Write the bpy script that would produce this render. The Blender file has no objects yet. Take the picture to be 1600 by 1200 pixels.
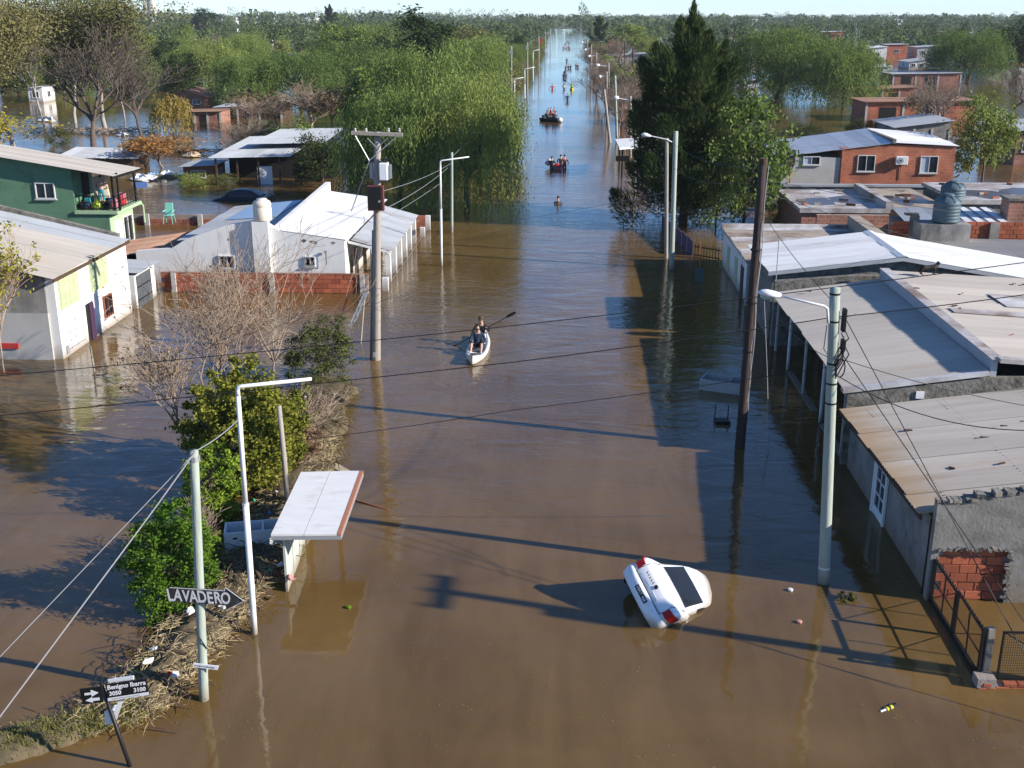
import bpy, bmesh, math, random
import numpy as np
from mathutils import Vector, Matrix, Euler

S = bpy.context.scene
COL = S.collection
R = math.radians

# ------------------------------------------------------------------ camera, sky, sun, exposure
FPX, PITCH, YAW, CAMH = 1762.0, R(18.16), R(2.6245), 12.0
cam = bpy.data.cameras.new('camera'); camo = bpy.data.objects.new('camera', cam); COL.objects.link(camo)
cam.sensor_width = 36; cam.lens = FPX / 1600 * 36; cam.clip_start = .1; cam.clip_end = 30000
camo.location = (0, 0, CAMH); camo.rotation_euler = (math.pi / 2 - PITCH, 0, YAW)
S.camera = camo

SUN_EL, SUN_AZ = R(24), R(-14.5)            # azimuth measured from +x
sd = Vector((math.cos(SUN_EL) * math.cos(SUN_AZ), math.cos(SUN_EL) * math.sin(SUN_AZ), math.sin(SUN_EL)))
W = bpy.data.worlds.new('World'); S.world = W; W.use_nodes = True
nt = W.node_tree; nt.nodes.clear()
sky = nt.nodes.new('ShaderNodeTexSky'); sky.sky_type = 'NISHITA'; sky.sun_disc = False
sky.sun_elevation = SUN_EL; sky.sun_rotation = math.atan2(sd.x, sd.y)
sky.air_density = 0.75; sky.dust_density = 0.0; sky.ozone_density = 6.5; sky.altitude = 20
bg = nt.nodes.new('ShaderNodeBackground'); bg.inputs['Strength'].default_value = 0.12
wo = nt.nodes.new('ShaderNodeOutputWorld')
nt.links.new(sky.outputs[0], bg.inputs[0]); nt.links.new(bg.outputs[0], wo.inputs[0])
sl = bpy.data.lights.new('sun', 'SUN'); sl.energy = 5.0; sl.angle = R(.53); sl.color = (1, .93, .84)
so = bpy.data.objects.new('sun', sl); COL.objects.link(so); so.rotation_euler = sd.to_track_quat('Z', 'Y').to_euler()
so.location = (60, -20, 60)
S.view_settings.view_transform = 'Standard'; S.view_settings.look = 'None'
S.view_settings.exposure = 0.78; S.view_settings.gamma = 1
S.cycles.max_bounces = 6; S.cycles.diffuse_bounces = 2; S.cycles.glossy_bounces = 2
S.cycles.transmission_bounces = 2; S.cycles.volume_bounces = 1; S.cycles.transparent_max_bounces = 6
S.cycles.caustics_reflective = False; S.cycles.caustics_refractive = False

# ------------------------------------------------------------------ surveying: where a sight line meets the ground or a wall
_fw = Vector((-math.sin(YAW) * math.cos(PITCH), math.cos(YAW) * math.cos(PITCH), -math.sin(PITCH)))
_rt = Vector((math.cos(YAW), math.sin(YAW), 0)); _up = _rt.cross(_fw)
_C = Vector((0, 0, CAMH))
def ray(px, py): return _fw + _rt * ((px - 800) / FPX) - _up * ((py - 600) / FPX)
def G(px, py, z=0.0):
    d = ray(px, py); return _C + d * ((z - CAMH) / d.z)
def FX(px, py, c):
    d = ray(px, py); return _C + d * (c / d.x)
def FY(px, py, c):
    d = ray(px, py); return _C + d * (c / d.y)
def rowof(p):
    d = Vector(p) - _C; return 600 - FPX * d.dot(_up) / d.dot(_fw)
def HT(b, ty):
    lo, hi = 0, 60
    for _ in range(40):
        m = (lo + hi) / 2
        if rowof((b.x, b.y, b.z + m)) > ty: lo = m
        else: hi = m
    return m
def ppm(p): return FPX / (Vector(p) - _C).dot(_fw)

# ------------------------------------------------------------------ scene bookkeeping
def tag(o, label=None, cat=None, group=None, kind=None):
    if label: o['label'] = label
    if cat: o['category'] = cat
    if group: o['group'] = group
    if kind: o['kind'] = kind
    return o
def thing(name, label, cat, loc=(0, 0, 0), rz=0, group=None):
    o = bpy.data.objects.new(name, None); COL.objects.link(o)
    o.empty_display_size = .3; o.location = loc; o.rotation_euler = (0, 0, rz)
    return tag(o, label, cat, group)
def copy_tree(o, parent=None):
    c = o.copy(); COL.objects.link(c); c.parent = parent
    for ch in list(o.children): copy_tree(ch, c)
    return c

class MB:
    """collects shapes; build() links them as one mesh object"""
    def __init__(s): s.v = []; s.f = []; s.m = []
    def add(s, vs, fs, mi=0):
        b = len(s.v); s.v += [tuple(v) for v in vs]
        for f in fs: s.f.append(tuple(i + b for i in f)); s.m.append(mi)
        return s
    def box(s, lo, hi, mi=0):
        x0, y0, z0 = lo; x1, y1, z1 = hi
        return s.add([(x0,y0,z0),(x1,y0,z0),(x1,y1,z0),(x0,y1,z0),(x0,y0,z1),(x1,y0,z1),(x1,y1,z1),(x0,y1,z1)],
                     [(0,3,2,1),(4,5,6,7),(0,1,5,4),(1,2,6,5),(2,3,7,6),(3,0,4,7)], mi)
    def obox(s, c, ax, ay, az, mi=0):
        c, ax, ay, az = Vector(c), Vector(ax), Vector(ay), Vector(az)
        vs = [c + ax*i + ay*j + az*k for k in (-1,1) for (i,j) in ((-1,-1),(1,-1),(1,1),(-1,1))]
        return s.add(vs, [(0,3,2,1),(4,5,6,7),(0,1,5,4),(1,2,6,5),(2,3,7,6),(3,0,4,7)], mi)
    def bar(s, a, b, w, h=None, mi=0, up=(0,0,1)):
        a, b = Vector(a), Vector(b); h = h or w; d = b - a
        u = Vector(up)
        if abs(d.normalized().dot(u)) > .98: u = Vector((0, 1, 0))
        sx = d.cross(u).normalized(); sy = sx.cross(d).normalized()
        return s.obox((a + b) / 2, sx * w / 2, d / 2, sy * h / 2, mi)
    def prism(s, poly, off, mi=0):
        n = len(poly); off = Vector(off)
        vs = [Vector(p) for p in poly] + [Vector(p) + off for p in poly]
        fs = [tuple(range(n))[::-1], tuple(range(n, 2*n))] + [(i, (i+1) % n, n + (i+1) % n, n + i) for i in range(n)]
        return s.add(vs, fs, mi)
    def quad(s, a, b, c, d, mi=0): return s.add([a, b, c, d], [(0,1,2,3)], mi)
    def tube(s, pts, r, n=8, mi=0, cap=True):
        pts = [Vector(p) for p in pts]; k = len(pts)
        rs = r if isinstance(r, (list, tuple)) else [r] * k
        vs = []; fs = []
        ref = Vector((0.13, 0.97, .2))
        for i, p in enumerate(pts):
            d = (pts[min(i+1, k-1)] - pts[max(i-1, 0)]).normalized()
            a = d.cross(ref)
            if a.length < .1: a = d.cross(Vector((1, 0, .1)))
            a.normalize(); b = d.cross(a)
            vs += [p + (a * math.cos(t*2*math.pi/n) + b * math.sin(t*2*math.pi/n)) * rs[i] for t in range(n)]
        for i in range(k - 1):
            for t in range(n):
                fs.append((i*n+t, i*n+(t+1) % n, (i+1)*n+(t+1) % n, (i+1)*n+t))
        if cap: fs += [tuple(range(n))[::-1], tuple(range((k-1)*n, k*n))]
        return s.add(vs, fs, mi)
    def lathe(s, prof, c=(0,0,0), n=20, mi=0):
        c = Vector(c); vs = []; fs = []; k = len(prof)
        for (r, z) in prof:
            vs += [c + Vector((r*math.cos(t*2*math.pi/n), r*math.sin(t*2*math.pi/n), z)) for t in range(n)]
        for i in range(k-1):
            for t in range(n): fs.append((i*n+t, i*n+(t+1) % n, (i+1)*n+(t+1) % n, (i+1)*n+t))
        fs += [tuple(range(n))[::-1], tuple(range((k-1)*n, k*n))]
        return s.add(vs, fs, mi)
    def ball(s, c, r, n=8, k=6, mi=0):
        rx, ry, rz = r if isinstance(r, (tuple, list)) else (r, r, r); c = Vector(c)
        vs = [c + Vector((0, 0, -rz))]; fs = []
        for i in range(1, k):
            th = math.pi * i / k
            vs += [c + Vector((rx*math.sin(th)*math.cos(t*2*math.pi/n), ry*math.sin(th)*math.sin(t*2*math.pi/n), -rz*math.cos(th))) for t in range(n)]
        vs.append(c + Vector((0, 0, rz)))
        for t in range(n): fs.append((0, 1+(t+1) % n, 1+t))
        for i in range(k-2):
            for t in range(n): fs.append((1+i*n+t, 1+i*n+(t+1) % n, 1+(i+1)*n+(t+1) % n, 1+(i+1)*n+t))
        e = len(vs)-1; b = 1+(k-2)*n
        for t in range(n): fs.append((b+t, b+(t+1) % n, e))
        return s.add(vs, fs, mi)
    def build(s, name, mat, parent=None, smooth=False, bevel=0):
        me = bpy.data.meshes.new(name); me.from_pydata(s.v, [], s.f)
        mats = mat if isinstance(mat, (list, tuple)) else [mat]
        for m in mats: me.materials.append(M[m] if isinstance(m, str) else m)
        if len(mats) > 1: me.polygons.foreach_set('material_index', s.m)
        if smooth: me.polygons.foreach_set('use_smooth', [True] * len(me.polygons))
        me.update()
        if bevel:
            bm = bmesh.new(); bm.from_mesh(me)
            bmesh.ops.bevel(bm, geom=list(bm.edges), offset=bevel, segments=1, affect='EDGES', profile=.5)
            bm.to_mesh(me); bm.free()
        return link(name, me, parent)
def link(name, me, parent=None):
    o = bpy.data.objects.new(name, me); COL.objects.link(o)
    if parent is not None:
        o.parent = parent
        if parent.parent is None and parent.type == 'EMPTY' and parent.location.length > 0:
            o.matrix_parent_inverse = Matrix.Translation(-Vector(parent.location))
    return o
def npmesh(name, V, Fq, mat, smooth=False):
    me = bpy.data.meshes.new(name); V = np.asarray(V, np.float32); Fq = np.asarray(Fq, np.int32)
    n = len(Fq); k = Fq.shape[1]
    me.vertices.add(len(V)); me.vertices.foreach_set('co', V.ravel())
    me.loops.add(n*k); me.loops.foreach_set('vertex_index', Fq.ravel())
    me.polygons.add(n); me.polygons.foreach_set('loop_start', np.arange(n, dtype=np.int32)*k)
    if smooth: me.polygons.foreach_set('use_smooth', np.ones(n, bool))
    me.materials.append(M[mat] if isinstance(mat, str) else mat)
    me.update(calc_edges=True); me.validate(); return me

# ------------------------------------------------------------------ materials
M = {}
def _n(nt, t, **k):
    n = nt.nodes.new(t)
    for a, b in k.items():
        if a.startswith('i_'): n.inputs[a[2:].replace('_', ' ')].default_value = b
        else: setattr(n, a, b)
    return n
def c4(c): return (c[0], c[1], c[2], 1)
def mat(name, col, rough=.8, col2=None, scale=3.0, amt=.5, bump=0, bscale=30, metal=0, stretch=(1,1,1),
        edge=None, rnd=0.0, dirt=None, dscale=.8, damt=.5, spec=.3, wet=0):
    """procedural surface: base colour broken up by noise (world space), random per object, patches of dirt, bump"""
    m = bpy.data.materials.new(name); m.use_nodes = True; t = m.node_tree; L = t.links
    b = t.nodes['Principled BSDF']; b.inputs['Roughness'].default_value = rough; b.inputs['Metallic'].default_value = metal
    b.inputs['Specular IOR Level'].default_value = spec
    geo = _n(t, 'ShaderNodeNewGeometry'); mp = _n(t, 'ShaderNodeMapping'); mp.inputs['Scale'].default_value = stretch
    L.new(geo.outputs['Position'], mp.inputs[0])
    nz = _n(t, 'ShaderNodeTexNoise'); nz.inputs['Scale'].default_value = scale; nz.inputs['Detail'].default_value = 6; nz.inputs['Roughness'].default_value = .65
    L.new(mp.outputs[0], nz.inputs['Vector'])
    rp = _n(t, 'ShaderNodeValToRGB'); rp.color_ramp.elements[0].position = .5 - .25; rp.color_ramp.elements[1].position = .5 + .25
    c2 = col2 or tuple(x * (1 - amt) for x in col)
    rp.color_ramp.elements[0].color = c4(c2); rp.color_ramp.elements[1].color = c4(col)
    L.new(nz.outputs[0], rp.inputs[0]); out = rp.outputs[0]
    if dirt:
        dz = _n(t, 'ShaderNodeTexNoise'); dz.inputs['Scale'].default_value = dscale; dz.inputs['Detail'].default_value = 8; dz.inputs['Roughness'].default_value = .7
        L.new(mp.outputs[0], dz.inputs['Vector'])
        dr = _n(t, 'ShaderNodeValToRGB'); dr.color_ramp.elements[0].position = .62 - damt*.25; dr.color_ramp.elements[1].position = .62 + .12 - damt*.1
        L.new(dz.outputs[0], dr.inputs[0])
        mx = _n(t, 'ShaderNodeMix', data_type='RGBA'); L.new(dr.outputs[0], mx.inputs['Factor'])
        L.new(out, mx.inputs['A']); mx.inputs['B'].default_value = c4(dirt); out = mx.outputs['Result']
    if wet:   # flood mud line: dried silt on everything just above the water
        sp = _n(t, 'ShaderNodeSeparateXYZ'); L.new(geo.outputs['Position'], sp.inputs[0])
        ad = _n(t, 'ShaderNodeMath', operation='MULTIPLY_ADD'); L.new(nz.outputs[0], ad.inputs[0]); ad.inputs[1].default_value = -.25; L.new(sp.outputs['Z'], ad.inputs[2])
        mr = _n(t, 'ShaderNodeMapRange'); L.new(ad.outputs[0], mr.inputs['Value'])
        mr.inputs['From Min'].default_value = -.1; mr.inputs['From Max'].default_value = wet; mr.inputs['To Min'].default_value = .75; mr.inputs['To Max'].default_value = 0
        mx = _n(t, 'ShaderNodeMix', data_type='RGBA'); L.new(mr.outputs[0], mx.inputs['Factor'])
        L.new(out, mx.inputs['A']); mx.inputs['B'].default_value = (.20, .15, .10, 1); out = mx.outputs['Result']
    if edge:  # rust and silt washed down to the low edge: (x from, x to, colour)
        sp = _n(t, 'ShaderNodeSeparateXYZ'); L.new(geo.outputs['Position'], sp.inputs[0])
        ad = _n(t, 'ShaderNodeMath', operation='MULTIPLY_ADD'); L.new(nz.outputs[0], ad.inputs[0]); ad.inputs[1].default_value = 2.6; L.new(sp.outputs['X'], ad.inputs[2])
        mr = _n(t, 'ShaderNodeMapRange'); L.new(ad.outputs[0], mr.inputs['Value'])
        mr.inputs['From Min'].default_value = edge[0]; mr.inputs['From Max'].default_value = edge[1]; mr.inputs['To Min'].default_value = .8; mr.inputs['To Max'].default_value = 0
        mx = _n(t, 'ShaderNodeMix', data_type='RGBA'); L.new(mr.outputs[0], mx.inputs['Factor']); L.new(out, mx.inputs['A']); mx.inputs['B'].default_value = c4(edge[2]); out = mx.outputs['Result']
    if rnd:
        oi = _n(t, 'ShaderNodeObjectInfo'); hs = _n(t, 'ShaderNodeHueSaturation')
        mr = _n(t, 'ShaderNodeMapRange'); L.new(oi.outputs['Random'], mr.inputs['Value'])
        mr.inputs['To Min'].default_value = 1 - rnd; mr.inputs['To Max'].default_value = 1 + rnd
        L.new(mr.outputs[0], hs.inputs['Value']); L.new(out, hs.inputs['Color']); out = hs.outputs[0]
    L.new(out, b.inputs['Base Color'])
    if bump:
        bz = _n(t, 'ShaderNodeTexNoise'); bz.inputs['Scale'].default_value = bscale; bz.inputs['Detail'].default_value = 5
        L.new(mp.outputs[0], bz.inputs['Vector'])
        bp = _n(t, 'ShaderNodeBump'); bp.inputs['Strength'].default_value = bump; bp.inputs['Distance'].default_value = .03
        L.new(bz.outputs[0], bp.inputs['Height']); L.new(bp.outputs[0], b.inputs['Normal'])
    M[name] = m; return m
def leafmat(name, c1, c2, c3=None, trans=.28, rnd=.25, nscale=.7, iw=.55):
    """leaves: each leaf takes its own shade between the colours; light passes through them"""
    m = bpy.data.materials.new(name); m.use_nodes = True; t = m.node_tree; L = t.links
    t.nodes.remove(t.nodes['Principled BSDF'])
    geo = _n(t, 'ShaderNodeNewGeometry'); rp = _n(t, 'ShaderNodeValToRGB')
    rp.color_ramp.elements[0].color = c4(c1); rp.color_ramp.elements[1].color = c4(c2)
    if c3:
        rp.color_ramp.elements[1].position = .8; e = rp.color_ramp.elements.new(.95); e.color = c4(c3)
    oi = _n(t, 'ShaderNodeObjectInfo')
    tc = _n(t, 'ShaderNodeTexCoord'); nz = _n(t, 'ShaderNodeTexNoise'); nz.inputs['Scale'].default_value = nscale; nz.inputs['Detail'].default_value = 3
    L.new(tc.outputs['Object'], nz.inputs['Vector'])
    ad = _n(t, 'ShaderNodeMath', operation='MULTIPLY_ADD'); L.new(geo.outputs['Random Per Island'], ad.inputs[0]); ad.inputs[1].default_value = iw
    sb = _n(t, 'ShaderNodeMath', operation='MULTIPLY_ADD'); L.new(nz.outputs[0], sb.inputs[0]); sb.inputs[1].default_value = .9 + (.55-iw)*2.6; sb.inputs[2].default_value = -.22 - (.55-iw)*.9
    L.new(sb.outputs[0], ad.inputs[2]); L.new(ad.outputs[0], rp.inputs[0])
    hs = _n(t, 'ShaderNodeHueSaturation'); mr = _n(t, 'ShaderNodeMapRange'); L.new(oi.outputs['Random'], mr.inputs['Value'])
    mr.inputs['To Min'].default_value = 1 - rnd; mr.inputs['To Max'].default_value = 1 + rnd
    mr2 = _n(t, 'ShaderNodeMapRange'); L.new(oi.outputs['Random'], mr2.inputs['Value']); mr2.inputs['To Min'].default_value = .515; mr2.inputs['To Max'].default_value = .475
    L.new(mr2.outputs[0], hs.inputs['Hue'])
    L.new(mr.outputs[0], hs.inputs['Value']); L.new(rp.outputs[0], hs.inputs['Color'])
    df = _n(t, 'ShaderNodeBsdfDiffuse'); tr = _n(t, 'ShaderNodeBsdfTranslucent'); mx = _n(t, 'ShaderNodeMixShader'); mx.inputs[0].default_value = trans
    L.new(hs.outputs[0], df.inputs[0]); L.new(hs.outputs[0], tr.inputs[0]); L.new(df.outputs[0], mx.inputs[1]); L.new(tr.outputs[0], mx.inputs[2])
    L.new(mx.outputs[0], t.nodes['Material Output'].inputs[0]); M[name] = m; return m

def water_mat():
    m = bpy.data.materials.new('flood_water'); m.use_nodes = True; t = m.node_tree; L = t.links
    b = t.nodes['Principled BSDF']; b.inputs['IOR'].default_value = 1.45; b.inputs['Roughness'].default_value = .035
    b.inputs['Specular IOR Level'].default_value = .5
    geo = _n(t, 'ShaderNodeNewGeometry')
    # silt: slow swirls of browner and greener water
    nz = _n(t, 'ShaderNodeTexNoise'); nz.inputs['Scale'].default_value = .16; nz.inputs['Detail'].default_value = 5; nz.inputs['Distortion'].default_value = .8
    L.new(geo.outputs['Position'], nz.inputs['Vector'])
    rp = _n(t, 'ShaderNodeValToRGB'); rp.color_ramp.elements[0].position = .35; rp.color_ramp.elements[1].position = .65
    rp.color_ramp.elements[0].color = (.104, .060, .018, 1); rp.color_ramp.elements[1].color = (.154, .093, .033, 1)
    mp0 = _n(t, 'ShaderNodeMapping'); mp0.inputs['Scale'].default_value = (1, .16, 1); mp0.inputs['Rotation'].default_value = (0, 0, R(10)); L.new(geo.outputs['Position'], mp0.inputs[0])
    sn = _n(t, 'ShaderNodeTexNoise'); sn.inputs['Scale'].default_value = 1.1; sn.inputs['Detail'].default_value = 6; sn.inputs['Roughness'].default_value = .7; sn.inputs['Distortion'].default_value = 1.2; L.new(mp0.outputs[0], sn.inputs['Vector'])
    sm = _n(t, 'ShaderNodeMath', operation='MULTIPLY_ADD'); L.new(sn.outputs[0], sm.inputs[0]); sm.inputs[1].default_value = .55; sm.inputs[2].default_value = -.275
    sa = _n(t, 'ShaderNodeMath', operation='ADD'); L.new(nz.outputs[0], sa.inputs[0]); L.new(sm.outputs[0], sa.inputs[1])
    L.new(sa.outputs[0], rp.inputs[0]); L.new(rp.outputs[0], b.inputs['Base Color'])
    # ripples: long low swell, wind ripples broken into patches, fine chop
    def wave(scale, st, detail, dist):
        mp = _n(t, 'ShaderNodeMapping'); mp.inputs['Scale'].default_value = st; mp.inputs['Rotation'].default_value = (0, 0, R(-12))
        L.new(geo.outputs['Position'], mp.inputs[0])
        w = _n(t, 'ShaderNodeTexNoise'); w.inputs['Scale'].default_value = scale; w.inputs['Detail'].default_value = detail; w.inputs['Distortion'].default_value = dist
        L.new(mp.outputs[0], w.inputs['Vector']); return w.outputs[0]
    w1 = wave(.9, (.55, 1.2, 1), 1.5, .6); w2 = wave(5.5, (.5, 1.15, 1), 2.5, .8); patch = wave(.07, (1, .6, 1), 3, .5)
    pr = _n(t, 'ShaderNodeMapRange'); L.new(patch, pr.inputs['Value']); pr.inputs['From Min'].default_value = .38; pr.inputs['From Max'].default_value = .62
    # open water further up the street is more wind-ruffled than the sheltered corner in front
    sp = _n(t, 'ShaderNodeSeparateXYZ'); L.new(geo.outputs['Position'], sp.inputs[0])
    yr = _n(t, 'ShaderNodeMapRange'); L.new(sp.outputs['Y'], yr.inputs['Value']); yr.inputs['From Min'].default_value = 20; yr.inputs['From Max'].default_value = 48
    yr.inputs['To Min'].default_value = .16; yr.inputs['To Max'].default_value = 1.0
    am = _n(t, 'ShaderNodeMath', operation='MULTIPLY_ADD'); L.new(pr.outputs[0], am.inputs[0]); am.inputs[1].default_value = .65; am.inputs[2].default_value = .35
    am2 = _n(t, 'ShaderNodeMath', operation='MULTIPLY'); L.new(am.outputs[0], am2.inputs[0]); L.new(yr.outputs[0], am2.inputs[1])
    fr = _n(t, 'ShaderNodeMapRange'); L.new(sp.outputs['Y'], fr.inputs['Value']); fr.inputs['From Min'].default_value = 36; fr.inputs['From Max'].default_value = 150; fr.inputs['To Min'].default_value = 1; fr.inputs['To Max'].default_value = .3
    am3 = _n(t, 'ShaderNodeMath', operation='MULTIPLY'); L.new(am2.outputs[0], am3.inputs[0]); L.new(fr.outputs[0], am3.inputs[1])
    b2 = _n(t, 'ShaderNodeBump'); b2.inputs['Distance'].default_value = .0; L.new(w2, b2.inputs['Height'])
    b2.inputs['Distance'].default_value = .028; L.new(am3.outputs[0], b2.inputs['Strength'])
    b1 = _n(t, 'ShaderNodeBump'); b1.inputs['Distance'].default_value = .06; L.new(w1, b1.inputs['Height']); L.new(b2.outputs[0], b1.inputs['Normal'])
    st = _n(t, 'ShaderNodeMath', operation='MULTIPLY_ADD'); L.new(yr.outputs[0], st.inputs[0]); st.inputs[1].default_value = .45; st.inputs[2].default_value = .25
    st2 = _n(t, 'ShaderNodeMath', operation='MULTIPLY'); L.new(st.outputs[0], st2.inputs[0]); L.new(fr.outputs[0], st2.inputs[1]); L.new(st2.outputs[0], b1.inputs['Strength'])
    L.new(b1.outputs[0], b.inputs['Normal']); M['water'] = m
water_mat()
GREY = (.35, .34, .32)
mat('ground', (.09, .085, .04), .95, (.05, .065, .025), scale=.05, bump=.3, bscale=2)
mat('bank', (.16, .12, .07), .95, (.06, .05, .025), scale=2.5, bump=.8, bscale=12)
mat('white_wall', (.76, .75, .72), .85, amt=.14, scale=2, bump=.2, bscale=20, stretch=(1, 1, .5), dirt=(.46, .42, .36), dscale=.9, damt=.28, wet=.5)
mat('white_trim', (.8, .8, .78), .6, amt=.1, scale=4)
mat('cement', (.33, .31, .28), .9, (.16, .15, .13), scale=1.6, bump=.35, bscale=14, dirt=(.09, .085, .075), dscale=.9, damt=.45, wet=.5)
mat('stained_wall', (.42, .40, .37), .9, (.2, .19, .18), scale=1.4, bump=.2, stretch=(1, 1, .45), dirt=(.10, .10, .095), dscale=.8, damt=.75, wet=.4)
mat('rough_cement', (.30, .28, .24), .95, (.10, .09, .075), scale=5, bump=.9, bscale=9, dirt=(.07, .06, .04), dscale=2.2, damt=.5)
mat('concrete_post', (.5, .49, .46), .9, amt=.3, scale=5, bump=.2)
mat('grey_plaster', (.47, .46, .44), .9, (.36, .35, .33), scale=1.2, bump=.12, dirt=(.28, .27, .26), dscale=.6, damt=.35)
mat('green_paint', (.125, .24, .145), .8, (.09, .19, .11), scale=1.3, bump=.2, bscale=12, dirt=(.07, .13, .085), dscale=.8, damt=.4)
mat('light_green', (.36, .50, .30), .8, amt=.15, scale=2, bump=.1, wet=.4)
mat('brick', (.40, .115, .055), .9, (.30, .085, .045), scale=9, bump=.4, bscale=35, rnd=.28)
mat('brick_old', (.34, .12, .075), .9, (.22, .09, .06), scale=9, bump=.4, bscale=35, rnd=.28)
mat('mortar', (.34, .29, .25), .95, (.24, .19, .16), scale=6, bump=.5, bscale=25)
mat('roof_beige', (.50, .455, .40), .75, (.37, .335, .29), scale=.9, stretch=(.3, 2.6, 1), rnd=.09, dirt=(.40, .32, .23), dscale=.45, damt=.22, metal=.0, spec=.35)
mat('roof_beige_rust', (.50, .455, .395), .75, (.37, .335, .29), scale=1.0, stretch=(.3, 2.8, 1), rnd=.10, dirt=(.34, .25, .17), dscale=.5, damt=.3, edge=(8.9, 10.0, (.36, .235, .12)))
mat('roof_rusty', (.33, .24, .17), .85, (.26, .13, .08), scale=1.0, stretch=(.5, 2, 1), rnd=.2, dirt=(.20, .075, .045), dscale=.8, damt=.6)
mat('roof_white', (.72, .72, .71), .55, (.58, .58, .57), scale=.9, stretch=(.4, 2, 1), rnd=.09, spec=.4, dirt=(.45, .42, .38), dscale=.8, damt=.2)
mat('roof_grey', (.42, .44, .46), .6, (.33, .345, .36), scale=1.0, stretch=(.5, 1.5, 1), rnd=.12, dirt=(.24, .2, .17), dscale=.6, damt=.25)
mat('membrane_white', (.66, .65, .64), .6, (.44, .43, .42), scale=1.5, dirt=(.22, .15, .11), dscale=.55, damt=.95)
mat('membrane_tan', (.42, .36, .29), .8, (.30, .24, .18), scale=1.2, dirt=(.15, .10, .07), dscale=.7, damt=.6)
mat('puddle', (.10, .065, .045), .3, (.06, .04, .03), scale=1.5, spec=.5)
mat('roof_tile', (.52, .25, .15), .85, (.40, .18, .10), scale=3, rnd=.1)
mat('tarp_blue', (.30, .44, .62), .5, amt=.3, scale=3)
mat('rust_edge', (.34, .15, .09), .8, amt=.35, scale=9)
mat('dark_metal', (.02, .02, .02), .5, amt=.4, scale=8, metal=.3)
mat('black', (.012, .012, .013), .6, amt=.2)
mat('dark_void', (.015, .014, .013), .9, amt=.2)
mat('white_metal', (.74, .75, .75), .5, amt=.14, scale=6, spec=.4, dirt=(.42, .38, .33), dscale=3.5, damt=.2, wet=.3)
mat('galv', (.42, .44, .46), .45, amt=.2, scale=9, metal=.4)
mat('glass_dark', (.02, .024, .03), .08, amt=.3, scale=2, spec=.6)
mat('window_frame', (.6, .6, .58), .5, amt=.1)
mat('curtain', (.50, .55, .62), .8, amt=.4, scale=8, stretch=(6, 6, .4))
mat('shutter', (.46, .52, .30), .75, (.38, .44, .25), scale=2, stretch=(.6, .6, 5), rnd=.08)
mat('door_grey', (.09, .10, .11), .6, (.06, .066, .075), scale=2, dirt=(.22, .22, .22), dscale=2.5, damt=.1)
mat('pole_green', (.38, .42, .36), .9, (.26, .30, .25), scale=6, stretch=(3, 3, .25), bump=.35, bscale=20, wet=.25)
mat('pole_brown', (.075, .050, .042), .9, (.035, .024, .02), scale=7, stretch=(3, 3, .2), bump=.5, bscale=18)
mat('pole_grey', (.38, .34, .29), .9, (.24, .21, .18), scale=7, stretch=(3, 3, .2), bump=.4, bscale=18)
mat('wood_light', (.48, .40, .28), .85, amt=.3, scale=6, stretch=(3, .6, 3))
mat('wood_dark', (.09, .055, .035), .9, amt=.4, scale=7)
mat('wood_red', (.28, .10, .06), .85, amt=.35, scale=6)
mat('board_white', (.72, .71, .69), .7, (.62, .61, .59), scale=2.2, stretch=(1, 3, 1), dirt=(.5, .48, .44), dscale=1.2, damt=.25)
mat('board_edge', (.40, .17, .10), .8, amt=.2, scale=7)
mat('slab_green', (.50, .54, .48), .85, (.36, .39, .34), scale=3, stretch=(1, 1, .4), wet=.3)
mat('enamel', (.74, .77, .80), .35, amt=.06, scale=4, spec=.5)
mat('tank_blue', (.085, .13, .155), .55, (.065, .10, .12), scale=2, rnd=.05)
mat('tank_cream', (.66, .60, .50), .6, amt=.15, scale=2)
mat('paint_car', (.80, .81, .82), .22, amt=.05, scale=3, spec=.5, wet=.16, dirt=(.55, .52, .47), dscale=1.6, damt=.1)
mat('red_lens', (.50, .012, .012), .12, (.28, .006, .006), scale=25, spec=.6)
mat('sign_black', (.012, .012, .013), .45, amt=.2, scale=6)
mat('chalk_board', (.035, .036, .038), .85, (.02, .02, .022), scale=7, dirt=(.085, .085, .085), dscale=4, damt=.3)
mat('sign_white', (.8, .8, .8), .5, amt=.08, scale=12)
mat('chalk', (.62, .62, .63), .9, (.45, .45, .46), scale=30)
mat('wire', (.018, .018, .02), .6, amt=.2)
mat('wire_light', (.30, .30, .31), .5, amt=.2)
mat('straw', (.58, .46, .26), .9, (.36, .27, .14), scale=12)
mat('trash_white', (.72, .72, .72), .7, amt=.2, scale=10)
mat('trash_red', (.5, .05, .04), .6, amt=.2)
mat('trash_green', (.06, .40, .22), .6, amt=.2)
mat('trash_blue', (.10, .22, .50), .6, amt=.2)
mat('trash_pink', (.55, .25, .22), .7, amt=.2)
mat('yellow', (.55, .48, .03), .6, amt=.2)
mat('bark', (.14, .11, .085), .95, (.07, .055, .045), scale=6, stretch=(2, 2, .4), bump=.5, bscale=12)
mat('bark_pale', (.44, .40, .36), .9, (.22, .19, .17), scale=4, stretch=(2, 2, .5), bump=.3, bscale=12)
mat('twig', (.25, .195, .155), .95, (.17, .12, .09), scale=5, rnd=.15)
mat('twig_pale', (.38, .29, .21), .95, (.26, .19, .135), scale=5, rnd=.15)
mat('kayak', (.70, .70, .66), .4, (.6, .6, .57), scale=3)
mat('kayak_seat', (.10, .12, .13), .7, amt=.3)
mat('skin', (.50, .31, .23), .55, amt=.1)
mat('hair', (.022, .015, .011), .7, amt=.3)
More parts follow.
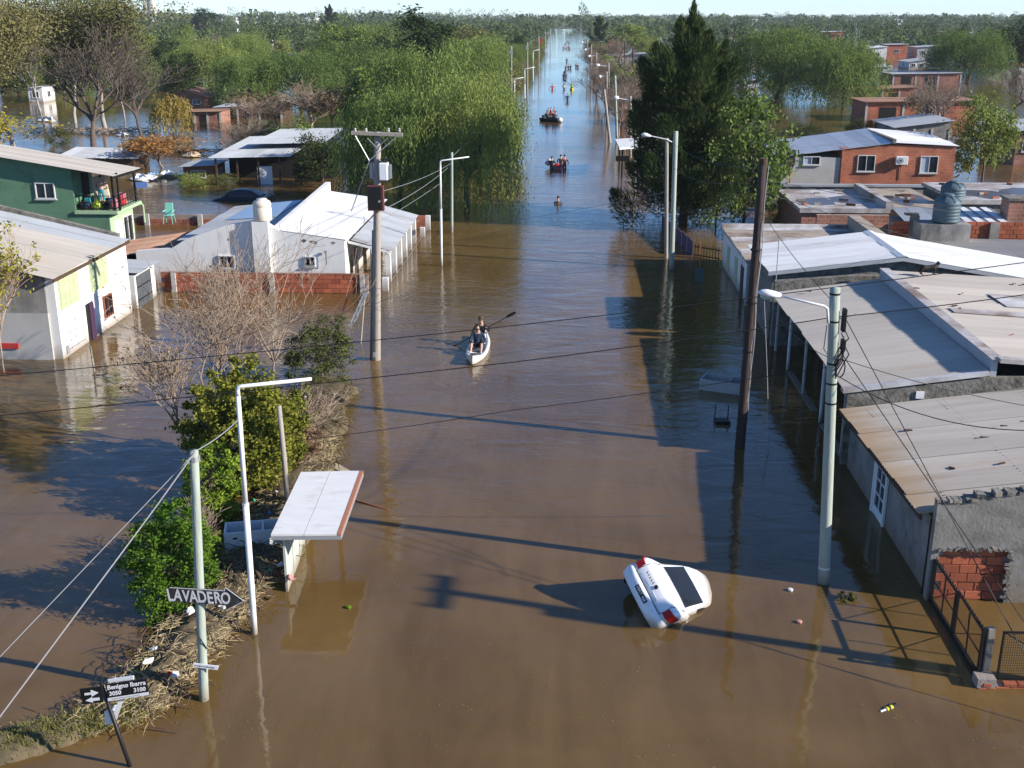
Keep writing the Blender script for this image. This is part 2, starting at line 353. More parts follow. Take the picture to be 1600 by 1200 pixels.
for nme, c in dict(navy=(.028, .045, .085), blackcloth=(.013, .013, .016), red=(.50, .035, .04), orange=(.60, .13, .06), lime=(.50, .58, .06), whitecloth=(.62, .62, .64), greycloth=(.11, .12, .15),
                   pink=(.55, .18, .22), teal=(.03, .30, .34), bluecloth=(.06, .12, .30), brown=(.10, .06, .04), denim=(.05, .07, .13)).items():
    mat('c_' + nme, c, .85, amt=.3, scale=14, bump=.15, bscale=25)
leafmat('lf_willow', (.062, .105, .026), (.215, .285, .080), (.34, .36, .13))
leafmat('lf_willow_gold', (.15, .14, .03), (.32, .27, .07), (.42, .34, .11))
leafmat('lf_broad', (.046, .076, .024), (.175, .22, .075), (.27, .29, .12))
leafmat('lf_light', (.085, .130, .030), (.24, .30, .080), (.35, .36, .13))
leafmat('lf_dark', (.016, .030, .012), (.062, .090, .032), (.11, .14, .052))
leafmat('lf_casuarina', (.014, .026, .010), (.065, .100, .034), (.13, .165, .06))
leafmat('lf_euca', (.075, .082, .030), (.22, .215, .085), (.33, .285, .12))
leafmat('lf_autumn', (.20, .10, .03), (.38, .22, .06), (.46, .32, .07))
leafmat('lf_brown', (.15, .105, .06), (.26, .19, .115), (.32, .24, .16))
leafmat('lf_yellow', (.20, .17, .02), (.42, .36, .045), (.55, .46, .06))
leafmat('lf_bush', (.050, .105, .014), (.17, .28, .035), (.32, .40, .08))
leafmat('lf_vine', (.06, .085, .014), (.27, .27, .045), (.46, .40, .08))
leafmat('lf_olive', (.07, .09, .028), (.20, .20, .072), (.30, .27, .12))
leafmat('lf_grass', (.11, .125, .04), (.27, .26, .085), (.40, .34, .16))
leafmat('lf_far', (.020, .038, .014), (.14, .175, .062), (.26, .25, .11), rnd=0, nscale=.08, iw=.25)

# ------------------------------------------------------------------ the setting: ground, flood water, haze
def grid(name, xs, ys, zf, m):
    V = np.array([(x, y, zf(x, y)) for y in ys for x in xs]); nx = len(xs)
    Fq = np.array([(j*nx+i, j*nx+i+1, (j+1)*nx+i+1, (j+1)*nx+i) for j in range(len(ys)-1) for i in range(nx-1)])
    return link(name, npmesh(name, V, Fq, m))
xs = [-4200, -2500, -1200] + list(range(-600, 601, 60)) + [1200, 2500, 4200]
ys = [-400, -100, 0, 100, 200, 300, 400, 500, 600, 700, 800, 900, 960, 1020, 1500, 2500, 4200]
def gz(x, y):
    land = max(0, min(1, (y - 920) / 80)); land = max(land, max(0, min(1, (abs(x) - 420) / 120)))
    return -1.0 + 1.15 * land
tag(grid('ground', xs, ys, gz, 'ground'), kind='structure')
tag(grid('flood_water', [-520, -200, -40, 0, 40, 200, 520], [-120, -20, 20, 60, 120, 300, 600, 1012], lambda x, y: 0.0, 'water'), kind='structure')

hz = bpy.data.materials.new('haze'); hz.use_nodes = True; t = hz.node_tree; t.nodes.remove(t.nodes['Principled BSDF'])
pv = t.nodes.new('ShaderNodeVolumePrincipled'); pv.inputs['Color'].default_value = (.80, .90, 1, 1); pv.inputs['Density'].default_value = .0001
pv.inputs['Anisotropy'].default_value = .0
t.links.new(pv.outputs[0], t.nodes['Material Output'].inputs['Volume']); M['haze'] = hz
o = MB().box((-4300, -450, -2.1), (4300, 4300, 36)).build('haze', 'haze'); tag(o, kind='stuff')

# ------------------------------------------------------------------ foliage
def rv(rng, n):
    v = rng.normal(size=(n, 3)); return v / np.linalg.norm(v, axis=1, keepdims=True)
def quads(P, U, Vv, su, sv):
    """one four-sided leaf per point: half axes U*su, V*sv"""
    n = len(P); su = np.broadcast_to(su, n)[:, None]; sv = np.broadcast_to(sv, n)[:, None]
    a = P - U*su; b = P + Vv*sv*.5 - U*su*.1; c = P + U*su; d = P - Vv*sv*.5 - U*su*.1
    return np.stack([a, d, c, b], 1).reshape(-1, 3), np.arange(n*4).reshape(n, 4)
def ortho(rng, U):
    r = rv(rng, len(U)); v = np.cross(U, r); return v / (np.linalg.norm(v, axis=1, keepdims=True) + 1e-9)
def clump_crown(seed, n, nclump, rx, rz, zc, leaf, spread=.28, flat=.7, shell=.55, asp=.6, down=0, low=-.75):
    """leaf clumps scattered through a lumpy crown, denser near its outside"""
    rng = np.random.default_rng(seed)
    d = rv(rng, nclump); d = d[(d[:, 2] > low)]; k = len(d)
    lump = 1 + .22*np.sin(d[:, 0]*4 + seed) * np.cos(d[:, 1]*5 - seed) + rng.normal(0, .10, k)
    rr = (shell + (1-shell)*rng.random(k)**.6) * lump
    C = d * rr[:, None] * np.array([rx, rx, rz]) + np.array([0, 0, zc])
    cs = spread * rx * (.5 + rng.random(k))
    idx = rng.integers(0, k, n); o = rng.normal(size=(n, 3)) * np.array([1, 1, flat]) * cs[idx][:, None] * .5
    P = C[idx] + o
    U = rv(rng, n); U[:, 2] = U[:, 2]*.6 - down; U /= np.linalg.norm(U, axis=1, keepdims=True)
    return quads(P, U, ortho(rng, U), leaf*(.6+.8*rng.random(n)), leaf*asp*2*(.6+.8*rng.random(n)))
def willow_crown(seed, ns, per, rx, h, leaf=.15, zdrop=.25):
    rng = np.random.default_rng(seed); Ps = []; Us = []
    nb = 34; ba = rng.random(nb)*2*np.pi; br = rx*(.15+.8*np.sqrt(rng.random(nb))); bz = h*(.62+.44*rng.random(nb)) - (br/rx)**2*h*.22
    for s in range(ns):
        i = rng.integers(0, nb); sp = rx*.30
        x = br[i]*np.cos(ba[i]) + rng.normal(0, sp*.55); y = br[i]*np.sin(ba[i]) + rng.normal(0, sp*.55); rad = math.hypot(x, y)
        z0 = bz[i] + rng.normal(0, h*.045) - .35*h*(math.hypot(x-br[i]*np.cos(ba[i]), y-br[i]*np.sin(ba[i]))/rx)**1.5
        ln = min(z0 - h*zdrop*rng.random()*(1.3 - rad/rx*.9), h*(.10 + .30*rng.random()**1.5))
        if rad > rx*.5 and rng.random() < .55: ln = z0 - h*(.03 + .14*rng.random())
        ln = max(ln, h*.10)
        tt = np.linspace(0, 1, per); ox = (x/(rad+.01)); oy = (y/(rad+.01)); sw = rng.normal(0, .10, 2)
        out = ln*.20*np.sqrt(tt)*(1-.35*tt)
        P = np.stack([x + ox*out + sw[0]*tt*ln, y + oy*out + sw[1]*tt*ln, z0 + .06*ln*np.sin(tt*3) - ln*tt**1.25], 1)
        P += rng.normal(0, .10, P.shape)
        U = np.stack([ox*.25 + rng.normal(0, .45, per), oy*.25 + rng.normal(0, .45, per), -np.ones(per)], 1)
        Ps.append(P); Us.append(U)
    P = np.concatenate(Ps); U = np.concatenate(Us); U /= np.linalg.norm(U, axis=1, keepdims=True); n = len(P)
    return quads(P, U, ortho(rng, U), leaf*1.6*(.7+.7*rng.random(n)), leaf*.75*(.6+.8*rng.random(n)))
def plume_crown(seed, n, nplume, rx, h, leaf=.16):
    """casuarina: upright feathery plumes stacked round a stem"""
    rng = np.random.default_rng(seed); Ps = []; Us = []
    per = n // nplume
    for i in range(nplume):
        f = (i + .5) / nplume; z = h*(.10 + .78*f); a = i*2.4 + rng.normal(0, .3)
        rad = rx*(1.0 - .80*f**2.8)*(.15 + .85*rng.random()); ln = h*(.12 + .15*rng.random())*(1.1 - .4*f); w = rx*(.36 - .17*f)*(.75 + .5*rng.random())
        ax = np.array([math.cos(a)*.85*(1-f*.7), math.sin(a)*.85*(1-f*.7), 1.0]); ax /= np.linalg.norm(ax)
        c = np.array([math.cos(a)*rad, math.sin(a)*rad, z])
        tt = rng.random(per); prof = np.sqrt(np.clip(np.sin(np.pi*np.clip(tt*.92+.06, 0, 1)), 0, 1))*(1.1-.75*tt)
        off = rv(rng, per)*w*prof[:, None]*(.45+.6*rng.random(per))[:, None]
        P = c + ax*((tt-.35)*ln)[:, None] + off
        U = ax*.8 + off/(w+.01)*.9 + rng.normal(0, .3, (per, 3)); Ps.append(P); Us.append(U)
    tip = rng.random(per*2); P = np.stack([rng.normal(0, .25, per*2)*(1-tip)*rx*.5, rng.normal(0, .25, per*2)*(1-tip)*rx*.5, h*(.78+.24*tip)], 1)
    Ps.append(P); Us.append(np.stack([P[:, 0]*.6, P[:, 1]*.6, np.ones(len(P))], 1) + rng.normal(0, .3, P.shape))
    P = np.concatenate(Ps); U = np.concatenate(Us); U /= np.linalg.norm(U, axis=1, keepdims=True); n = len(P)
    return quads(P, U, ortho(rng, U), leaf*1.7*(.6+.8*rng.random(n)), leaf*.45*(.6+.8*rng.random(n)))
def branches(seed, h, levels=4, r0=.12, spread=.55, kids=(3, 5), trunk=.3, up=.25, wob=.12, lean=(0, 0), first=None):
    """recursive limbs as tapered segments (p0,p1,r0,r1)"""
    rng = random.Random(seed); segs = []; tips = []
    def grow(p, d, ln, r, lv):
        q = p; dd = d.copy(); st = 3 if lv < levels-1 else 2; pts = [p]
        for i in range(st):
            dd = (dd + Vector((rng.gauss(0, wob), rng.gauss(0, wob), rng.gauss(0, wob*.6) + up*.10))).normalized()
            q2 = q + dd*(ln/st); ra = r*(1-.38*i/st); rb = r*(1-.38*(i+1)/st); segs.append((q, q2, ra, rb)); q = q2; pts.append(q)
        if lv >= levels: tips.append(q); return
        k = (first if (lv == 0 and first) else rng.randint(*kids))
        base = rng.random()*6.28
        for j in range(k):
            a = base + j*6.283/k + rng.gauss(0, .35); s = spread*(.6+.7*rng.random())
            side = Vector((math.cos(a), math.sin(a), 0)); side = (side - dd*side.dot(dd))
            if side.length < .05: side = Vector((1, 0, 0))
            nd = (dd*math.cos(s) + side.normalized()*math.sin(s) + Vector((0, 0, up*.3))).normalized()
            start = q if j == 0 or lv == 0 else pts[rng.randint(1, len(pts)-1)]
            grow(start, nd, ln*(.62+.28*rng.random()), r*.62*(.75+.4*rng.random()), lv+1)
    grow(Vector((0, 0, 0)), Vector((lean[0], lean[1], 1)).normalized(), h*trunk, r0, 0)
    return segs, tips
def segmesh(name, segs, m, n=4, minr=.006):
    k = len(segs); P0 = np.array([s[0] for s in segs]); P1 = np.array([s[1] for s in segs])
    r0 = np.maximum(np.array([s[2] for s in segs]), minr); r1 = np.maximum(np.array([s[3] for s in segs]), minr)
    d = P1 - P0; d /= np.linalg.norm(d, axis=1, keepdims=True) + 1e-9
    a = np.cross(d, np.array([.31, .72, .2])); a /= np.linalg.norm(a, axis=1, keepdims=True) + 1e-9; b = np.cross(d, a)
    V = []
    for P, r in ((P0 - d*.3*r0[:, None], r0), (P1, r1)):
        for t_ in range(n):
            an = 2*np.pi*t_/n; V.append(P + (a*math.cos(an) + b*math.sin(an))*r[:, None])
    V = np.stack(V, 1).reshape(-1, 3); Fs = []
    base = np.arange(k)[:, None]*(2*n)
    for t_ in range(n):
        Fs.append(np.concatenate([base+t_, base+(t_+1) % n, base+n+(t_+1) % n, base+n+t_], 1))
    return npmesh(name, V, np.concatenate(Fs), m, smooth=True)

# every kind of tree is built once, one unit = one metre, base at the origin; PROTO[kind] = [(root, height, width), ...]
PROTO = {}
def proto(kind, h, w, wood, leaves=None, leafm=None, woodm='bark', n=4):
    r = bpy.data.objects.new('tree', None); r.empty_display_size = .3
    parts = []
    me = segmesh('trunk', wood, woodm, n); parts.append(('trunk', me))
    if leaves is not None: parts.append(('crown', npmesh('crown', leaves[0], leaves[1], leafm)))
    PROTO.setdefault(kind, []).append((parts, h, w))
def ring_wood(seed, h, r0=.16, spread=.6, trunk=.32, levels=2, **k):
    return branches(seed, h, levels, r0, spread, (3, 4), trunk, **k)[0]
for s in range(3):
    wc = willow_crown(s+1, 1350, 19, 3.7, 8, .085); cc_ = clump_crown(s+5, 6500, 70, 3.3, 2.3, 5.6, .085, .32, down=.9, asp=.35, low=-.25)
    proto('willow', 8, 7.4, ring_wood(s, 6.4, .24, .65, .34, 3), (np.concatenate([wc[0], cc_[0]]), np.concatenate([wc[1], cc_[1] + len(wc[0])])), 'lf_willow')
proto('willow_gold', 5, 3.6, ring_wood(8, 5, .1), willow_crown(9, 300, 16, 1.8, 5, .11, .05), 'lf_willow_gold')
for s in range(4):
    proto('broad', 8, 7, ring_wood(20+s, 8, .18), clump_crown(20+s, 6500, 60, 3.3, 3.3, 4.7, .17, .34), 'lf_broad')
for s in range(2):
    proto('dark', 9, 6.4, ring_wood(30+s, 9, .2), clump_crown(30+s, 6500, 60, 3.0, 4.2, 5.0, .16, .30), 'lf_dark')
for s in range(3):
    proto('light', 7, 6.2, ring_wood(40+s, 8, .13, .5, .3, 3), clump_crown(40+s, 6000, 75, 2.9, 3.2, 4.2, .14, .30, down=.5), 'lf_light')
for s in range(3):
    sg, tp = branches(50+s, 16, 4, .13, .38, (2, 4), .30, up=.5, wob=.09)
    rng = np.random.default_rng(s); tp = np.array(tp); zz = np.array([q[1] for q in sg if q[2] < .09])
    C = np.concatenate([tp, zz[rng.integers(0, len(zz), len(tp)//2)]]); n_ = 15000; idx = rng.integers(0, len(C), n_)
    P = C[idx] + rng.normal(size=(n_, 3))*np.array([.62, .62, .75]) - np.array([0, 0, .25])
    U = rng.normal(size=(n_, 3))*.5 - np.array([0, 0, .9]); U /= np.linalg.norm(U, axis=1, keepdims=True)
    hgt = float(P[:, 2].max()); wid = float(np.percentile(P[:, 0], 97) - np.percentile(P[:, 0], 3))
    proto('euca', hgt, wid, sg, quads(P, U, ortho(rng, U), .12*(.6+.8*rng.random(n_)), .09*(.6+.8*rng.random(n_))), 'lf_euca', 'bark_pale', 5)
proto('casuarina', 12, 8.2, [(Vector((0, 0, 0)), Vector((0, .1, 5)), .28, .18), (Vector((0, .1, 5)), Vector((.1, 0, 10.5)), .18, .04)], plume_crown(60, 64000, 84, 4.0, 12, .115), 'lf_casuarina', n=6)
proto('spire', 9, 3.0, [(Vector((0, 0, 0)), Vector((0, 0, 7.5)), .14, .04)], plume_crown(62, 7000, 26, 1.5, 9, .17), 'lf_dark')
for s in range(2):
    proto('bush', 2.4, 3.0, branches(70+s, 2.2, 3, .05, .7, (3, 4), .25)[0], clump_crown(70+s, 6500, 80, 1.35, 1.2, 1.15, .055, .28, asp=.5, low=-.95), 'lf_broad')
for s in range(2):
    proto('hedge', 4, 5, ring_wood(75+s, 4, .08), clump_crown(75+s, 4000, 60, 2.2, 1.8, 1.9, .13, .32, low=-.95), 'lf_olive')
for s in range(4):
    sg, tp = branches(80+s, 6, 5, .085, .50, (3, 4), .22, up=.45, wob=.14, first=5); tp = np.array(tp)
    proto('bare', float(np.percentile(tp[:, 2], 98)), float(np.percentile(tp[:, 0], 97)-np.percentile(tp[:, 0], 3)), sg, woodm='twig')
for s in range(2):
    sg, tp = branches(90+s, 6, 4, .07, .55, (3, 4), .25, up=.4, first=4); tp = np.array(tp); rng = np.random.default_rng(s)
    n_ = 1500; P = tp[rng.integers(0, len(tp), n_)] + rng.normal(0, .22, (n_, 3)); U = rv(rng, n_)
    for kk, lm in (('autumn', 'lf_autumn'), ('brown', 'lf_brown')):
        proto(kk, float(P[:, 2].max()), float(np.percentile(P[:, 0], 97)-np.percentile(P[:, 0], 3)), sg, quads(P, U, ortho(rng, U), .10, .14), lm, 'twig')

NTREE = {}
def plant(kind, at, h, w, name, label, cat='tree', group=None, rz=None, leafm=None, woodm=None, var=None, lean=(0, 0)):
    """one tree of its own: an Empty at its foot with trunk and crown under it"""
    k = NTREE.get(kind, 0); NTREE[kind] = k+1
    parts, ph, pw = PROTO[kind][(k if var is None else var) % len(PROTO[kind])]
    e = thing(name, label, cat, at, (k*2.399) if rz is None else rz, group)
    e.rotation_euler.x, e.rotation_euler.y = lean
    e.scale = (w/pw, w/pw, h/ph)
    for nm, me in parts:
        if nm == 'crown' and leafm:
            me = LEAFCOPY.setdefault((me.name, leafm), None) or LEAFCOPY.__setitem__((me.name, leafm), me.copy()) or LEAFCOPY[(me.name, leafm)]
            me.materials[0] = M[leafm]
        if nm == 'trunk' and woodm:
            me = LEAFCOPY.setdefault((me.name, woodm), None) or LEAFCOPY.__setitem__((me.name, woodm), me.copy()) or LEAFCOPY[(me.name, woodm)]
            me.materials[0] = M[woodm]
        o = bpy.data.objects.new(nm, me); COL.objects.link(o); o.parent = e
    return e
LEAFCOPY = {}
BLOCK = []      # circles where no filler tree may stand
def ptree(kind, bx, by, ty, wpx, name, label, cat='tree', group=None, depth=-.4, **k):
    b = G(bx, by); h = HT(b, ty); w = wpx / ppm(b); BLOCK.append((b.x, b.y, w*.55))
    return plant(kind, (b.x, b.y, depth), h - depth, w, name, label, cat, group, **k)


# ------------------------------------------------------------------ building kit
def lerp(a, b, t): return Vector(a) + (Vector(b) - Vector(a))*t
def roof_sheets(parent, e0, e1, r0, r1, n, m, pitch=.11, amp=.014, name='roof_sheet', th=.012):
    """corrugated sheets laid side by side from e0->e1 (low edge) up to r0->r1 (high edge); each sheet a piece of its own"""
    e0, e1, r0, r1 = map(Vector, (e0, e1, r0, r1)); nrm = (e1-e0).cross(r0-e0).normalized()
    if nrm.z < 0: nrm = -nrm
    width = ((e1-e0).length + (r1-r0).length)/2
    k = max(4, int(width/n/pitch)*3); rr = random.Random(int(abs(e0.x*31+e0.y*17)*10))
    for i in range(n):
        mb = MB(); a, b = i/n - .004, (i+1)/n + .004; lift = .012*(i % 2); vs = []
        ext = rr.uniform(-.03, .03)
        for j in range(k+1):
            t_ = a + (b-a)*j/k; off = nrm*(amp*math.sin(j/3*2*math.pi) + lift)
            p = lerp(e0, e1, t_); q = lerp(r0, r1, t_); p = p + (p-q).normalized()*ext
            vs += [p+off, q+off, p+off-nrm*th, q+off-nrm*th]
        fs = []
        for j in range(k):
            o = j*4; fs += [(o, o+4, o+5, o+1), (o+2, o+3, o+7, o+6), (o, o+2, o+6, o+4), (o+1, o+5, o+7, o+3)]
        o = k*4; fs += [(0, 1, 3, 2), (o, o+2, o+3, o+1)]
        mb.add(vs, fs); mb.build(name, m, parent)
_brick = {}
def bricks(parent, o, du, length, height, bl=.33, bh=.19, depth=.10, gap=.016, m='brick', skip=None, dn=(0, -1, 0), z0=0., jit=.006):
    """courses of bricks (each its own piece) standing proud of a mortar backing; o = low left corner of the face"""
    o, du, dn = Vector(o), Vector(du).normalized(), Vector(dn); rr = random.Random(int(o.x*7+o.y*3))
    key = (bl, bh, depth, m)
    if key not in _brick:
        mb = MB().box((-bl/2+gap/2, -depth/2, -bh/2+gap/2), (bl/2-gap/2, depth/2, bh/2-gap/2))
        ob = mb.build('brick', m, None, bevel=.007); _brick[key] = ob.data; bpy.data.objects.remove(ob)
    me = _brick[key]; ang = math.atan2(du.y, du.x); rows = int(height/bh + .3); cols = int(length/bl + .5)
    for j in range(rows):
        for i in range(cols + (j % 2)):
            u = (i + .5 - .5*(j % 2))*bl
            if u < bl*.3 or u > length - bl*.3: continue
            if skip and skip(u, (j+.5)*bh): continue
            p = o + du*u + Vector((0, 0, z0 + (j+.5)*bh)) + dn*(-depth/2 + .012 + rr.uniform(-jit, jit))
            b = link('brick', me, parent); b.location = p; b.rotation_euler = (0, rr.gauss(0, .006), ang + rr.gauss(0, .006))
def wallbox(parent, lo, hi, m, name='wall'): return MB().box(lo, hi).build(name, m, parent)
def window(parent, c, u, n, w, h, kind='slide', fm='window_frame', glass='glass_dark', curtain=False):
    """a window set into a wall: reveal frame, sill, panes; c = centre on the wall face, u = along the wall, n = outwards"""
    c, u, n = Vector(c), Vector(u).normalized(), Vector(n).normalized(); z = Vector((0, 0, 1)); f = .055
    mb = MB()
    for s in (-1, 1):
        mb.obox(c + u*s*(w/2-f/2) + n*.02, u*f/2, n*.05, z*h/2); mb.obox(c + z*s*(h/2-f/2) + n*.02, u*(w/2-f), n*.05, z*f/2)
    if kind != 'fixed': mb.obox(c + n*.018, u*f*.4, n*.045, z*(h/2-f))
    fr = mb.build('window_frame', fm, parent)
    for s in (-1, 1):
        MB().obox(c + u*s*(w/4-f*.2) + n*(.008 + .01*s), u*(w/4-f*.55), n*.006, z*(h/2-f)).build('pane', 'curtain' if (curtain and s < 0) else glass, fr)
    MB().obox(c - z*(h/2+.03) + n*.05, u*(w/2+.06), n*.06, z*.03).build('window_sill', 'concrete_post', fr)
    if kind == 'bars':
        for k in range(4): MB().obox(c + u*(w*(k+.5)/4 - w/2) + n*.09, u*.009, n*.009, z*h/2).build('bar', 'dark_metal', fr)
        for s in (-1, 1): MB().obox(c + z*s*h*.27 + n*.075, u*w/2, n*.006, z*.012).build('bar', 'dark_metal', fr)
    return fr
def simple_house(name, label, x0, x1, y0, y1, h, wm='white_wall', rm='roof_grey', rise=.5, gable=None, wins=2, cat='house', brickwork=False, door=False, over=.3):
    t_ = thing(name, label, cat, ((x0+x1)/2, (y0+y1)/2, -1)); BLOCK.append(((x0+x1)/2, (y0+y1)/2, max(x1-x0, y1-y0)*.5))
    mb = MB()
    if gable:     # ridge along y
        xm = (x0+x1)/2
        mb.prism([(x0, y0, -1), (x1, y0, -1), (x1, y0, h), (xm, y0, h+rise), (x0, y0, h)], (0, y1-y0, 0)); mb.build('wall', wm, t_)
        roof_sheets(t_, (x0-over, y0-over, h-.08+.06), (x0-over, y1+over, h-.02), (xm, y0-over, h+rise+.05), (xm, y1+over, h+rise+.05), 4, rm)
        roof_sheets(t_, (x1+over, y0-over, h-.02), (x1+over, y1+over, h-.02), (xm, y0-over, h+rise+.05), (xm, y1+over, h+rise+.05), 4, rm)
    else:
        mb.prism([(x0, y0, -1), (x1, y0, -1), (x1, y0, h+rise), (x0, y0, h)], (0, y1-y0, 0)); mb.build('wall', wm, t_)
        roof_sheets(t_, (x0-over, y0-over, h+.03), (x0-over, y1+over, h+.03), (x1+over, y0-over, h+rise+.05), (x1+over, y1+over, h+rise+.05), max(3, int((y1-y0)/1.2)), rm)
    for k in range(wins):
        xx = x0 + (x1-x0)*(k+.5)/wins; window(t_, (xx, y0-.004, h*.55), (1, 0, 0), (0, -1, 0), min(1.2, (x1-x0)/wins*.5), min(.9, h*.45))
    if wins == 0:      # open sheds: dark doorways instead of windows
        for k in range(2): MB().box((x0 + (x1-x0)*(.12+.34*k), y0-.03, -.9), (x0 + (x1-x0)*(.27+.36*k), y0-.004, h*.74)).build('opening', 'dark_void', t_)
        for k in range(4): MB().box((x0 + (x1-x0)*k/3.0 - .12, y0-.06, -1), (x0 + (x1-x0)*k/3.0 + .12, y0-.032, h*.96)).build('pillar', 'concrete_post', t_)
        return t_
    if door: MB().obox(((x0+x1)/2, y0-.02, h*.3-.2), (.42, 0, 0), (0, .03, 0), (0, 0, .9)).build('door', 'wood_dark', t_)
    sx = x0 if x0 > 0 else x1; nx = -1 if x0 > 0 else 1
    window(t_, (sx + nx*.004, (y0+y1)/2, h*.55), (0, 1, 0), (nx, 0, 0), 1.0, min(.9, h*.45))
    return t_

# ------------------------------------------------------------------ right side, nearest: grey corner house with a long corrugated roof
t_ = thing('corner_house', 'grey cement house with pale corrugated roof and broken brick patch at lower right', 'house', (11, 26, -1))
mb = MB()
mb.prism([(8, 22.22, -1), (15, 22.22, -1), (15, 22.22, 2.75), (8, 22.22, 1.72)], (0, 7.4, 0)); mb.build('wall', 'cement', t_)
# front parapet, its plaster broken open over the bricks, ragged along the top
mb = MB(); rr = random.Random(3)
a0 = (8.0, 9.52); zb = 1.22
mb.prism([(7.9, 22.0, -1), (a0[0]+.06, 22.0, -1), (a0[0]+.06, 22.0, zb), (a0[1], 22.0, zb+.03), (a0[1]+.12, 22.0, -.2), (a0[1]+.2, 22.0, -1), (15, 22.0, -1)] + [(x_, 22.0, 2.25+.17*(x_-7.9)+rr.uniform(-.05, .04)) for x_ in np.linspace(15, 7.9, 24)], (0, .2, 0))
mb.build('front_wall', 'cement', t_)
bricks(t_, (8.02, 22.1, -.4), (1, 0, 0), 1.62, 1.66, .36, .205, .12, m='brick', z0=0, jit=.012)
MB().box((8.02, 22.12, -1), (9.7, 22.2, 1.3)).build('mortar', 'mortar', t_)
mb = MB()
for k in range(26):      # broken lip of plaster round the hole
    s = k/25; p = (8.05 + 1.45*s, 21.99, 1.22+.03*s + rr.uniform(-.03, .03)) if k % 2 == 0 else (9.54 + rr.uniform(-.05, .06), 21.99, 1.2*s)
    mb.obox(p, (rr.uniform(.02, .07), 0, rr.uniform(-.02, .02)), (0, .025, 0), (rr.uniform(-.02, .02), 0, rr.uniform(.015, .05)))
mb.build('broken_plaster', ['rough_cement'], t_)
mb = MB()
for k in range(60):      # worn coping of loose brick and mortar
    x_ = 7.95 + 7*k/60; mb.obox((x_, 22.1, 2.27+.17*(x_-7.9)+rr.uniform(-.02, .05)), (rr.uniform(.04, .09), rr.uniform(-.02, .02), 0), (0, rr.uniform(.08, .14), 0), (0, 0, rr.uniform(.02, .05)))
mb.build('coping', 'rough_cement', t_)
roof_sheets(t_, (7.62, 22.25, 1.95), (7.62, 29.5, 1.72), (15, 22.25, 2.95), (15, 29.5, 2.72), 7, 'roof_beige_rust', pitch=.16, amp=.022)
mb = MB()
for x_ in (8.4, 10.3, 12.4):
    for k in range(40): y_ = 22.45 + 7*k/40; mb.obox((x_, y_, 1.95 - .0317*(y_-22.25) + (x_-7.62)*.1355 + .028), (.013, 0, 0), (0, .013, 0), (0, 0, .006))
tag(mb.build('roof_screws', 'galv', t_), kind='stuff')
for k in range(9):
    x_, y_ = rr.uniform(8.5, 13), rr.uniform(22.8, 29); MB().obox((x_, y_, 1.95 - .0317*(y_-22.25) + (x_-7.62)*.1355 + .02), (rr.uniform(.04, .12), rr.uniform(-.04, .04), 0), (0, rr.uniform(.02, .05), 0), (0, 0, .015)).build('roof_rubble', 'wood_dark', t_)
MB().bar((7.66, 22.2, 1.86), (7.66, 29.5, 1.63), .05, .1).build('fascia', 'wood_dark', t_)
# white glazed door on the shaded street wall
d0 = thing('house_door', 'white half glazed door standing ajar in the shaded grey street wall', 'door', (7.95, 26.3, -1)) if False else None
dm = MB(); c = Vector((7.96, 26.15, .35)); 
for s in (-1, 1): dm.obox(c + Vector((0, s*.42, 0)), (.03, 0, 0), (0, .05, 0), (0, 0, 1.05))
for zz in (-1.0, -.15, 1.0): dm.obox(c + Vector((0, 0, zz)), (.03, 0, 0), (0, .37, 0), (0, 0, .05))
dm.obox(c + Vector((0, 0, -.58)), (.015, 0, 0), (0, .37, 0), (0, 0, .38))
for zz in (.24, .62): dm.obox(c + Vector((0, 0, zz)), (.02, 0, 0), (0, .37, 0), (0, 0, .018))
dm.obox(c + Vector((0, 0, .42)), (.02, 0, 0), (0, .018, 0), (0, 0, .55))
d_ = dm.build('door', 'white_trim', t_); tag(d_, 'white half glazed door in the shaded wall')
for i in range(2):
    for j in range(3): MB().obox(c + Vector((.0, -.19+.38*i, .05+.38*j)), (.006, 0, 0), (0, .165, 0), (0, 0, .165)).build('pane', 'glass_dark', d_)
MB().box((7.9, 26.62, -.9), (8.0, 26.72, 1.45)).build('door_frame', 'white_trim', t_)
MB().tube([(7.93, 22.3, 1.8), (7.93, 22.32, -.5)], .03, 6).build('drain_pipe', 'dark_metal', t_)

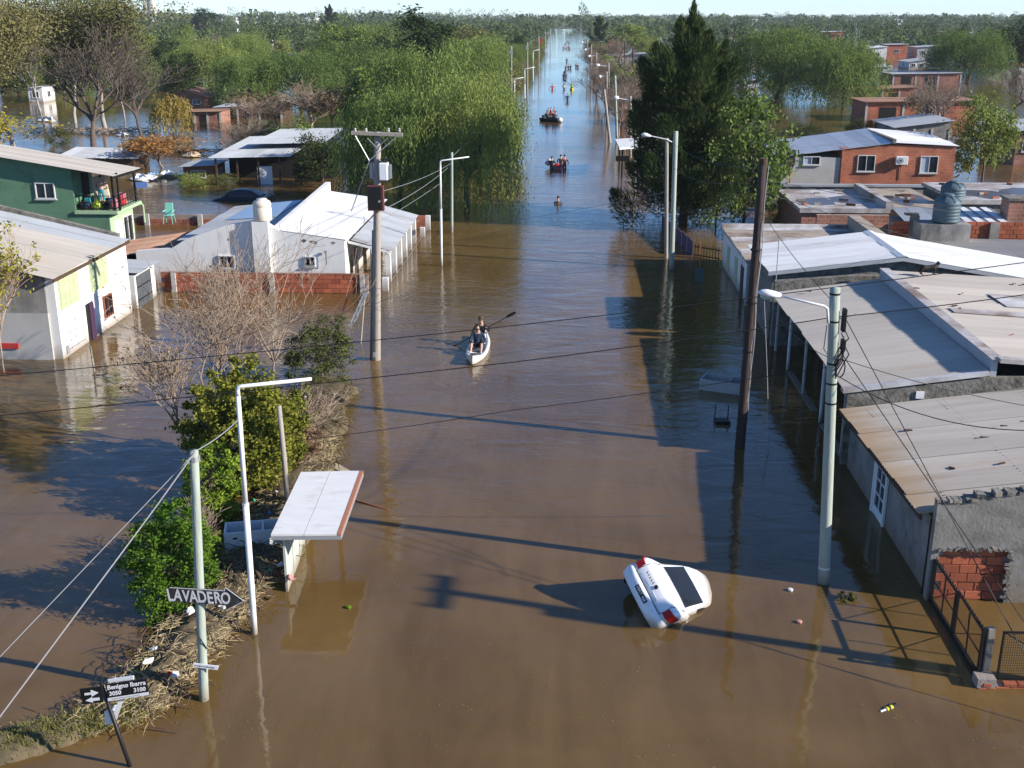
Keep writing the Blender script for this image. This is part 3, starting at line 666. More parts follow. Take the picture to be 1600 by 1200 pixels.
# fence of the corner house: black framed mesh panels, brick pier, low wall, second gate
t_ = thing('metal_fence', 'black framed wire mesh fence running from the broken brick wall to the brick pier', 'fence', (7.95, 20.5, -1))
posts = [(8.0, 22.0), (8.0, 20.55), (7.97, 18.95)]
for i, (x_, y_) in enumerate(posts):
    MB().box((x_-.04, y_-.04, -1), (x_+.04, y_+.04, [1.0, .98, 1.12][i])).build('post', 'dark_metal', t_)
for i in range(2):
    a, b = posts[i], posts[i+1]; mb = MB()
    for zz in (.08, .98 + .05*i): mb.bar((a[0], a[1]-.04, zz), (b[0], b[1]+.04, zz), .045, .045)
    mb.bar((a[0], a[1], .52), (b[0], b[1], .52), .02, .02); mb.bar((a[0], (a[1]+b[1])/2, .06), (b[0], (a[1]+b[1])/2, .98), .025)
    mb.bar((a[0], a[1]-.05, .1), (b[0], b[1]+.05, .95), .016); mb.build('rail', 'dark_metal', t_)
    mb = MB()
    for k in range(38):
        f = k/37; y_ = a[1] + (b[1]-a[1])*f; mb.bar((8.0, y_, .06), (8.0, y_, 1.0), .002)
    for k in range(40): mb.bar((8.0, a[1], .08+.023*k), (8.0, b[1], .08+.023*k), .0018)
    tag(mb.build('wire_mesh', 'dark_metal', t_), kind='stuff')
    mb = MB()
    for k in range(12):
        y_ = a[1] + (b[1]-a[1])*(k+.5)/12; mb.add([(7.985, y_-.02, 1.02), (8.015, y_, 1.02), (7.985, y_+.02, 1.02), (8, y_, 1.10)], [(0, 1, 3), (1, 2, 3), (2, 0, 3)])
    mb.build('spike', 'dark_metal', t_)
MB().box((7.97, 18.99, -1), (8.06, 22, .06)).build('plinth', 'dark_metal', t_)
t_ = thing('yard_gate_wall', 'low brick kerb with pier and wire gate at the lower right corner', 'gate', (8.6, 18.7, -1))
MB().box((7.9, 18.72, -1), (11, 18.84, .05)).build('mortar', 'mortar', t_)
bricks(t_, (8.22, 18.7, -.06), (1, 0, 0), 2.6, .17, .26, .085, .12, m='brick')
MB().box((7.86, 18.66, -1), (8.20, 18.95, .2)).build('pier', 'mortar', t_)
bricks(t_, (7.87, 18.655, -.06), (1, 0, 0), .34, .2, .17, .09, .06, m='brick')
MB().box((8.08, 19.02, -1), (8.2, 19.14, 1.05)).build('pier', 'pole_grey', t_)
mb = MB(); gx0, gx1 = 8.28, 9.9
for xx in (gx0, gx1): mb.bar((xx, 18.85, .1), (xx, 18.85, 1.12), .035)
for zz in (.12, 1.1): mb.bar((gx0, 18.85, zz), (gx1, 18.85, zz), .035)
mb.bar((gx0, 18.85, 1.1), (gx1, 18.85, .15), .018); mb.build('gate_frame', 'dark_metal', t_)
mb = MB()
for k in range(40): mb.bar((gx0 + (gx1-gx0)*k/39, 18.85, .12), (gx0 + (gx1-gx0)*k/39, 18.85, 1.1), .005)
for k in range(18): mb.bar((gx0, 18.85, .12+.055*k), (gx1, 18.85, .12+.055*k), .005)
tag(mb.build('wire_mesh', 'dark_metal', t_), kind='stuff')

# ------------------------------------------------------------------ second house on the right: gallery, two roofs with a parapet between them
t_ = thing('gallery_house', 'house with beige corrugated roof, dark gallery of posts and a long parapet across it', 'house', (12, 36, -1))
MB().box((9.6, 30.0, -1), (20, 41.4, 2.15)).build('wall', 'cement', t_)
MB().prism([(7.86, 29.72, -1), (20, 29.72, -1), (20, 29.72, 2.75), (11.6, 29.72, 2.62), (7.86, 29.72, 2.10)], (0, .22, 0)).build('front_wall', 'rough_cement', t_)
roof_sheets(t_, (7.75, 29.95, 2.24), (7.75, 41.2, 2.16), (11.62, 29.95, 2.80), (11.62, 41.2, 2.72), 10, 'roof_beige', pitch=.14, amp=.022)
roof_sheets(t_, (20, 29.95, 2.62), (20, 41.2, 2.62), (11.95, 29.95, 3.12), (11.95, 41.2, 3.05), 10, 'roof_beige', pitch=.14, amp=.022)
MB().box((11.66, 29.8, 1.5), (11.82, 41.3, 3.10)).build('parapet', 'roof_grey', t_)
MB().box((11.64, 29.78, 3.102), (11.98, 41.32, 3.13)).build('parapet_cap', 'membrane_white', t_)
mb = MB(); mb.prism([(7.72, 29.66, 2.12), (11.6, 29.66, 2.69), (11.6, 29.66, 2.79), (7.72, 29.66, 2.23)], (0, .28, 0)); mb.build('roof_trim', 'membrane_white', t_)
mb = MB(); mb.prism([(11.83, 29.66, 3.05), (20, 29.66, 2.56), (20, 29.66, 2.66), (11.83, 29.66, 3.17)], (0, .28, 0)); mb.build('roof_trim', 'membrane_white', t_)
MB().box((9.7, 29.68, 2.0), (9.92, 29.73, 2.2)).build('vent', 'white_trim', t_)
# white waterproofing patches painted on the right roof
for (x0, x1, y0, y1) in [(14.4, 20, 36.2, 38.0), (12.3, 20, 34.9, 35.5)]:
    za = lambda x: 3.10 - (x-11.95)*.0575 + .03
    MB().prism([(x0, y0, za(x0)), (x1, y0, za(x1)), (x1, y1, za(x1)), (x0, y1, za(x0))], (0, 0, .006)).build('roof_coating', 'membrane_white', t_)
for y_ in (30.4, 33.2, 35.9, 38.6, 41.0):
    MB().tube([(8.02, y_, -1), (8.02, y_, 2.2)], .055, 8).build('gallery_post', 'white_metal' if y_ in (33.2, 38.6) else 'concrete_post', t_)
MB().box((7.95, 30.0, -1), (8.15, 32.9, .06)).build('gallery_kerb', 'cement', t_)
MB().box((7.95, 34.2, -1), (8.15, 38.3, .05)).build('gallery_kerb', 'cement', t_)
for y_ in (32, 36.5, 39.5): MB().box((9.54, y_, -1), (9.62, y_+1.0, 1.4)).build('door', 'wood_dark', t_)
for k in range(14):
    x_, y_ = rr.uniform(8.2, 17), rr.uniform(30.5, 40.5); z_ = (2.24 + (x_-7.75)*.1447 if x_ < 11.6 else 3.12 - (x_-11.95)*.062) + .03
    MB().obox((x_, y_, z_), (rr.uniform(.03, .12), rr.uniform(-.04, .04), 0), (0, rr.uniform(.02, .05), 0), (0, 0, .015)).build('roof_rubble', rr.choice(['wood_dark', 'brick_old', 'cement']), t_)
# cat on this roof
t_c = FX(1443, 446, 12.9); t_c = Vector((13.0, t_c.y*13.0/12.9, 3.09))
cat = bpy.data.meshes.new('cat')
def skinned(name, verts, edges, rad, mats, face_mat=None, sub=1, root=0):
    """one continuous skin grown over a skeleton"""
    me = bpy.data.meshes.new(name + '_bones'); me.from_pydata(verts, edges, []); ob = bpy.data.objects.new(name, me); COL.objects.link(ob)
    md = ob.modifiers.new('skin', 'SKIN'); md.use_smooth_shade = True; md.branch_smoothing = .4
    sk = me.skin_vertices[0].data
    for i, r in enumerate(rad): sk[i].radius = (r, r) if not isinstance(r, tuple) else r; sk[i].use_root = (i == root)
    sb = ob.modifiers.new('sub', 'SUBSURF'); sb.levels = sub; sb.render_levels = sub
    dg = bpy.context.evaluated_depsgraph_get(); m2 = bpy.data.meshes.new_from_object(ob.evaluated_get(dg))
    bpy.data.objects.remove(ob); m2.name = name; m2.materials.clear()
    for m_ in mats: m2.materials.append(M[m_])
    if face_mat:
        for p in m2.polygons: p.material_index = face_mat(p.center)
    for p in m2.polygons: p.use_smooth = True
    return m2
def cat_mesh():
    v = [(0, 0, .24), (.16, 0, .25), (.30, 0, .27), (.40, 0, .34), (.47, 0, .37), (-.12, 0, .25), (-.24, 0, .20), (-.36, 0, .12), (-.46, 0, .14)]
    e = [(0, 1), (1, 2), (2, 3), (3, 4), (0, 5), (5, 6), (6, 7), (7, 8)]; r = [.085, .08, .075, .06, .035, .075, .022, .018, .014]
    for sx, x, bk in ((2, .28, .02), (5, -.11, -.03)):
        for s in (-1, 1):
            b = len(v); v += [(x, s*.055, .20), (x - (.05 if sx == 5 else -.01), s*.06, .11), (x + bk*.2, s*.06, .03), (x+.04, s*.06, .014)]; r += [.045, .026, .018, .02]
            e += [(sx, b), (b, b+1), (b+1, b+2), (b+2, b+3)]
    for s in (-1, 1): b = len(v); v += [(.385, s*.045, .43)]; r += [.012]; e += [(3, b)]
    return skinned('cat', v, e, r, ['hair'])
bpy.data.meshes.remove(cat)
o = link('cat', cat_mesh()); o.location = t_c; o.rotation_euler = (0, 0, R(8)); o.scale = (1.15, 1.15, 1.15)
tag(o, 'black cat walking across the beige corrugated roof', 'cat')

# ------------------------------------------------------------------ third: white gable roof
t_ = thing('white_roof_house', 'house with bright white gabled corrugated roof and rough cement gable wall', 'house', (13, 45, -1))
yf, yb = 42.4, 47.6; A = FY(1412, 401, yf); L0 = Vector((7.9, yf, 2.72)); Rr = FY(1640, 441, yf)
xr, zr = A.x, A.z; zR = zr - .0 - (20.5-xr)*abs((A.z-Rr.z)/(Rr.x-A.x))
MB().prism([(8.0, yf+.25, -1), (20.4, yf+.25, -1), (20.4, yf+.25, zR-.08), (xr, yf+.25, zr-.08), (8.0, yf+.25, L0.z-.08)], (0, yb-yf-.35, 0)).build('wall', 'rough_cement', t_)
MB().prism([(7.95, yf-.75, -1), (20.4, yf-.75, -1), (20.4, yf-.75, zR-.42), (16, yf-.75, zr-.85), (xr, yf-.75, zr-.62), (11, yf-.75, 2.75), (7.95, yf-.75, 2.5)], (0, .3, 0)).build('gable_wall', 'rough_cement', t_)
roof_sheets(t_, (7.8, yf, L0.z), (7.8, yb, L0.z), (xr, yf, zr), (xr, yb, zr), 5, 'roof_white')
roof_sheets(t_, (20.5, yf, zR), (20.5, yb, zR), (xr, yf, zr), (xr, yb, zr), 5, 'roof_white')
MB().prism([(xr-.22, yf-.04, zr-.01), (xr, yf-.04, zr+.055), (xr+.22, yf-.04, zr-.01), (xr, yf-.04, zr+.02)], (0, yb-yf+.08, 0)).build('ridge_cap', 'roof_white', t_)
MB().prism([(7.8, yf-.02, L0.z-.16), (xr, yf-.02, zr-.17), (20.5, yf-.02, zR-.16), (20.5, yf-.02, zR-.02), (xr, yf-.02, zr-.03), (7.8, yf-.02, L0.z-.02)], (0, .05, 0)).build('fascia', 'roof_grey', t_)
MB().tube([(8.05, yf-.3, 2.3), (8.05, yf-.3, 4.25)], .018, 6).build('roof_pipe', 'galv', t_)

# fourth: low white street house with a flat banded roof
t_ = thing('flat_roof_house', 'low white street house with flat roof banded tan and white', 'house', (11, 52, -1))
MB().box((8.0, 48.0, -1), (14.6, 56.2, 1.85)).build('wall', 'white_wall', t_)
MB().box((7.85, 47.9, 1.853), (14.7, 56.3, 1.95)).build('roof_slab', 'membrane_tan', t_)
for (a, b) in [(49.6, 50.6), (52.2, 53.4), (55.2, 56.28)]: MB().box((7.9, a, 1.954), (14.0, b, 1.962)).build('roof_band', 'membrane_white', t_)
MB().box((14.05, 47.92, 1.954), (14.6, 56.26, 2.55)).build('parapet', 'membrane_tan', t_)
MB().box((7.87, 56.0, 1.966), (14.0, 56.28, 2.1)).build('parapet', 'membrane_white', t_)
for y_ in (49.3, 51.2, 53.8): MB().box((7.965, y_, .2 if y_ > 50 else -.9), (8.003, y_+.75, 1.35)).build('shutter', 'wood_dark' if y_ < 50 else 'shutter', t_)
MB().bar((7.98, 47.95, -1), (7.98, 47.95, 1.85), .16).build('corner_post', 'concrete_post', t_)

# yard objects between the flat roofed house and the conifer
t_ = thing('panel_fence', 'short dark purple panel fence in the water behind the paired poles', 'fence', (6.9, 62, -1))
for i in range(6):
    a = lerp((5.75, 66, 0), (6.75, 58.4, 0), i/6); b = lerp((5.75, 66, 0), (6.75, 58.4, 0), (i+.93)/6)
    MB().prism([(a.x, a.y, -1), (b.x, b.y, -1), (b.x, b.y, .75), (a.x, a.y, .85)], (.04, 0, 0)).build('panel', M.get('panel_purple') or mat('panel_purple', (.10, .07, .12), .7, amt=.3), t_)
t_ = thing('yard_railing', 'dark railing with balusters in the water left of the low white house', 'fence', (7.3, 58, -1))
mb = MB()
for zz in (.55, .12): mb.bar((6.8, 58.2, zz), (8.0, 57.2, zz), .05)
mb.build('rail', 'dark_metal', t_)
for k in range(9):
    p = lerp((6.85, 58.15, -1), (7.95, 57.25, -1), k/8); MB().bar(p, p + Vector((0, 0, 1.7)), .035).build('baluster', 'dark_metal', t_)

# ------------------------------------------------------------------ red brick house with the air conditioner (brick joints too small here to build one by one)
def brickmat(name, c1, c2, mo, bw=.34, bh=.2):
    m = bpy.data.materials.new(name); m.use_nodes = True; t = m.node_tree; L = t.links; b = t.nodes['Principled BSDF']; b.inputs['Roughness'].default_value = .9
    geo = _n(t, 'ShaderNodeNewGeometry'); sp = _n(t, 'ShaderNodeSeparateXYZ'); L.new(geo.outputs['Position'], sp.inputs[0])
    ad = _n(t, 'ShaderNodeMath', operation='ADD'); L.new(sp.outputs['X'], ad.inputs[0]); L.new(sp.outputs['Y'], ad.inputs[1])
    cb = _n(t, 'ShaderNodeCombineXYZ'); L.new(ad.outputs[0], cb.inputs[0]); L.new(sp.outputs['Z'], cb.inputs[1])
    br = _n(t, 'ShaderNodeTexBrick'); br.inputs['Color1'].default_value = c4(c1); br.inputs['Color2'].default_value = c4(c2); br.inputs['Mortar'].default_value = c4(mo)
    br.inputs['Scale'].default_value = 1; br.inputs['Mortar Size'].default_value = .011; br.inputs['Brick Width'].default_value = bw; br.inputs['Row Height'].default_value = bh
    L.new(cb.outputs[0], br.inputs['Vector'])
    nz = _n(t, 'ShaderNodeTexNoise'); nz.inputs['Scale'].default_value = .9; nz.inputs['Detail'].default_value = 7; L.new(geo.outputs['Position'], nz.inputs['Vector'])
    hs = _n(t, 'ShaderNodeHueSaturation'); mr = _n(t, 'ShaderNodeMapRange'); L.new(nz.outputs[0], mr.inputs['Value']); mr.inputs['From Min'].default_value = .3; mr.inputs['From Max'].default_value = .7; mr.inputs['To Min'].default_value = .7; mr.inputs['To Max'].default_value = 1.25
    L.new(mr.outputs[0], hs.inputs['Value']); L.new(br.outputs[0], hs.inputs['Color']); L.new(hs.outputs[0], b.inputs['Base Color'])
    bp = _n(t, 'ShaderNodeBump'); bp.inputs['Strength'].default_value = .5; bp.inputs['Distance'].default_value = .02; bp.invert = True; L.new(br.outputs['Fac'], bp.inputs['Height']); L.new(bp.outputs[0], b.inputs['Normal'])
    M[name] = m
brickmat('brick_far', (.42, .135, .065), (.33, .10, .05), (.33, .20, .14))
brickmat('brick_far_old', (.33, .14, .09), (.24, .10, .065), (.34, .27, .22))
YB = 79.0
def WB(px, py): return FY(px, py, YB)
t_ = thing('brick_house', 'red brick house with two windows and a plastered grey end wall', 'house', (22, 83, -1))
a, b, c_ = WB(1222, 246), WB(1315, 232), WB(1396, 226); d_ = WB(1494, 229)
MB().box((a.x, YB, -1), (b.x-.004, YB+7, a.z)).build('plaster_wall', 'grey_plaster', t_)
MB().prism([(b.x, YB-.05, -1), (d_.x, YB-.05, -1), (d_.x, YB-.05, d_.z), (c_.x, YB-.05, c_.z), (b.x, YB-.05, b.z)], (0, 7, 0)).build('brick_wall', 'brick_far', t_)
roof_sheets(t_, (a.x-.3, YB-.15, a.z+.05), (c_.x, YB-.15, c_.z+.12), (a.x-.3, YB+7.3, a.z+.25), (c_.x, YB+7.3, c_.z+.4), 8, 'roof_white')
roof_sheets(t_, (d_.x+.2, YB-.15, d_.z+.05), (d_.x+.2, YB+7.3, d_.z+.2), (c_.x+.05, YB-.15, c_.z+.16), (c_.x+.05, YB+7.3, c_.z+.42), 5, 'roof_white')
MB().prism([(c_.x-.1, YB-.2, c_.z+.1), (c_.x+.12, YB-.2, c_.z+.1), (c_.x+.12, YB-.2, c_.z+.38), (c_.x-.1, YB-.2, c_.z+.38)], (0, 7.6, 0)).build('parapet', 'rough_cement', t_)
for (u, v, w_, h_, cu) in [(1268, 251, 26, 13, True), (1353, 255, 27, 25, False), (1451, 257, 27, 26, True)]:
    c = WB(u, v); k = 22.4; window(t_, (c.x, (YB if u < 1315 else YB-.05)-.004, c.z), (1, 0, 0), (0, -1, 0), w_/k, h_/k, curtain=cu, fm='window_frame')
MB().box((b.x+.05, YB-.10, -1), (b.x+.2, YB-.052, b.z-.1)).build('quoin', 'brick_far', t_)
soot = mat('soot', (.05, .05, .05), .95, (.02, .02, .02), scale=4)
c = WB(1233, 252); mb = MB(); n = 18
mb.prism([(c.x + .42*math.cos(k*2*math.pi/n)*(1+.12*math.sin(k*3)), YB-.004, c.z + .62*math.sin(k*2*math.pi/n)*(1+.1*math.cos(k*5))) for k in range(n)], (0, -.004, 0)); tag(mb.build('soot_mark', 'soot', t_), 'black soot stain above the stove pipe')
MB().tube([(c.x+.1, YB-.25, -1), (c.x+.1, YB-.25, c.z-.3)], .05, 8).build('stove_pipe', 'rust_edge', t_)
c = WB(1407, 250); t2 = thing('air_conditioner', 'white air conditioner box hung on the red brick wall', 'air conditioner', (c.x, YB-.3, c.z-.3))
MB().box((c.x-.4, YB-.42, c.z-.28), (c.x+.4, YB-.1, c.z+.28)).build('casing', 'white_metal', t2, bevel=.02)
mb = MB(); mb.tube([(c.x-.1, YB-.422, c.z), (c.x-.1, YB-.44, c.z)], .2, 20); mb.build('fan_grille', 'galv', t2)
MB().tube([(c.x-.1, YB-.441, c.z), (c.x-.1, YB-.452, c.z)], .06, 12).build('fan_hub', 'dark_metal', t2)
for s in (-1, 1): MB().bar((c.x+s*.3, YB-.4, c.z-.3), (c.x+s*.3, YB-.06, c.z-.3), .04).build('bracket', 'dark_metal', t2)
MB().tube([(c.x+.05, YB-.1, c.z-.3), (c.x+.08, YB-.1, c.z-1.3)], .025, 6).build('pipe', 'brown_pipe' if 'brown_pipe' in M else 'rust_edge', t2)

# ------------------------------------------------------------------ low flooded roofs, brick walls and tanks between the brick house and the white gable
t_ = thing('yard_wall_long', 'long grey capped yard wall below the red brick house', 'wall', (22, 71.5, -1))
p0, p1 = FY(1196, 291, 72.5), FY(1640, 297, 72.5)
MB().box((p0.x, 72.5, -1), (p1.x+3, 72.75, p0.z)).build('wall', 'cement', t_); MB().box((p0.x-.1, 72.4, p0.z+.002), (p1.x+3, 72.85, p0.z+.14)).build('coping', 'roof_grey', t_)
def slab_roof(name, label, y0, y1, xa, xb, z, rm, wm, par=None):
    t_ = thing(name, label, 'building', ((xa+xb)/2, (y0+y1)/2, -1))
    MB().box((xa, y0, -1), (xb, y1, z-.2)).build('wall', wm, t_)
    MB().box((xa-.12, y0-.12, z-.197), (xb+.12, y1+.12, z)).build('roof_slab', rm, t_)
    MB().box((xa-.15, y0-.15, z-.2), (xb+.15, y0-.122, z+.05)).build('coping', 'membrane_white', t_)
    n = 14; rr2 = random.Random(int(xa*10)); cx_, cy_ = (xa+xb)/2, (y0+y1)/2 - .6
    for k_ in range(2): MB().prism([(cx_ + (k_-.5)*(xb-xa)*.42 + (xb-xa)*.24*math.cos(a)*rr2.uniform(.7, 1.15), cy_ + (k_-.5)*.8 + (y1-y0)*.24*math.sin(a)*rr2.uniform(.7, 1.15), z+.003+.003*k_) for a in np.linspace(0, 5.9, n)], (0, 0, .003)).build('puddle', 'puddle', t_)
    for k_ in range(7): MB().obox((rr2.uniform(xa+.4, xb-.4), rr2.uniform(y0+.4, y1-.4), z+.06), (rr2.uniform(.08, .3), rr2.uniform(-.1, .1), 0), (0, rr2.uniform(.06, .12), 0), (0, 0, .055)).build('rubble', rr2.choice(['brick_old', 'cement', 'wood_dark']), t_)
    if par: MB().box((xb-.1, y0-.1, z+.002), (xb+.25, y1+.1, z+par)).build('parapet', 'membrane_white', t_)
    return t_
pa, pb = FY(1268, 326, 62.0), FY(1392, 325, 62.0)
slab_roof('flat_shed', 'flat roofed shed with peeling white membrane left of the water tanks', 62, 69, pa.x-.5, pb.x-.2, pa.z, 'membrane_white', 'brick_far_old', .4)
pc, pd = FY(1400, 322, 63.0), FY(1470, 320, 63.0)
slab_roof('flat_shed', 'flat roofed shed with brown wet roof just left of the water tanks', 62.6, 70, pc.x+.05, pd.x+.3, pc.z-.05, 'membrane_tan', 'cement')
pe = FY(1505, 318, 63.0)
slab_roof('flat_shed', 'flat cream roofed shed right of the water tanks', 63.5, 70.5, pe.x+.1, pe.x+7, pe.z+.1, 'membrane_white', 'rough_cement')
pw = FY(1275, 352, 58.5); pw2 = FY(1388, 352, 58.5)
t_ = thing('old_yard_wall', 'old weathered brick and cement yard wall behind the white gable roof', 'wall', (pw.x+2, 58.5, -1))
MB().box((pw.x, 58.5, -1), (pw2.x, 58.7, pw.z-.1)).build('wall', 'cement', t_)
MB().box((pw.x, 58.45, pw.z-.097), (pw2.x, 58.68, pw.z+.55)).build('brick_band', 'brick_far_old', t_)
MB().box((pw.x+2.4, 58.36, -1), (pw2.x-.1, 58.44, pw.z+.0)).build('rusty_sheet', 'roof_rusty', t_)
q0, q1 = FY(1390, 347, 55.0), FY(1640, 352, 55.0)
t_ = thing('red_yard_wall', 'red brick yard wall with cement pillars beside the blue water tank', 'wall', ((q0.x+q1.x)/2, 55, -1))
MB().box((q0.x, 55.05, -1), (q1.x, 55.18, q0.z-.02)).build('mortar', 'mortar', t_)
bricks(t_, (q0.x, 55.0, 0), (1, 0, 0), q1.x-q0.x, q0.z-.9, .36, .2, .1, m='brick', z0=.9)
for u in (1424, 1550):
    c = FY(u, 380, 55); MB().box((c.x-.22, 54.86, -1), (c.x+.22, 54.99, q0.z+(.35 if u == 1424 else .02))).build('pillar', 'cement', t_)
c = FY(1424, 336, 55); MB().box((c.x-.3, 54.8, q0.z+.353), (c.x+.3, 55.2, q0.z+.45)).build('chimney_cap', 'rough_cement', t_)
def water_tank(label, px, pyb, y, r, h, m='tank_blue'):
    c = FY(px, pyb, y); t_ = thing('water_tank', label, 'water tank', (c.x, c.y, c.z))
    prof = [(r*.96, 0), (r, .05)]
    for k in range(5): z = h*(.08 + .12*k); prof += [(r, z), (r*.965, z+h*.02), (r*.965, z+h*.05), (r, z+h*.07)]
    prof += [(r*.99, h*.72), (r*.82, h*.82), (r*.5, h*.92), (r*.44, h*.93)]
    MB().lathe(prof, c, 28).build('tank_body', m, t_, smooth=True)
    MB().lathe([(r*.42, h*.931), (r*.46, h*.94), (r*.46, h*.99), (r*.3, h*1.02), (.02, h*1.03)], c, 20).build('lid', m, t_, smooth=True)
    for k in range(8):
        a = k*math.pi/4 + .3; p = c + Vector((math.cos(a)*r*.97, math.sin(a)*r*.97, h*.74)); q = c + Vector((math.cos(a)*r*.5, math.sin(a)*r*.5, h*.935)); MB().bar(p, q, .07, .06).build('rib', m, t_)
    return c
c = FY(1474, 346, 54.2); t_ = thing('tank_stand', 'dark cement block carrying the front blue water tank', 'tank stand', (c.x, 54.2, -1))
MB().box((c.x-1.25, 53.4, -1), (c.x+1.05, 54.7, c.z-.01)).build('block', 'stained_wall', t_)
water_tank('grey blue ribbed water tank on the cement block, the front one', 1477, 346, 54.0, .62, 1.3)
water_tank('blue water tank standing on the far flat roof, the back one', 1487, 318, 64.5, .68, 1.25)
t_ = thing('skylight_roof', 'low grey corrugated roof with bright clear sheets right of the front water tank', 'roof', (22, 58, -1))
r0, r1 = FY(1420, 352, 57), FY(1590, 352, 57)
MB().box((r0.x, 57.2, -1), (r1.x, 60.4, r0.z-.12)).build('wall', 'cement', t_)
roof_sheets(t_, (r0.x, 57, r0.z), (r1.x, 57, r0.z), (r0.x+.1, 60.6, r0.z+.32), (r1.x-.1, 60.6, r0.z+.32), 7, 'roof_grey')
for k in range(4):
    f = .56 + .11*k; a = lerp((r0.x, 57, r0.z), (r1.x, 57, r0.z), f); b = lerp((r0.x+.1, 60.6, r0.z+.32), (r1.x-.1, 60.6, r0.z+.32), f); n_ = Vector((0, 0, .035))
    MB().prism([a+n_, a+n_+Vector((.34, 0, 0)), b+n_+Vector((.34, 0, 0)), b+n_], (0, 0, .008)).build('clear_sheet', 'roof_white', t_)
c = FY(1592, 345, 58); t_ = thing('brick_chimney', 'stout old brick chimney at the right edge above the red yard wall', 'chimney', (c.x, 58.6, -1))
MB().box((c.x-.55, 58.1, -1), (c.x+.8, 59.2, c.z+1.0)).build('stack', 'brick_far_old', t_); MB().box((c.x-.62, 58.03, c.z+1.003), (c.x+.87, 59.27, c.z+1.12)).build('cap', 'rough_cement', t_)
c = FY(1510, 392, 51.5); t_ = thing('beige_roof_shed', 'low shed with beige sheet roof in front of the red yard wall', 'shed', (c.x+4, 52, -1))
MB().box((c.x-1.6, 50.4, -1), (c.x+9, 54.0, c.z-.2)).build('wall', 'cement', t_); roof_sheets(t_, (c.x-1.8, 50.2, c.z-.1), (c.x+9, 50.2, c.z-.3), (c.x-1.8, 54.2, c.z+.12), (c.x+9, 54.2, c.z-.1), 8, 'roof_beige')

# ------------------------------------------------------------------ further houses on the right, each where the photograph shows it
SEEN = []
def phouse(name, label, pxl, pxr, pyb, pyt, depth, **k):
    a, b = G(pxl, pyb), G(pxr, pyb); y0 = (a.y+b.y)/2; x0 = FY(pxl, pyb, y0).x; x1 = FY(pxr, pyb, y0).x
    SEEN.append((pxl, pxr, y0)); h = FY((pxl+pxr)/2, pyt, y0).z; return simple_house(name, label, x0, x1, y0, y0+depth, max(1.2, h), **k)
phouse('grey_shed', 'grey cement shed with slanting flat roof behind the brick house', 1398, 1482, 226, 200, 8, wm='cement', rm='roof_grey', rise=.7, wins=0)
phouse('brick_shed', 'long low red brick shed with dark opening, behind the willow water', 1352, 1525, 190, 160, 7, wm='brick_far', rm='roof_rusty', rise=.15, wins=0)
phouse('brick_ruin', 'low roofless looking red brick shed right behind the long one', 1352, 1430, 158, 140, 6, wm='brick_far', rm='roof_rusty', rise=.3, wins=0)
phouse('brick_house', 'wide low brick house beyond the flooded yard, far right', 1395, 1500, 132, 116, 9, wm='brick_far_old', rm='roof_grey', rise=.2, wins=0)
phouse('brick_house', 'tall narrow red brick house among grey roofs in the right distance', 1384, 1416, 92, 70, 8, wm='brick_far', rm='roof_grey', rise=.1, wins=1)
phouse('white_shed', 'long white roofed shed left of the tall narrow brick house', 1355, 1384, 96, 76, 10, wm='white_wall', rm='roof_white', rise=.5, wins=1)
phouse('grey_house', 'grey plastered house right of the tall narrow brick house', 1432, 1470, 92, 74, 9, wm='grey_plaster', rm='roof_grey', rise=.4, wins=2)
phouse('brick_house', 'small red brick house with white roof in the far right distance', 1288, 1318, 66, 50, 12, wm='brick_far', rm='roof_white', rise=.3, wins=2)
phouse('brick_house', 'red walled house behind the bare trees on the right bank', 948, 972, 72, 56, 12, wm='brick_far', rm='roof_grey', rise=.6, gable=True, wins=1)
phouse('grey_house', 'wide grey roofed house behind the bare trees left of the conifer', 950, 1010, 106, 88, 12, wm='grey_plaster', rm='roof_grey', rise=.5, wins=2)
phouse('brick_shed', 'rusty roofed brick shed below the lamp row left of the conifer', 972, 1010, 196, 172, 6, wm='brick_far', rm='roof_rusty', rise=.3, wins=1)
phouse('mauve_house', 'low house with mauve tiled roof at the far right edge', 1530, 1610, 122, 105, 10, wm='grey_plaster', rm='roof_tile', rise=.4, wins=2)
phouse('brick_house', 'distant red roofed house at upper right beyond the willow', 1462, 1486, 60, 50, 12, wm='brick_far', rm='roof_white', rise=.3, wins=1)
phouse('dark_brick_house', 'dark brick house with white framed window cut by the right edge', 1583, 1660, 258, 205, 8, wm='brick_far_old', rm='roof_grey', rise=.3, wins=2)
phouse('white_house', 'small white house beyond the right hand willow', 1358, 1392, 118, 106, 8, wm='white_wall', rm='roof_white', rise=.3, wins=1)
phouse('white_shed', 'low white roof in the water right of the conifer top', 1140, 1185, 140, 128, 6, wm='white_wall', rm='roof_white', rise=.2, wins=1)
phouse('blue_house', 'lilac painted house glimpsed behind the light green tree on the right', 1178, 1216, 292, 240, 6, wm=(mat('lilac', (.20, .19, .42), .8, amt=.2) and 'lilac'), rm='roof_grey', rise=.3, wins=1)

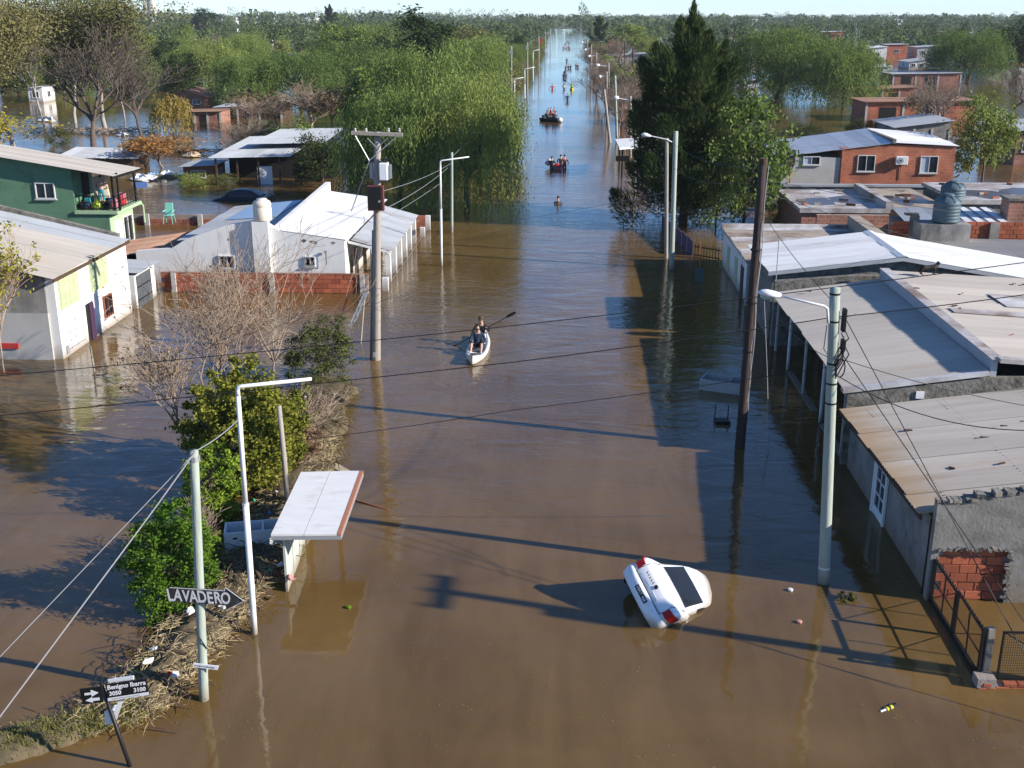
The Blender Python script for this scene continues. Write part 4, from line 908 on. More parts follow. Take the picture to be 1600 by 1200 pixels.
# ------------------------------------------------------------------ left side: white two-storey house
t_ = thing('white_two_storey_house', 'white two storey house with green shutters and beige metal roof on the left', 'house', (-21, 42, -1))
X = -18.2
MB().prism([(-30, 38.7, -1), (X, 38.7, -1), (X, 38.7, 3.02), (-24.4, 38.7, 4.38), (-30, 38.7, 4.38)], (0, 6.9, 0)).build('wall', 'white_wall', t_)
MB().prism([(-30, 38.6, 1.75), (X-.32, 38.6, 1.75), (X-.32, 38.6, 3.05), (-24.4, 38.6, 4.3), (-30, 38.6, 4.3)], (0, .097, 0)).build('gable_wall', 'stained_wall', t_); MB().box((-30, 38.6, -1), (X-.32, 38.698, 1.748)).build('gable_base', 'grey_plaster', t_)
roof_sheets(t_, (X+.14, 38.35, 3.09), (X+.14, 43.9, 3.09), (-24.4, 38.35, 4.47), (-24.4, 43.9, 4.47), 5, 'roof_beige')
roof_sheets(t_, (X+.14, 43.92, 3.09), (X+.14, 45.7, 3.09), (-24.4, 43.92, 4.47), (-24.4, 45.7, 4.47), 2, 'roof_grey')
MB().bar((X+.16, 38.35, 3.0), (X+.16, 45.7, 3.0), .04, .12).build('fascia', 'wood_dark', t_)
MB().prism([(-24.4, 45.72, 4.2), (X-.3, 45.72, 2.9), (X-.3, 45.72, 3.30), (-24.4, 45.72, 4.68)], (0, .22, 0)).build('parapet', 'rough_cement', t_)
MB().box((-24.75, 38.7, 4.0), (-24.45, 45.9, 5.3)).build('upper_wall', 'white_wall', t_)

for (y0, y1) in ((38.95, 40.65), (41.75, 43.45)):
    MB().box((X-.02, y0, 1.75), (X+.03, y1, 3.05)).build('shutter_frame', 'shutter', t_)
    for j in range(7): 
        for i in range(4):
            w_ = (y1-y0-.1)/4; MB().box((X+.032, y0+.05+i*w_+.012, 1.79+.175*j), (X+.055, y0+.05+(i+1)*w_-.012, 1.79+.175*j+.15)).build('shutter_slat', 'shutter', t_)
MB().box((X-.05, 41.05, -1), (X+.012, 41.75, 1.45)).build('doorway', 'dark_void', t_)
mb = MB(); n = 10
for k in range(n):
    y_ = 41.32 + .36*k/n; mb.box((X+.03+.03*math.sin(k*2), y_, -.15), (X+.07+.03*math.sin(k*2), y_+.036, 1.42))
mb.build('door_curtain', mat('curtain_red', (.16, .05, .07), .9, (.04, .05, .14), scale=14), t_)
window(t_, (X+.004, 43.1, .92), (0, 1, 0), (1, 0, 0), .85, .85, 'bars', fm='wood_red')
# wall bracket lamp, grille and house number beside the door
MB().box((X+.002, 42.75, 1.68), (X+.02, 43.0, 1.86)).build('number_plate', 'board_edge', t_)
mb = MB(); mb.bar((X+.02, 42.2, 1.48), (X+.5, 42.2, 1.52), .02); mb.bar((X+.5, 42.2, 1.52), (X+.5, 42.2, 1.38), .05); mb.build('wall_bracket', 'dark_metal', t_)
mb = MB()
for zz in (.25, .55, .85, 1.2): mb.bar((X+.08, 39.35, zz), (X+.08, 40.55, zz), .015)
for k in range(3): mb.bar((X+.08, 39.35+.6*k, .2), (X+.08, 39.35+.6*k, 1.25), .02)
mb.build('window_grille', 'galv', t_)
MB().box((X+.002, 39.3, .25), (X+.012, 40.6, 1.2)).build('shuttered_window', 'white_trim', t_)
MB().box((X-3.4, 38.54, .42), (X-1.55, 38.62, .62)).build('canopy', 'trash_red', t_)
MB().box((X+.002, 39.0, .1), (X+.06, 39.2, .4)).build('meter_box', 'galv', t_)
# garage beside it
t_ = thing('garage', 'low white garage with dark grey metal door and sheet roof', 'garage', (-20, 46.9, -1))
MB().box((-24, 46.16, -1), (X, 48.6, 1.42)).build('wall', 'white_wall', t_)
roof_sheets(t_, (X+.25, 45.0+1.2, 1.55), (X+.25, 48.75, 1.55), (-23.5, 46.2, 1.75), (-23.5, 48.75, 1.75), 3, 'roof_grey')
for k in range(3): MB().box((X+.004, 45.0+1.35+.56*k, -1), (X+.04, 45.0+1.35+.56*(k+1)-.015, 1.36)).build('door_panel', 'door_grey', t_)
mb = MB(); 
for zz in (.3, .85): mb.box((X+.041, 46.36, zz), (X+.055, 48.0, zz+.05))
mb.build('door_rail', 'dark_metal', t_)

# ------------------------------------------------------------------ brick yard wall, each brick laid, cement posts
t_ = thing('brick_yard_wall', 'long red brick yard wall in front of the white house on the left', 'wall', (-13.5, 49.3, -1))
MB().box((-18.2, 49.36, -1), (-8.75, 49.46, .84)).build('mortar', 'mortar', t_)
bricks(t_, (-18.2, 49.3, -.2), (1, 0, 0), 9.4, 1.04, .38, .21, .1, m='brick')
for x_ in (-17.6, -13.1, -9.0): MB().box((x_-.1, 49.2, -1), (x_+.1, 49.29, .9)).build('post', 'concrete_post', t_)
MB().box((-18.2, 49.28, .865), (-8.75, 49.47, .9)).build('coping', 'brick_far_old', t_)
t_ = thing('brick_yard_wall', 'red brick wall with pale posts between the green house and the water', 'wall', (-18, 66, -1))
w0, w1 = FY(208, 335, 66.0), FY(345, 338, 66.0)
MB().box((w0.x, 66.06, -1), (w1.x, 66.16, w0.z)).build('mortar', 'mortar', t_); bricks(t_, (w0.x, 66.0, 0), (1, 0, 0), w1.x-w0.x, w0.z, .40, .24, .1, m='brick_old', z0=-.1)
for u in (230, 313): c = FY(u, 340, 66); MB().box((c.x-.14, 65.85, -1), (c.x+.14, 65.98, w0.z+.05)).build('post', 'concrete_post', t_)

# white house with gabled parapet, tank and columned porch
t_ = thing('white_gable_house', 'white house with gabled parapet wall, cream tank and columned porch on the left', 'house', (-14, 56, -1))
Y0 = 51.0
def WP(px, py): return FY(px, py, Y0)
prof = [WP(538, 376), WP(437, 361), WP(408, 343), WP(352, 352), WP(290, 374), WP(268, 388), WP(212, 392)]
xl, xrt = prof[-1].x, prof[0].x
MB().prism([(xl, Y0, -1), (xrt, Y0, -1)] + [(p.x, Y0, p.z) for p in prof], (0, .25, 0)).build('gable_wall', 'white_wall', t_)
zA, zB = WP(437, 361), WP(538, 376); Yb = 63.0
zr0 = FY(474, 320, Yb).z; 
MB().prism([(zA.x-1.2, Y0+.26, -1), (xrt, Y0+.26, -1), (xrt, Y0+.26, zB.z-.12), (zA.x-.1, Y0+.26, zA.z-.12)], (0, Yb-Y0-.4, 0)).build('wall', 'white_wall', t_)
roof_sheets(t_, (xrt+.15, Y0+.05, zB.z+.03), (xrt+.15, Yb, zB.z+.03), (zA.x, Y0+.05, zA.z+.04), (zA.x, Yb, zA.z+.04), 9, 'roof_white')
MB().prism([(zA.x-.28, Y0+.27, zA.z-.3), (zA.x-.02, Y0+.27, zA.z-.3), (zA.x-.02, Y0+.27, zA.z+.22), (zA.x-.28, Y0+.27, zA.z+.22)], (0, Yb-Y0-.3, .35)).build('parapet', 'white_wall', t_)
ll = WP(290, 374); 
roof_sheets(t_, (ll.x-.5, Y0+.3, ll.z-.1), (ll.x-.5, Yb-2, ll.z-.1), (zA.x-.4, Y0+.3, zA.z-.08), (zA.x-.4, Yb-2, zA.z-.08), 8, 'roof_grey')
tz = lambda x: ll.z-.1 + (x-ll.x+.5)*(zA.z+.02-ll.z)/(zA.x-.4-ll.x+.5) + .04
MB().prism([(-17.0, 56, tz(-17.0)), (-14.4, 55.5, tz(-14.4)), (-14.2, 60.8, tz(-14.2)), (-16.9, 60.5, tz(-16.9))], (0, 0, .02)).build('roof_tarp', 'tarp_blue', t_)
for (u, v, w_, h_) in [(355, 409, .78, .62), (485, 408, .48, .46)]:
    c = WP(u, v); window(t_, (c.x, Y0-.004, c.z), (1, 0, 0), (0, -1, 0), w_, h_, 'bars', fm='white_trim')
c = WP(408, 345); MB().box((c.x-.38, Y0-.3, -1), (c.x+.38, Y0-.004, c.z+.0)).build('tank_pillar', 'white_wall', t_)
MB().tube([(c.x-.5, Y0-.06, -1), (c.x-.5, Y0-.06, c.z-.25)], .035, 6).build('down_pipe', 'white_trim', t_)
c2 = Vector((c.x+.06, Y0+.1, c.z+.02)); t2 = thing('water_tank', 'cream domed water tank on the pillar of the white house', 'water tank', c2)
MB().lathe([(.40, 0), (.42, .05), (.42, .55), (.40, .60), (.40, .63), (.42, .68), (.42, .78), (.36, .88), (.24, .93), (.23, .99), (.02, 1.0)], c2, 24).build('tank_body', 'tank_cream', t2, smooth=True)
c = WP(510, 398); MB().tube([(c.x, Y0-.12, c.z-.45), (c.x, Y0-.12, c.z+.15)], .02, 5).build('wall_pipe', 'dark_metal', t_); MB().obox((c.x, Y0-.12, c.z+.16), (.07, 0, 0), (0, .05, 0), (0, 0, .05)).build('lamp', 'galv', t_)
# flaking patches under the parapet
for (u, v) in [(475, 373), (487, 374), (492, 376), (520, 376), (357, 371)]:
    c = WP(u, v); rr2 = random.Random(u); MB().prism([(c.x+.13*math.cos(k)*rr2.uniform(.4, 1), Y0-.003, c.z-.1+.10*math.sin(k)*rr2.uniform(.4, 1)) for k in np.linspace(0, 5.6, 7)], (0, -.003, 0)).build('flaked_patch', 'stained_wall', t_)
# street face of the house with dark openings, porch roof and square columns
for (y_, w_, z0, z1) in [(52.0, .7, -.2, 1.1), (53.3, .7, -.9, 1.25), (55.6, .9, -.9, 1.25), (58.2, 1.0, .1, 1.1), (60.5, .9, .1, 1.1)]:
    MB().box((xrt+.002, y_, z0), (xrt+.03, y_+w_, z1)).build('window_opening' if z0 > -.5 else 'door', 'glass_dark', t_)
roof_sheets(t_, (-7.95, 51.6, 1.50), (-7.95, 61.4, 1.50), (xrt+.2, 51.6, 2.02), (xrt+.2, 61.4, 2.02), 10, 'roof_grey')
MB().prism([(-8.0, 51.55, 1.38), (xrt+.05, 51.55, 1.86), (xrt+.05, 51.55, 1.98), (-8.0, 51.55, 1.47)], (0, .06, 0)).build('fascia', 'white_trim', t_)
MB().box((-8.28, 51.7, 1.33), (-8.12, 61.2, 1.46)).build('porch_beam', 'white_trim', t_)
for k in range(6): y_ = 51.85 + 1.85*k; MB().box((-8.32, y_-.13, -1), (-8.08, y_+.13, 1.33)).build('column', 'white_wall', t_)
# front garden wall posts with wire between, brick pier at the far end
t_ = thing('garden_fence', 'white square fence posts with wire along the street before the white house', 'fence', (-8.1, 58, -1))
for (x_, y_, h_) in [(-8.05, 49.9, .62), (-7.95, 63.0, .55), (-7.9, 65.2, .85)]: MB().box((x_-.13, y_-.13, -1), (x_+.13, y_+.13, h_)).build('post', 'white_wall', t_)
mb = MB()
for zz in (.15, .4): mb.tube([(-8.02, 50, zz), (-7.95, 57, zz-.04), (-7.92, 65.2, zz)], .008, 4)
mb.build('wire', 'wire_light', t_)
MB().box((-9.6, 65.6, -1), (-8.05, 65.8, .75)).build('brick_panel', 'brick_far', t_)
# wire gate in the water by the big pole
t_ = thing('wire_gate', 'leaning grey wire gate in the water at the end of the brick yard wall', 'gate', (-8.6, 46, -1))
mb = MB(); a, b = Vector((-8.75, 49.2, 0)), Vector((-8.45, 43.4, 0))
for k in range(5): p = lerp(a, b, k/4); mb.bar(p + Vector((0, 0, -1)), p + Vector((.05*(k % 2), 0, .55 - .05*k)), .045)
for zz in (.12, .42): mb.bar(a + Vector((0, 0, zz)), b + Vector((0, 0, zz-.15)), .03)
mb.build('gate_frame', 'galv', t_)
mb = MB()
for k in range(40): p = lerp(a, b, k/39); mb.bar(p + Vector((0, 0, -.1)), p + Vector((0, 0, .45-.004*k)), .008)
tag(mb.build('wire_mesh', 'galv', t_), kind='stuff')
# rusty lean-to behind the garage
t_ = thing('rusty_lean_to', 'rusty sheet metal lean-to roof between the garage and the white house', 'shed', (-19.5, 54, -1))
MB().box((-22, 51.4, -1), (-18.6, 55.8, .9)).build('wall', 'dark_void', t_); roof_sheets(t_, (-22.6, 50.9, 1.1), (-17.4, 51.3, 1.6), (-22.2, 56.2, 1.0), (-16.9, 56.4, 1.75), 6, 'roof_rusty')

# ------------------------------------------------------------------ green two-storey house
t_ = thing('green_house', 'green two storey house with roofed balcony full of belongings on the left', 'house', (-30, 61, -1))
YG = 58.5
def GP(px, py): return FY(px, py, YG)
cr = GP(170, 340); cu = GP(110, 265); fl = GP(118, 336)
xg = cr.x; xu = cu.x; zf_ = GP(117, 334).z; zroof = GP(105, 263).z
MB().box((-46, YG, -1), (xg, YG+3.3, zf_)).build('lower_wall', 'green_paint', t_)
gl_ = GP(5, 243); rt = GP(182, 273); sl_ = (gl_.z-rt.z)/(rt.x-gl_.x); zz_ = lambda x: rt.z + (rt.x-x)*sl_
MB().prism([(-46, YG-.003, zf_+.002), (xu, YG-.003, zf_+.002), (xu, YG-.003, zz_(xu)-.12), (-46, YG-.003, zz_(-46)-.12)], (0, 2.6, 0)).build('upper_wall', 'green_paint', t_)
MB().box((xg+.002, YG, -1), (xg+.05, YG+3.3, zf_-.1)).build('street_wall', 'light_green', t_)
MB().box((xu+.002, YG-.12, zf_+.003), (xg+.55, YG+3.45, zf_+.17)).build('balcony_slab', 'light_green', t_)
roof_sheets(t_, (rt.x, YG-.5, rt.z), (rt.x+.2, YG+2.9, rt.z-.02), (-46, YG-.5, zz_(-46)), (-46, YG+2.9, zz_(-46)), 6, 'roof_beige')
MB().bar((rt.x+.02, YG-.5, rt.z-.08), (rt.x+.22, YG+2.9, rt.z-.1), .05, .12).build('fascia', 'dark_metal', t_)
for y_ in (YG+.05, YG+3.15): MB().bar((xg+.35, y_, zf_+.17), (xg+.35, y_, rt.z-.1), .09).build('balcony_post', 'dark_metal', t_)
MB().bar((xu+2.4, YG+.05, zf_+.17), (xu+2.4, YG+.05, rt.z+.1), .08).build('balcony_post', 'dark_metal', t_)
MB().box((xu+.003, YG+1.2, zf_+.17), (xu+.03, YG+2.1, zf_+2.0)).build('door', 'dark_void', t_)
mb = MB()
for (a, b) in [((xu+.1, YG, 0), (xg+.45, YG, 0)), ((xg+.45, YG, 0), (xg+.45, YG+3.3, 0))]:
    for zz in (.3, .62, .95): mb.bar(Vector(a)+Vector((0, 0, zf_+zz)), Vector(b)+Vector((0, 0, zf_+zz)), .035)
    L_ = (Vector(b)-Vector(a)).length
    for k in range(int(L_/.35)): p = lerp(a, b, k*.35/L_); mb.bar(p + Vector((0, 0, zf_+.17)), p + Vector((0, 0, zf_+.95)), .02)
mb.build('balcony_railing', 'dark_metal', t_)
c = GP(71, 298); window(t_, (c.x, YG-.007, c.z), (1, 0, 0), (0, -1, 0), 1.05, .85, fm='window_frame')
c = FX(178, 352, xg+.05); MB().box((xg+.052, YG+.5, -1), (xg+.09, YG+1.5, zf_-.5)).build('door', 'white_trim', t_)
window(t_, (xg+.055, YG+2.3, .75), (0, 1, 0), (1, 0, 0), 1.3, 1.5, 'bars', fm='white_trim')
MB().tube([(xg+.5, YG+3.42, zf_+.05), (xg+.62, YG+3.42, zf_-.1), (xg+.62, YG+3.42, .9)], .05, 8).build('drain_pipe', 'light_green', t_)
# belongings heaped on the balcony, each its own
rr = random.Random(9)
def bag(x, y, z, s, m):
    mb = MB(); mb.ball((0, 0, s*.42), (s*.5, s*.42, s*.45), 9, 6)
    mb.v = [(a*(1+.16*math.sin(9*b+7*c_)), b*(1+.16*math.cos(8*a)), max(0, c_*(1+.1*math.sin(7*a+3*b)))) for a, b, c_ in mb.v]
    mb.tube([(0, 0, s*.82), (.02, 0, s*.98)], [s*.09, s*.16], 7); o = mb.build('bundle', m, smooth=True); o.location = (x, y, z); return o
names = [('c_blackcloth', 'black bin bag'), ('c_navy', 'dark blue bundle'), ('c_red', 'red clothes bundle'), ('c_lime', 'yellow green bag'), ('c_whitecloth', 'white sack'), ('c_blackcloth', 'second black bin bag'), ('c_pink', 'pink blanket bundle'), ('c_greycloth', 'grey sack'), ('c_bluecloth', 'pale blue bundle'), ('c_red', 'red and white bag')]
spots = [(.45, .35), (.95, .3), (1.45, .4), (1.9, .35), (2.4, .5), (2.9, .4), (3.4, .6), (.7, 1.0), (1.7, 1.1), (3.3, 1.7)]
for (m_, nm), (dx, dy) in zip(names, spots):
    tag(bag(xu+dx*(xg+.3-xu)/3.7, YG+dy, zf_+.172, rr.uniform(.38, .62), m_), nm + ' in the heap on the green house balcony', 'bundle', 'belongings on the balcony')
for k in range(9):
    m_, nm = [('c_teal', 'teal box'), ('wood_light', 'wooden crate'), ('c_whitecloth', 'white appliance box'), ('c_red', 'red crate'), ('c_greycloth', 'grey suitcase'), ('c_navy', 'navy suitcase'), ('c_lime', 'lime plastic crate'), ('c_brown', 'brown cardboard box'), ('c_pink', 'pink plastic box')][k]
    w_, d_, h_ = rr.uniform(.16, .28), rr.uniform(.14, .24), rr.uniform(.14, .32); o = MB().box((-w_, -d_, 0), (w_, d_, h_*2)).build('stored_box', m_, bevel=.02); o.location = (xu + .35 + (xg-xu-.4)*((k*.37) % 1), YG + 1.0 + 1.5*((k*.61) % 1), zf_+.172); o.rotation_euler.z = k*.8
    tag(o, nm + ' in the heap at the back of the green house balcony', 'box', 'belongings on the balcony')
mt = MB().obox((0, 0, .85), (.38, 0, 0), (0, .07, 0), (.0, .0, .85)).build('mattress', mat('mattress', (.62, .52, .38), .9, amt=.15), bevel=.04); mt.location = (xu+1.25, YG+.95, zf_+.19); mt.rotation_euler = (R(-14), R(-10), .2); tag(mt, 'cream mattress propped upright on the green house balcony', 'mattress')
mt = MB().obox((0, 0, .6), (.12, 0, 0), (0, .05, 0), (0, 0, .6)).build('rolled_rug', 'c_red', bevel=.04); mt.location = (xu+.8, YG+1.05, zf_+.19); mt.rotation_euler = (0, R(14), .2); tag(mt, 'red rolled rug leaning beside the cream mattress', 'rug')
cl = MB().box((-.3, -.01, -.32), (.3, .01, 0)).build('hung_cloth', 'c_bluecloth'); cl.location = (xg+.75, YG+3.15, zf_+1.25); cl.rotation_euler = (0, 0, .5); tag(cl, 'pale blue cloth hung at the far corner of the green balcony', 'cloth')
# lean-to roof behind the green house
w0 = G(160, 268); t_ = thing('tarp_shed', 'low shed with patched white roof behind the green house', 'shed', (w0.x, w0.y+2, -1))
MB().box((w0.x-3.2, w0.y, -1), (w0.x+2.6, w0.y+3.5, 1.0)).build('wall', 'wood_dark', t_); roof_sheets(t_, (w0.x-3.6, w0.y-.4, 1.15), (w0.x+3, w0.y-.4, 1.05), (w0.x-3.6, w0.y+4, 1.5), (w0.x+3, w0.y+4, 1.35), 6, 'roof_grey')
# dark open shed with two sheet roofs, sunken car before it
def pshed():
    a, b = G(335, 288), G(505, 290); y0 = a.y; t_ = thing('open_shed', 'dark open sided shed with two overlapping grey sheet roofs on the left', 'shed', ((a.x+b.x)/2, y0+3, -1))
    zt = FY(400, 247, y0).z
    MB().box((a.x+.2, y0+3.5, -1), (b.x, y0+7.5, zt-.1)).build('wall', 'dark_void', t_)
    for k in range(6): x_ = a.x+.2 + (b.x-a.x-.3)*k/5; MB().bar((x_, y0+.1, -1), (x_, y0+.1, zt-.05), .11).build('post', 'wood_dark', t_)
    roof_sheets(t_, (a.x-.3, y0-.2, zt), (b.x-2.4, y0-.2, zt+.15), (a.x-.3+1.0, y0+8, zt+.75), (b.x-1.6, y0+8, zt+.9), 7, 'roof_grey')
    roof_sheets(t_, (a.x+2.0, y0+2.6, zt+.72), (b.x-.4, y0+2.6, zt+.85), (a.x+3.0, y0+9, zt+1.25), (b.x, y0+9, zt+1.35), 6, 'roof_grey')
    MB().box((b.x-2.2, y0+.2, .2), (b.x-.2, y0+.26, 1.2)).build('crate_side', 'wood_dark', t_)
    MB().box((a.x+3.2, y0+.3, 0), (a.x+4.3, y0+.36, 1.3)).build('door', 'white_trim', t_)
pshed()
phouse('grey_roof_house', 'low house with pale patched sheet roof left of centre', 338, 440, 186, 168, 6, wm='wood_dark', rm='roof_grey', rise=.25, wins=0)
phouse('orange_roof_house', 'small house with orange tiled roof standing in water at upper left', 258, 325, 168, 152, 6, wm='brick_far_old', rm='roof_tile', rise=.9, gable=True, wins=2)
phouse('brick_shed', 'low brick shed at the water below the orange roofed house', 285, 345, 192, 180, 4, wm='brick_far_old', rm='roof_rusty', rise=.1, wins=0)
phouse('grey_shed', 'long dark shed with light roof behind the left willows', 520, 580, 126, 108, 8, wm='wood_dark', rm='roof_white', rise=.25, wins=2)
phouse('white_shed', 'white roofed shed behind the dark willow on the left', 405, 440, 122, 105, 8, wm='grey_plaster', rm='roof_white', rise=.3, wins=1)
phouse('white_hut', 'small white hut among eucalyptus trunks on the left', 46, 68, 160, 138, 4, wm='white_wall', rm='roof_white', rise=.2, wins=1)
phouse('brick_house', 'small pinkish brick house at the left bank of the far street', 768, 800, 82, 70, 10, wm='brick_far_old', rm='roof_tile', rise=.6, gable=True, wins=1)
phouse('grey_shed', 'small grey shed roof in the water before the dark open shed', 288, 335, 286, 270, 3, wm='wood_red', rm='roof_grey', rise=.1, wins=1)

# small houses far among the trees
for i, (u0, u1, vb, vt, wm_, rm_, lb) in enumerate([(1092, 1118, 92, 82, 'white_wall', 'roof_white', 'small white house just right of the conifer top'), (1142, 1166, 80, 71, 'grey_plaster', 'roof_grey', 'small grey house above the left of the two willows'), (1196, 1226, 62, 54, 'white_wall', 'roof_white', 'low white house far behind the two willows'), (1236, 1262, 76, 67, 'brick_far', 'roof_grey', 'little brick house between the tops of the two willows'), (1336, 1356, 84, 74, 'grey_plaster', 'roof_white', 'small pale house left of the long white shed'), (1420, 1446, 108, 97, 'white_wall', 'roof_grey', 'small white house with grey roof over the brick ruins'), (1446, 1480, 126, 114, 'grey_plaster', 'roof_rusty', 'rust roofed hut before the pale willow'), (1496, 1520, 74, 66, 'brick_far_old', 'roof_white', 'small brick house above the pale willow'), (1552, 1580, 84, 74, 'white_wall', 'roof_tile', 'tile roofed white house near the right edge'), (1586, 1606, 72, 63, 'grey_plaster', 'roof_white', 'pale house touching the right edge far back'), (1008, 1034, 70, 61, 'white_wall', 'roof_tile', 'tile roofed house left of the conifer far back'), (984, 1002, 62, 54, 'grey_plaster', 'roof_white', 'pale roofed house beyond the red walled house'), (1048, 1076, 60, 52, 'white_wall', 'roof_white', 'white house far behind the conifer'), (350, 374, 106, 97, 'grey_plaster', 'roof_white', 'pale roofed house in the trees left of centre'), (404, 426, 70, 61, 'white_wall', 'roof_grey', 'white house under the far warehouses at left'), (280, 300, 72, 63, 'white_wall', 'roof_white', 'little white house near the foot of the tower'), (596, 622, 70, 60, 'grey_plaster', 'roof_white', 'pale house above the big willow clump'), (700, 724, 66, 58, 'brick_far', 'roof_grey', 'brick house above the right of the willow clump'), (744, 764, 56, 50, 'white_wall', 'roof_white', 'white house far back left of the street'), (1136, 1160, 56, 49, 'brick_far', 'roof_tile', 'red house far back right of the conifer top'), (1270, 1290, 52, 46, 'white_wall', 'roof_white', 'tiny white house near the right horizon'), (1420, 1440, 54, 47, 'grey_plaster', 'roof_white', 'tiny pale house near the right horizon'), (446, 476, 96, 85, 'white_wall', 'roof_white', 'white roofed house among trees left of the willow clump'), (500, 526, 86, 77, 'grey_plaster', 'roof_grey', 'grey house behind the willow clump, upper left'), (300, 328, 96, 85, 'white_wall', 'roof_grey', 'white house in the trees above the orange roof'), (558, 580, 76, 68, 'white_wall', 'roof_tile', 'tile roofed house behind the top of the willow clump'), (1166, 1190, 104, 94, 'white_wall', 'roof_white', 'white house glimpsed left of the two willows'), (1506, 1534, 96, 86, 'white_wall', 'roof_grey', 'white walled house behind the pale willow')]):
    phouse('far_house', lb, u0, u1, vb, vt, 9, wm=wm_, rm=rm_, rise=.5, wins=2, gable=(i % 3 == 0))
# landmarks near the horizon
def far_at(px, y): return FY(px, 22, y)
c = far_at(238, 1150); t_ = thing('silo_tower', 'pale twin cylinder tower above the trees at upper left', 'tower', (c.x, 1150, 0))
MB().lathe([(4.2, 0), (4.2, 26), (4.4, 26.2), (4.4, 27.5), (.3, 28.5)], (c.x, 1150, 0), 24).build('tall_silo', mat('silo', (.5, .48, .44), .8, amt=.15, scale=.3), t_, smooth=False)
MB().lathe([(2.4, 0), (2.4, 21), (.2, 22)], (c.x-5.5, 1148, 0), 20).build('short_silo', 'silo', t_)
for i, (u, w_, h_, y_) in enumerate([(262, 12, 5, 1250), (352, 16, 5, 1250), (408, 24, 6, 1250), (478, 20, 5, 1250), (1395, 26, 3, 1300), (1180, 18, 3, 1300)]):
    c = far_at(u, y_); t_ = thing('white_warehouse', ['small white warehouse near the tower', 'white domed roof warehouse right of the tower', 'wide white warehouse at upper left', 'white flat warehouse left of the narrow conifer', 'pale warehouse near the right horizon', 'pale low warehouse right of the conifer top'][i], 'warehouse', (c.x, y_, 0))
    MB().box((c.x-w_/2, y_, -.5), (c.x+w_/2, y_+20, h_*.7+4)).build('wall', 'white_trim', t_)
    mb = MB(); n = 10; mb.prism([(c.x - (w_/2+.3)*math.cos(math.pi*k/n), y_-.3, h_*.7+4 + h_*.25*math.sin(math.pi*k/n)) for k in range(n+1)], (0, 20.6, 0)); mb.build('roof', 'roof_white', t_)
    for k in range(3): MB().box((c.x-w_/3+w_/3*k-.9, y_-.05, 3), (c.x-w_/3+w_/3*k+.9, y_-.02, 6)).build('window', 'glass_dark', t_)
# right of the street
ptree('casuarina', 1068, 348, 8, 225, 'casuarina_tree', 'tall dark feathery conifer towering over the right side of the street', rz=.6)
ptree('light', 1160, 352, 156, 146, 'leafy_tree', 'light green leafy tree right beside the tall dark conifer', rz=2.2, var=0, leafm='lf_light')
ptree('light', 1118, 356, 210, 90, 'leafy_tree', 'smaller light green tree tucked against the foot of the dark conifer', var=1)
ptree('willow', 1212, 158, 42, 142, 'willow_tree', 'wide weeping willow standing in floodwater behind the red brick house, left one of two', var=0)
ptree('willow', 1319, 166, 64, 100, 'willow_tree', 'rounder weeping willow standing in floodwater, right one of the two behind the brick house', var=1)
ptree('willow', 1512, 128, 46, 112, 'willow_tree', 'pale weeping willow behind the low brick sheds at far right', var=2)
ptree('broad', 1588, 122, 34, 90, 'broad_tree', 'dark bushy tree at the right edge beside the pale willow', leafm='lf_dark')
ptree('light', 1534, 290, 160, 96, 'leafy_shrub_tree', 'bright leafy young tree right of the red brick house', leafm='lf_light', var=2)
ptree('bare', 1478, 215, 120, 90, 'bare_tree', 'bare twiggy tree behind the grey roofed shed on the right', var=0)
ptree('bare', 1580, 175, 100, 110, 'bare_tree', 'bare tangled grey tree at the far right edge above the water', var=1)
ptree('brown', 1445, 200, 140, 60, 'thin_tree', 'thin brownish sapling between the grey shed and the brick shed')
ptree('bush', 1345, 212, 185, 50, 'shrub', 'low yellowish shrub on the bank behind the red brick house', 'shrub', leafm='lf_olive')
ptree('bush', 1250, 210, 192, 60, 'shrub', 'low olive shrub at the water behind the grey plastered wall', 'shrub', leafm='lf_olive')
ptree('bush', 1215, 345, 310, 40, 'shrub', 'small green shrub beside the flat white flooded roof', 'shrub', leafm='lf_bush')
for i, (bx, by, ty, w, lb) in enumerate([(965, 212, 128, 60, 'beside the leaning wooden pole'), (948, 172, 98, 62, 'behind the leaning pole, over the water'), (985, 200, 110, 70, 'between the street lamps and the dark conifer'),
        (935, 148, 92, 48, 'at the water edge right of the waders'), (1000, 150, 90, 80, 'behind the lamp row, left of the conifer'), (975, 235, 165, 60, 'above the white shelter roof'), (925, 118, 72, 40, 'far up the right bank of the street'), (965, 120, 60, 66, 'in front of the red gabled house')]):
    ptree('bare', bx, by, ty, w, 'bare_tree', 'bare grey branching tree ' + lb + ' on the right bank', var=i)
ptree('spire', 936, 82, 26, 34, 'cypress_tree', 'dark narrow conifer beyond the right bank of the far street')
ptree('light', 985, 96, 40, 62, 'leafy_tree', 'loose light green tree left of the tall conifer, further away', leafm='lf_willow')
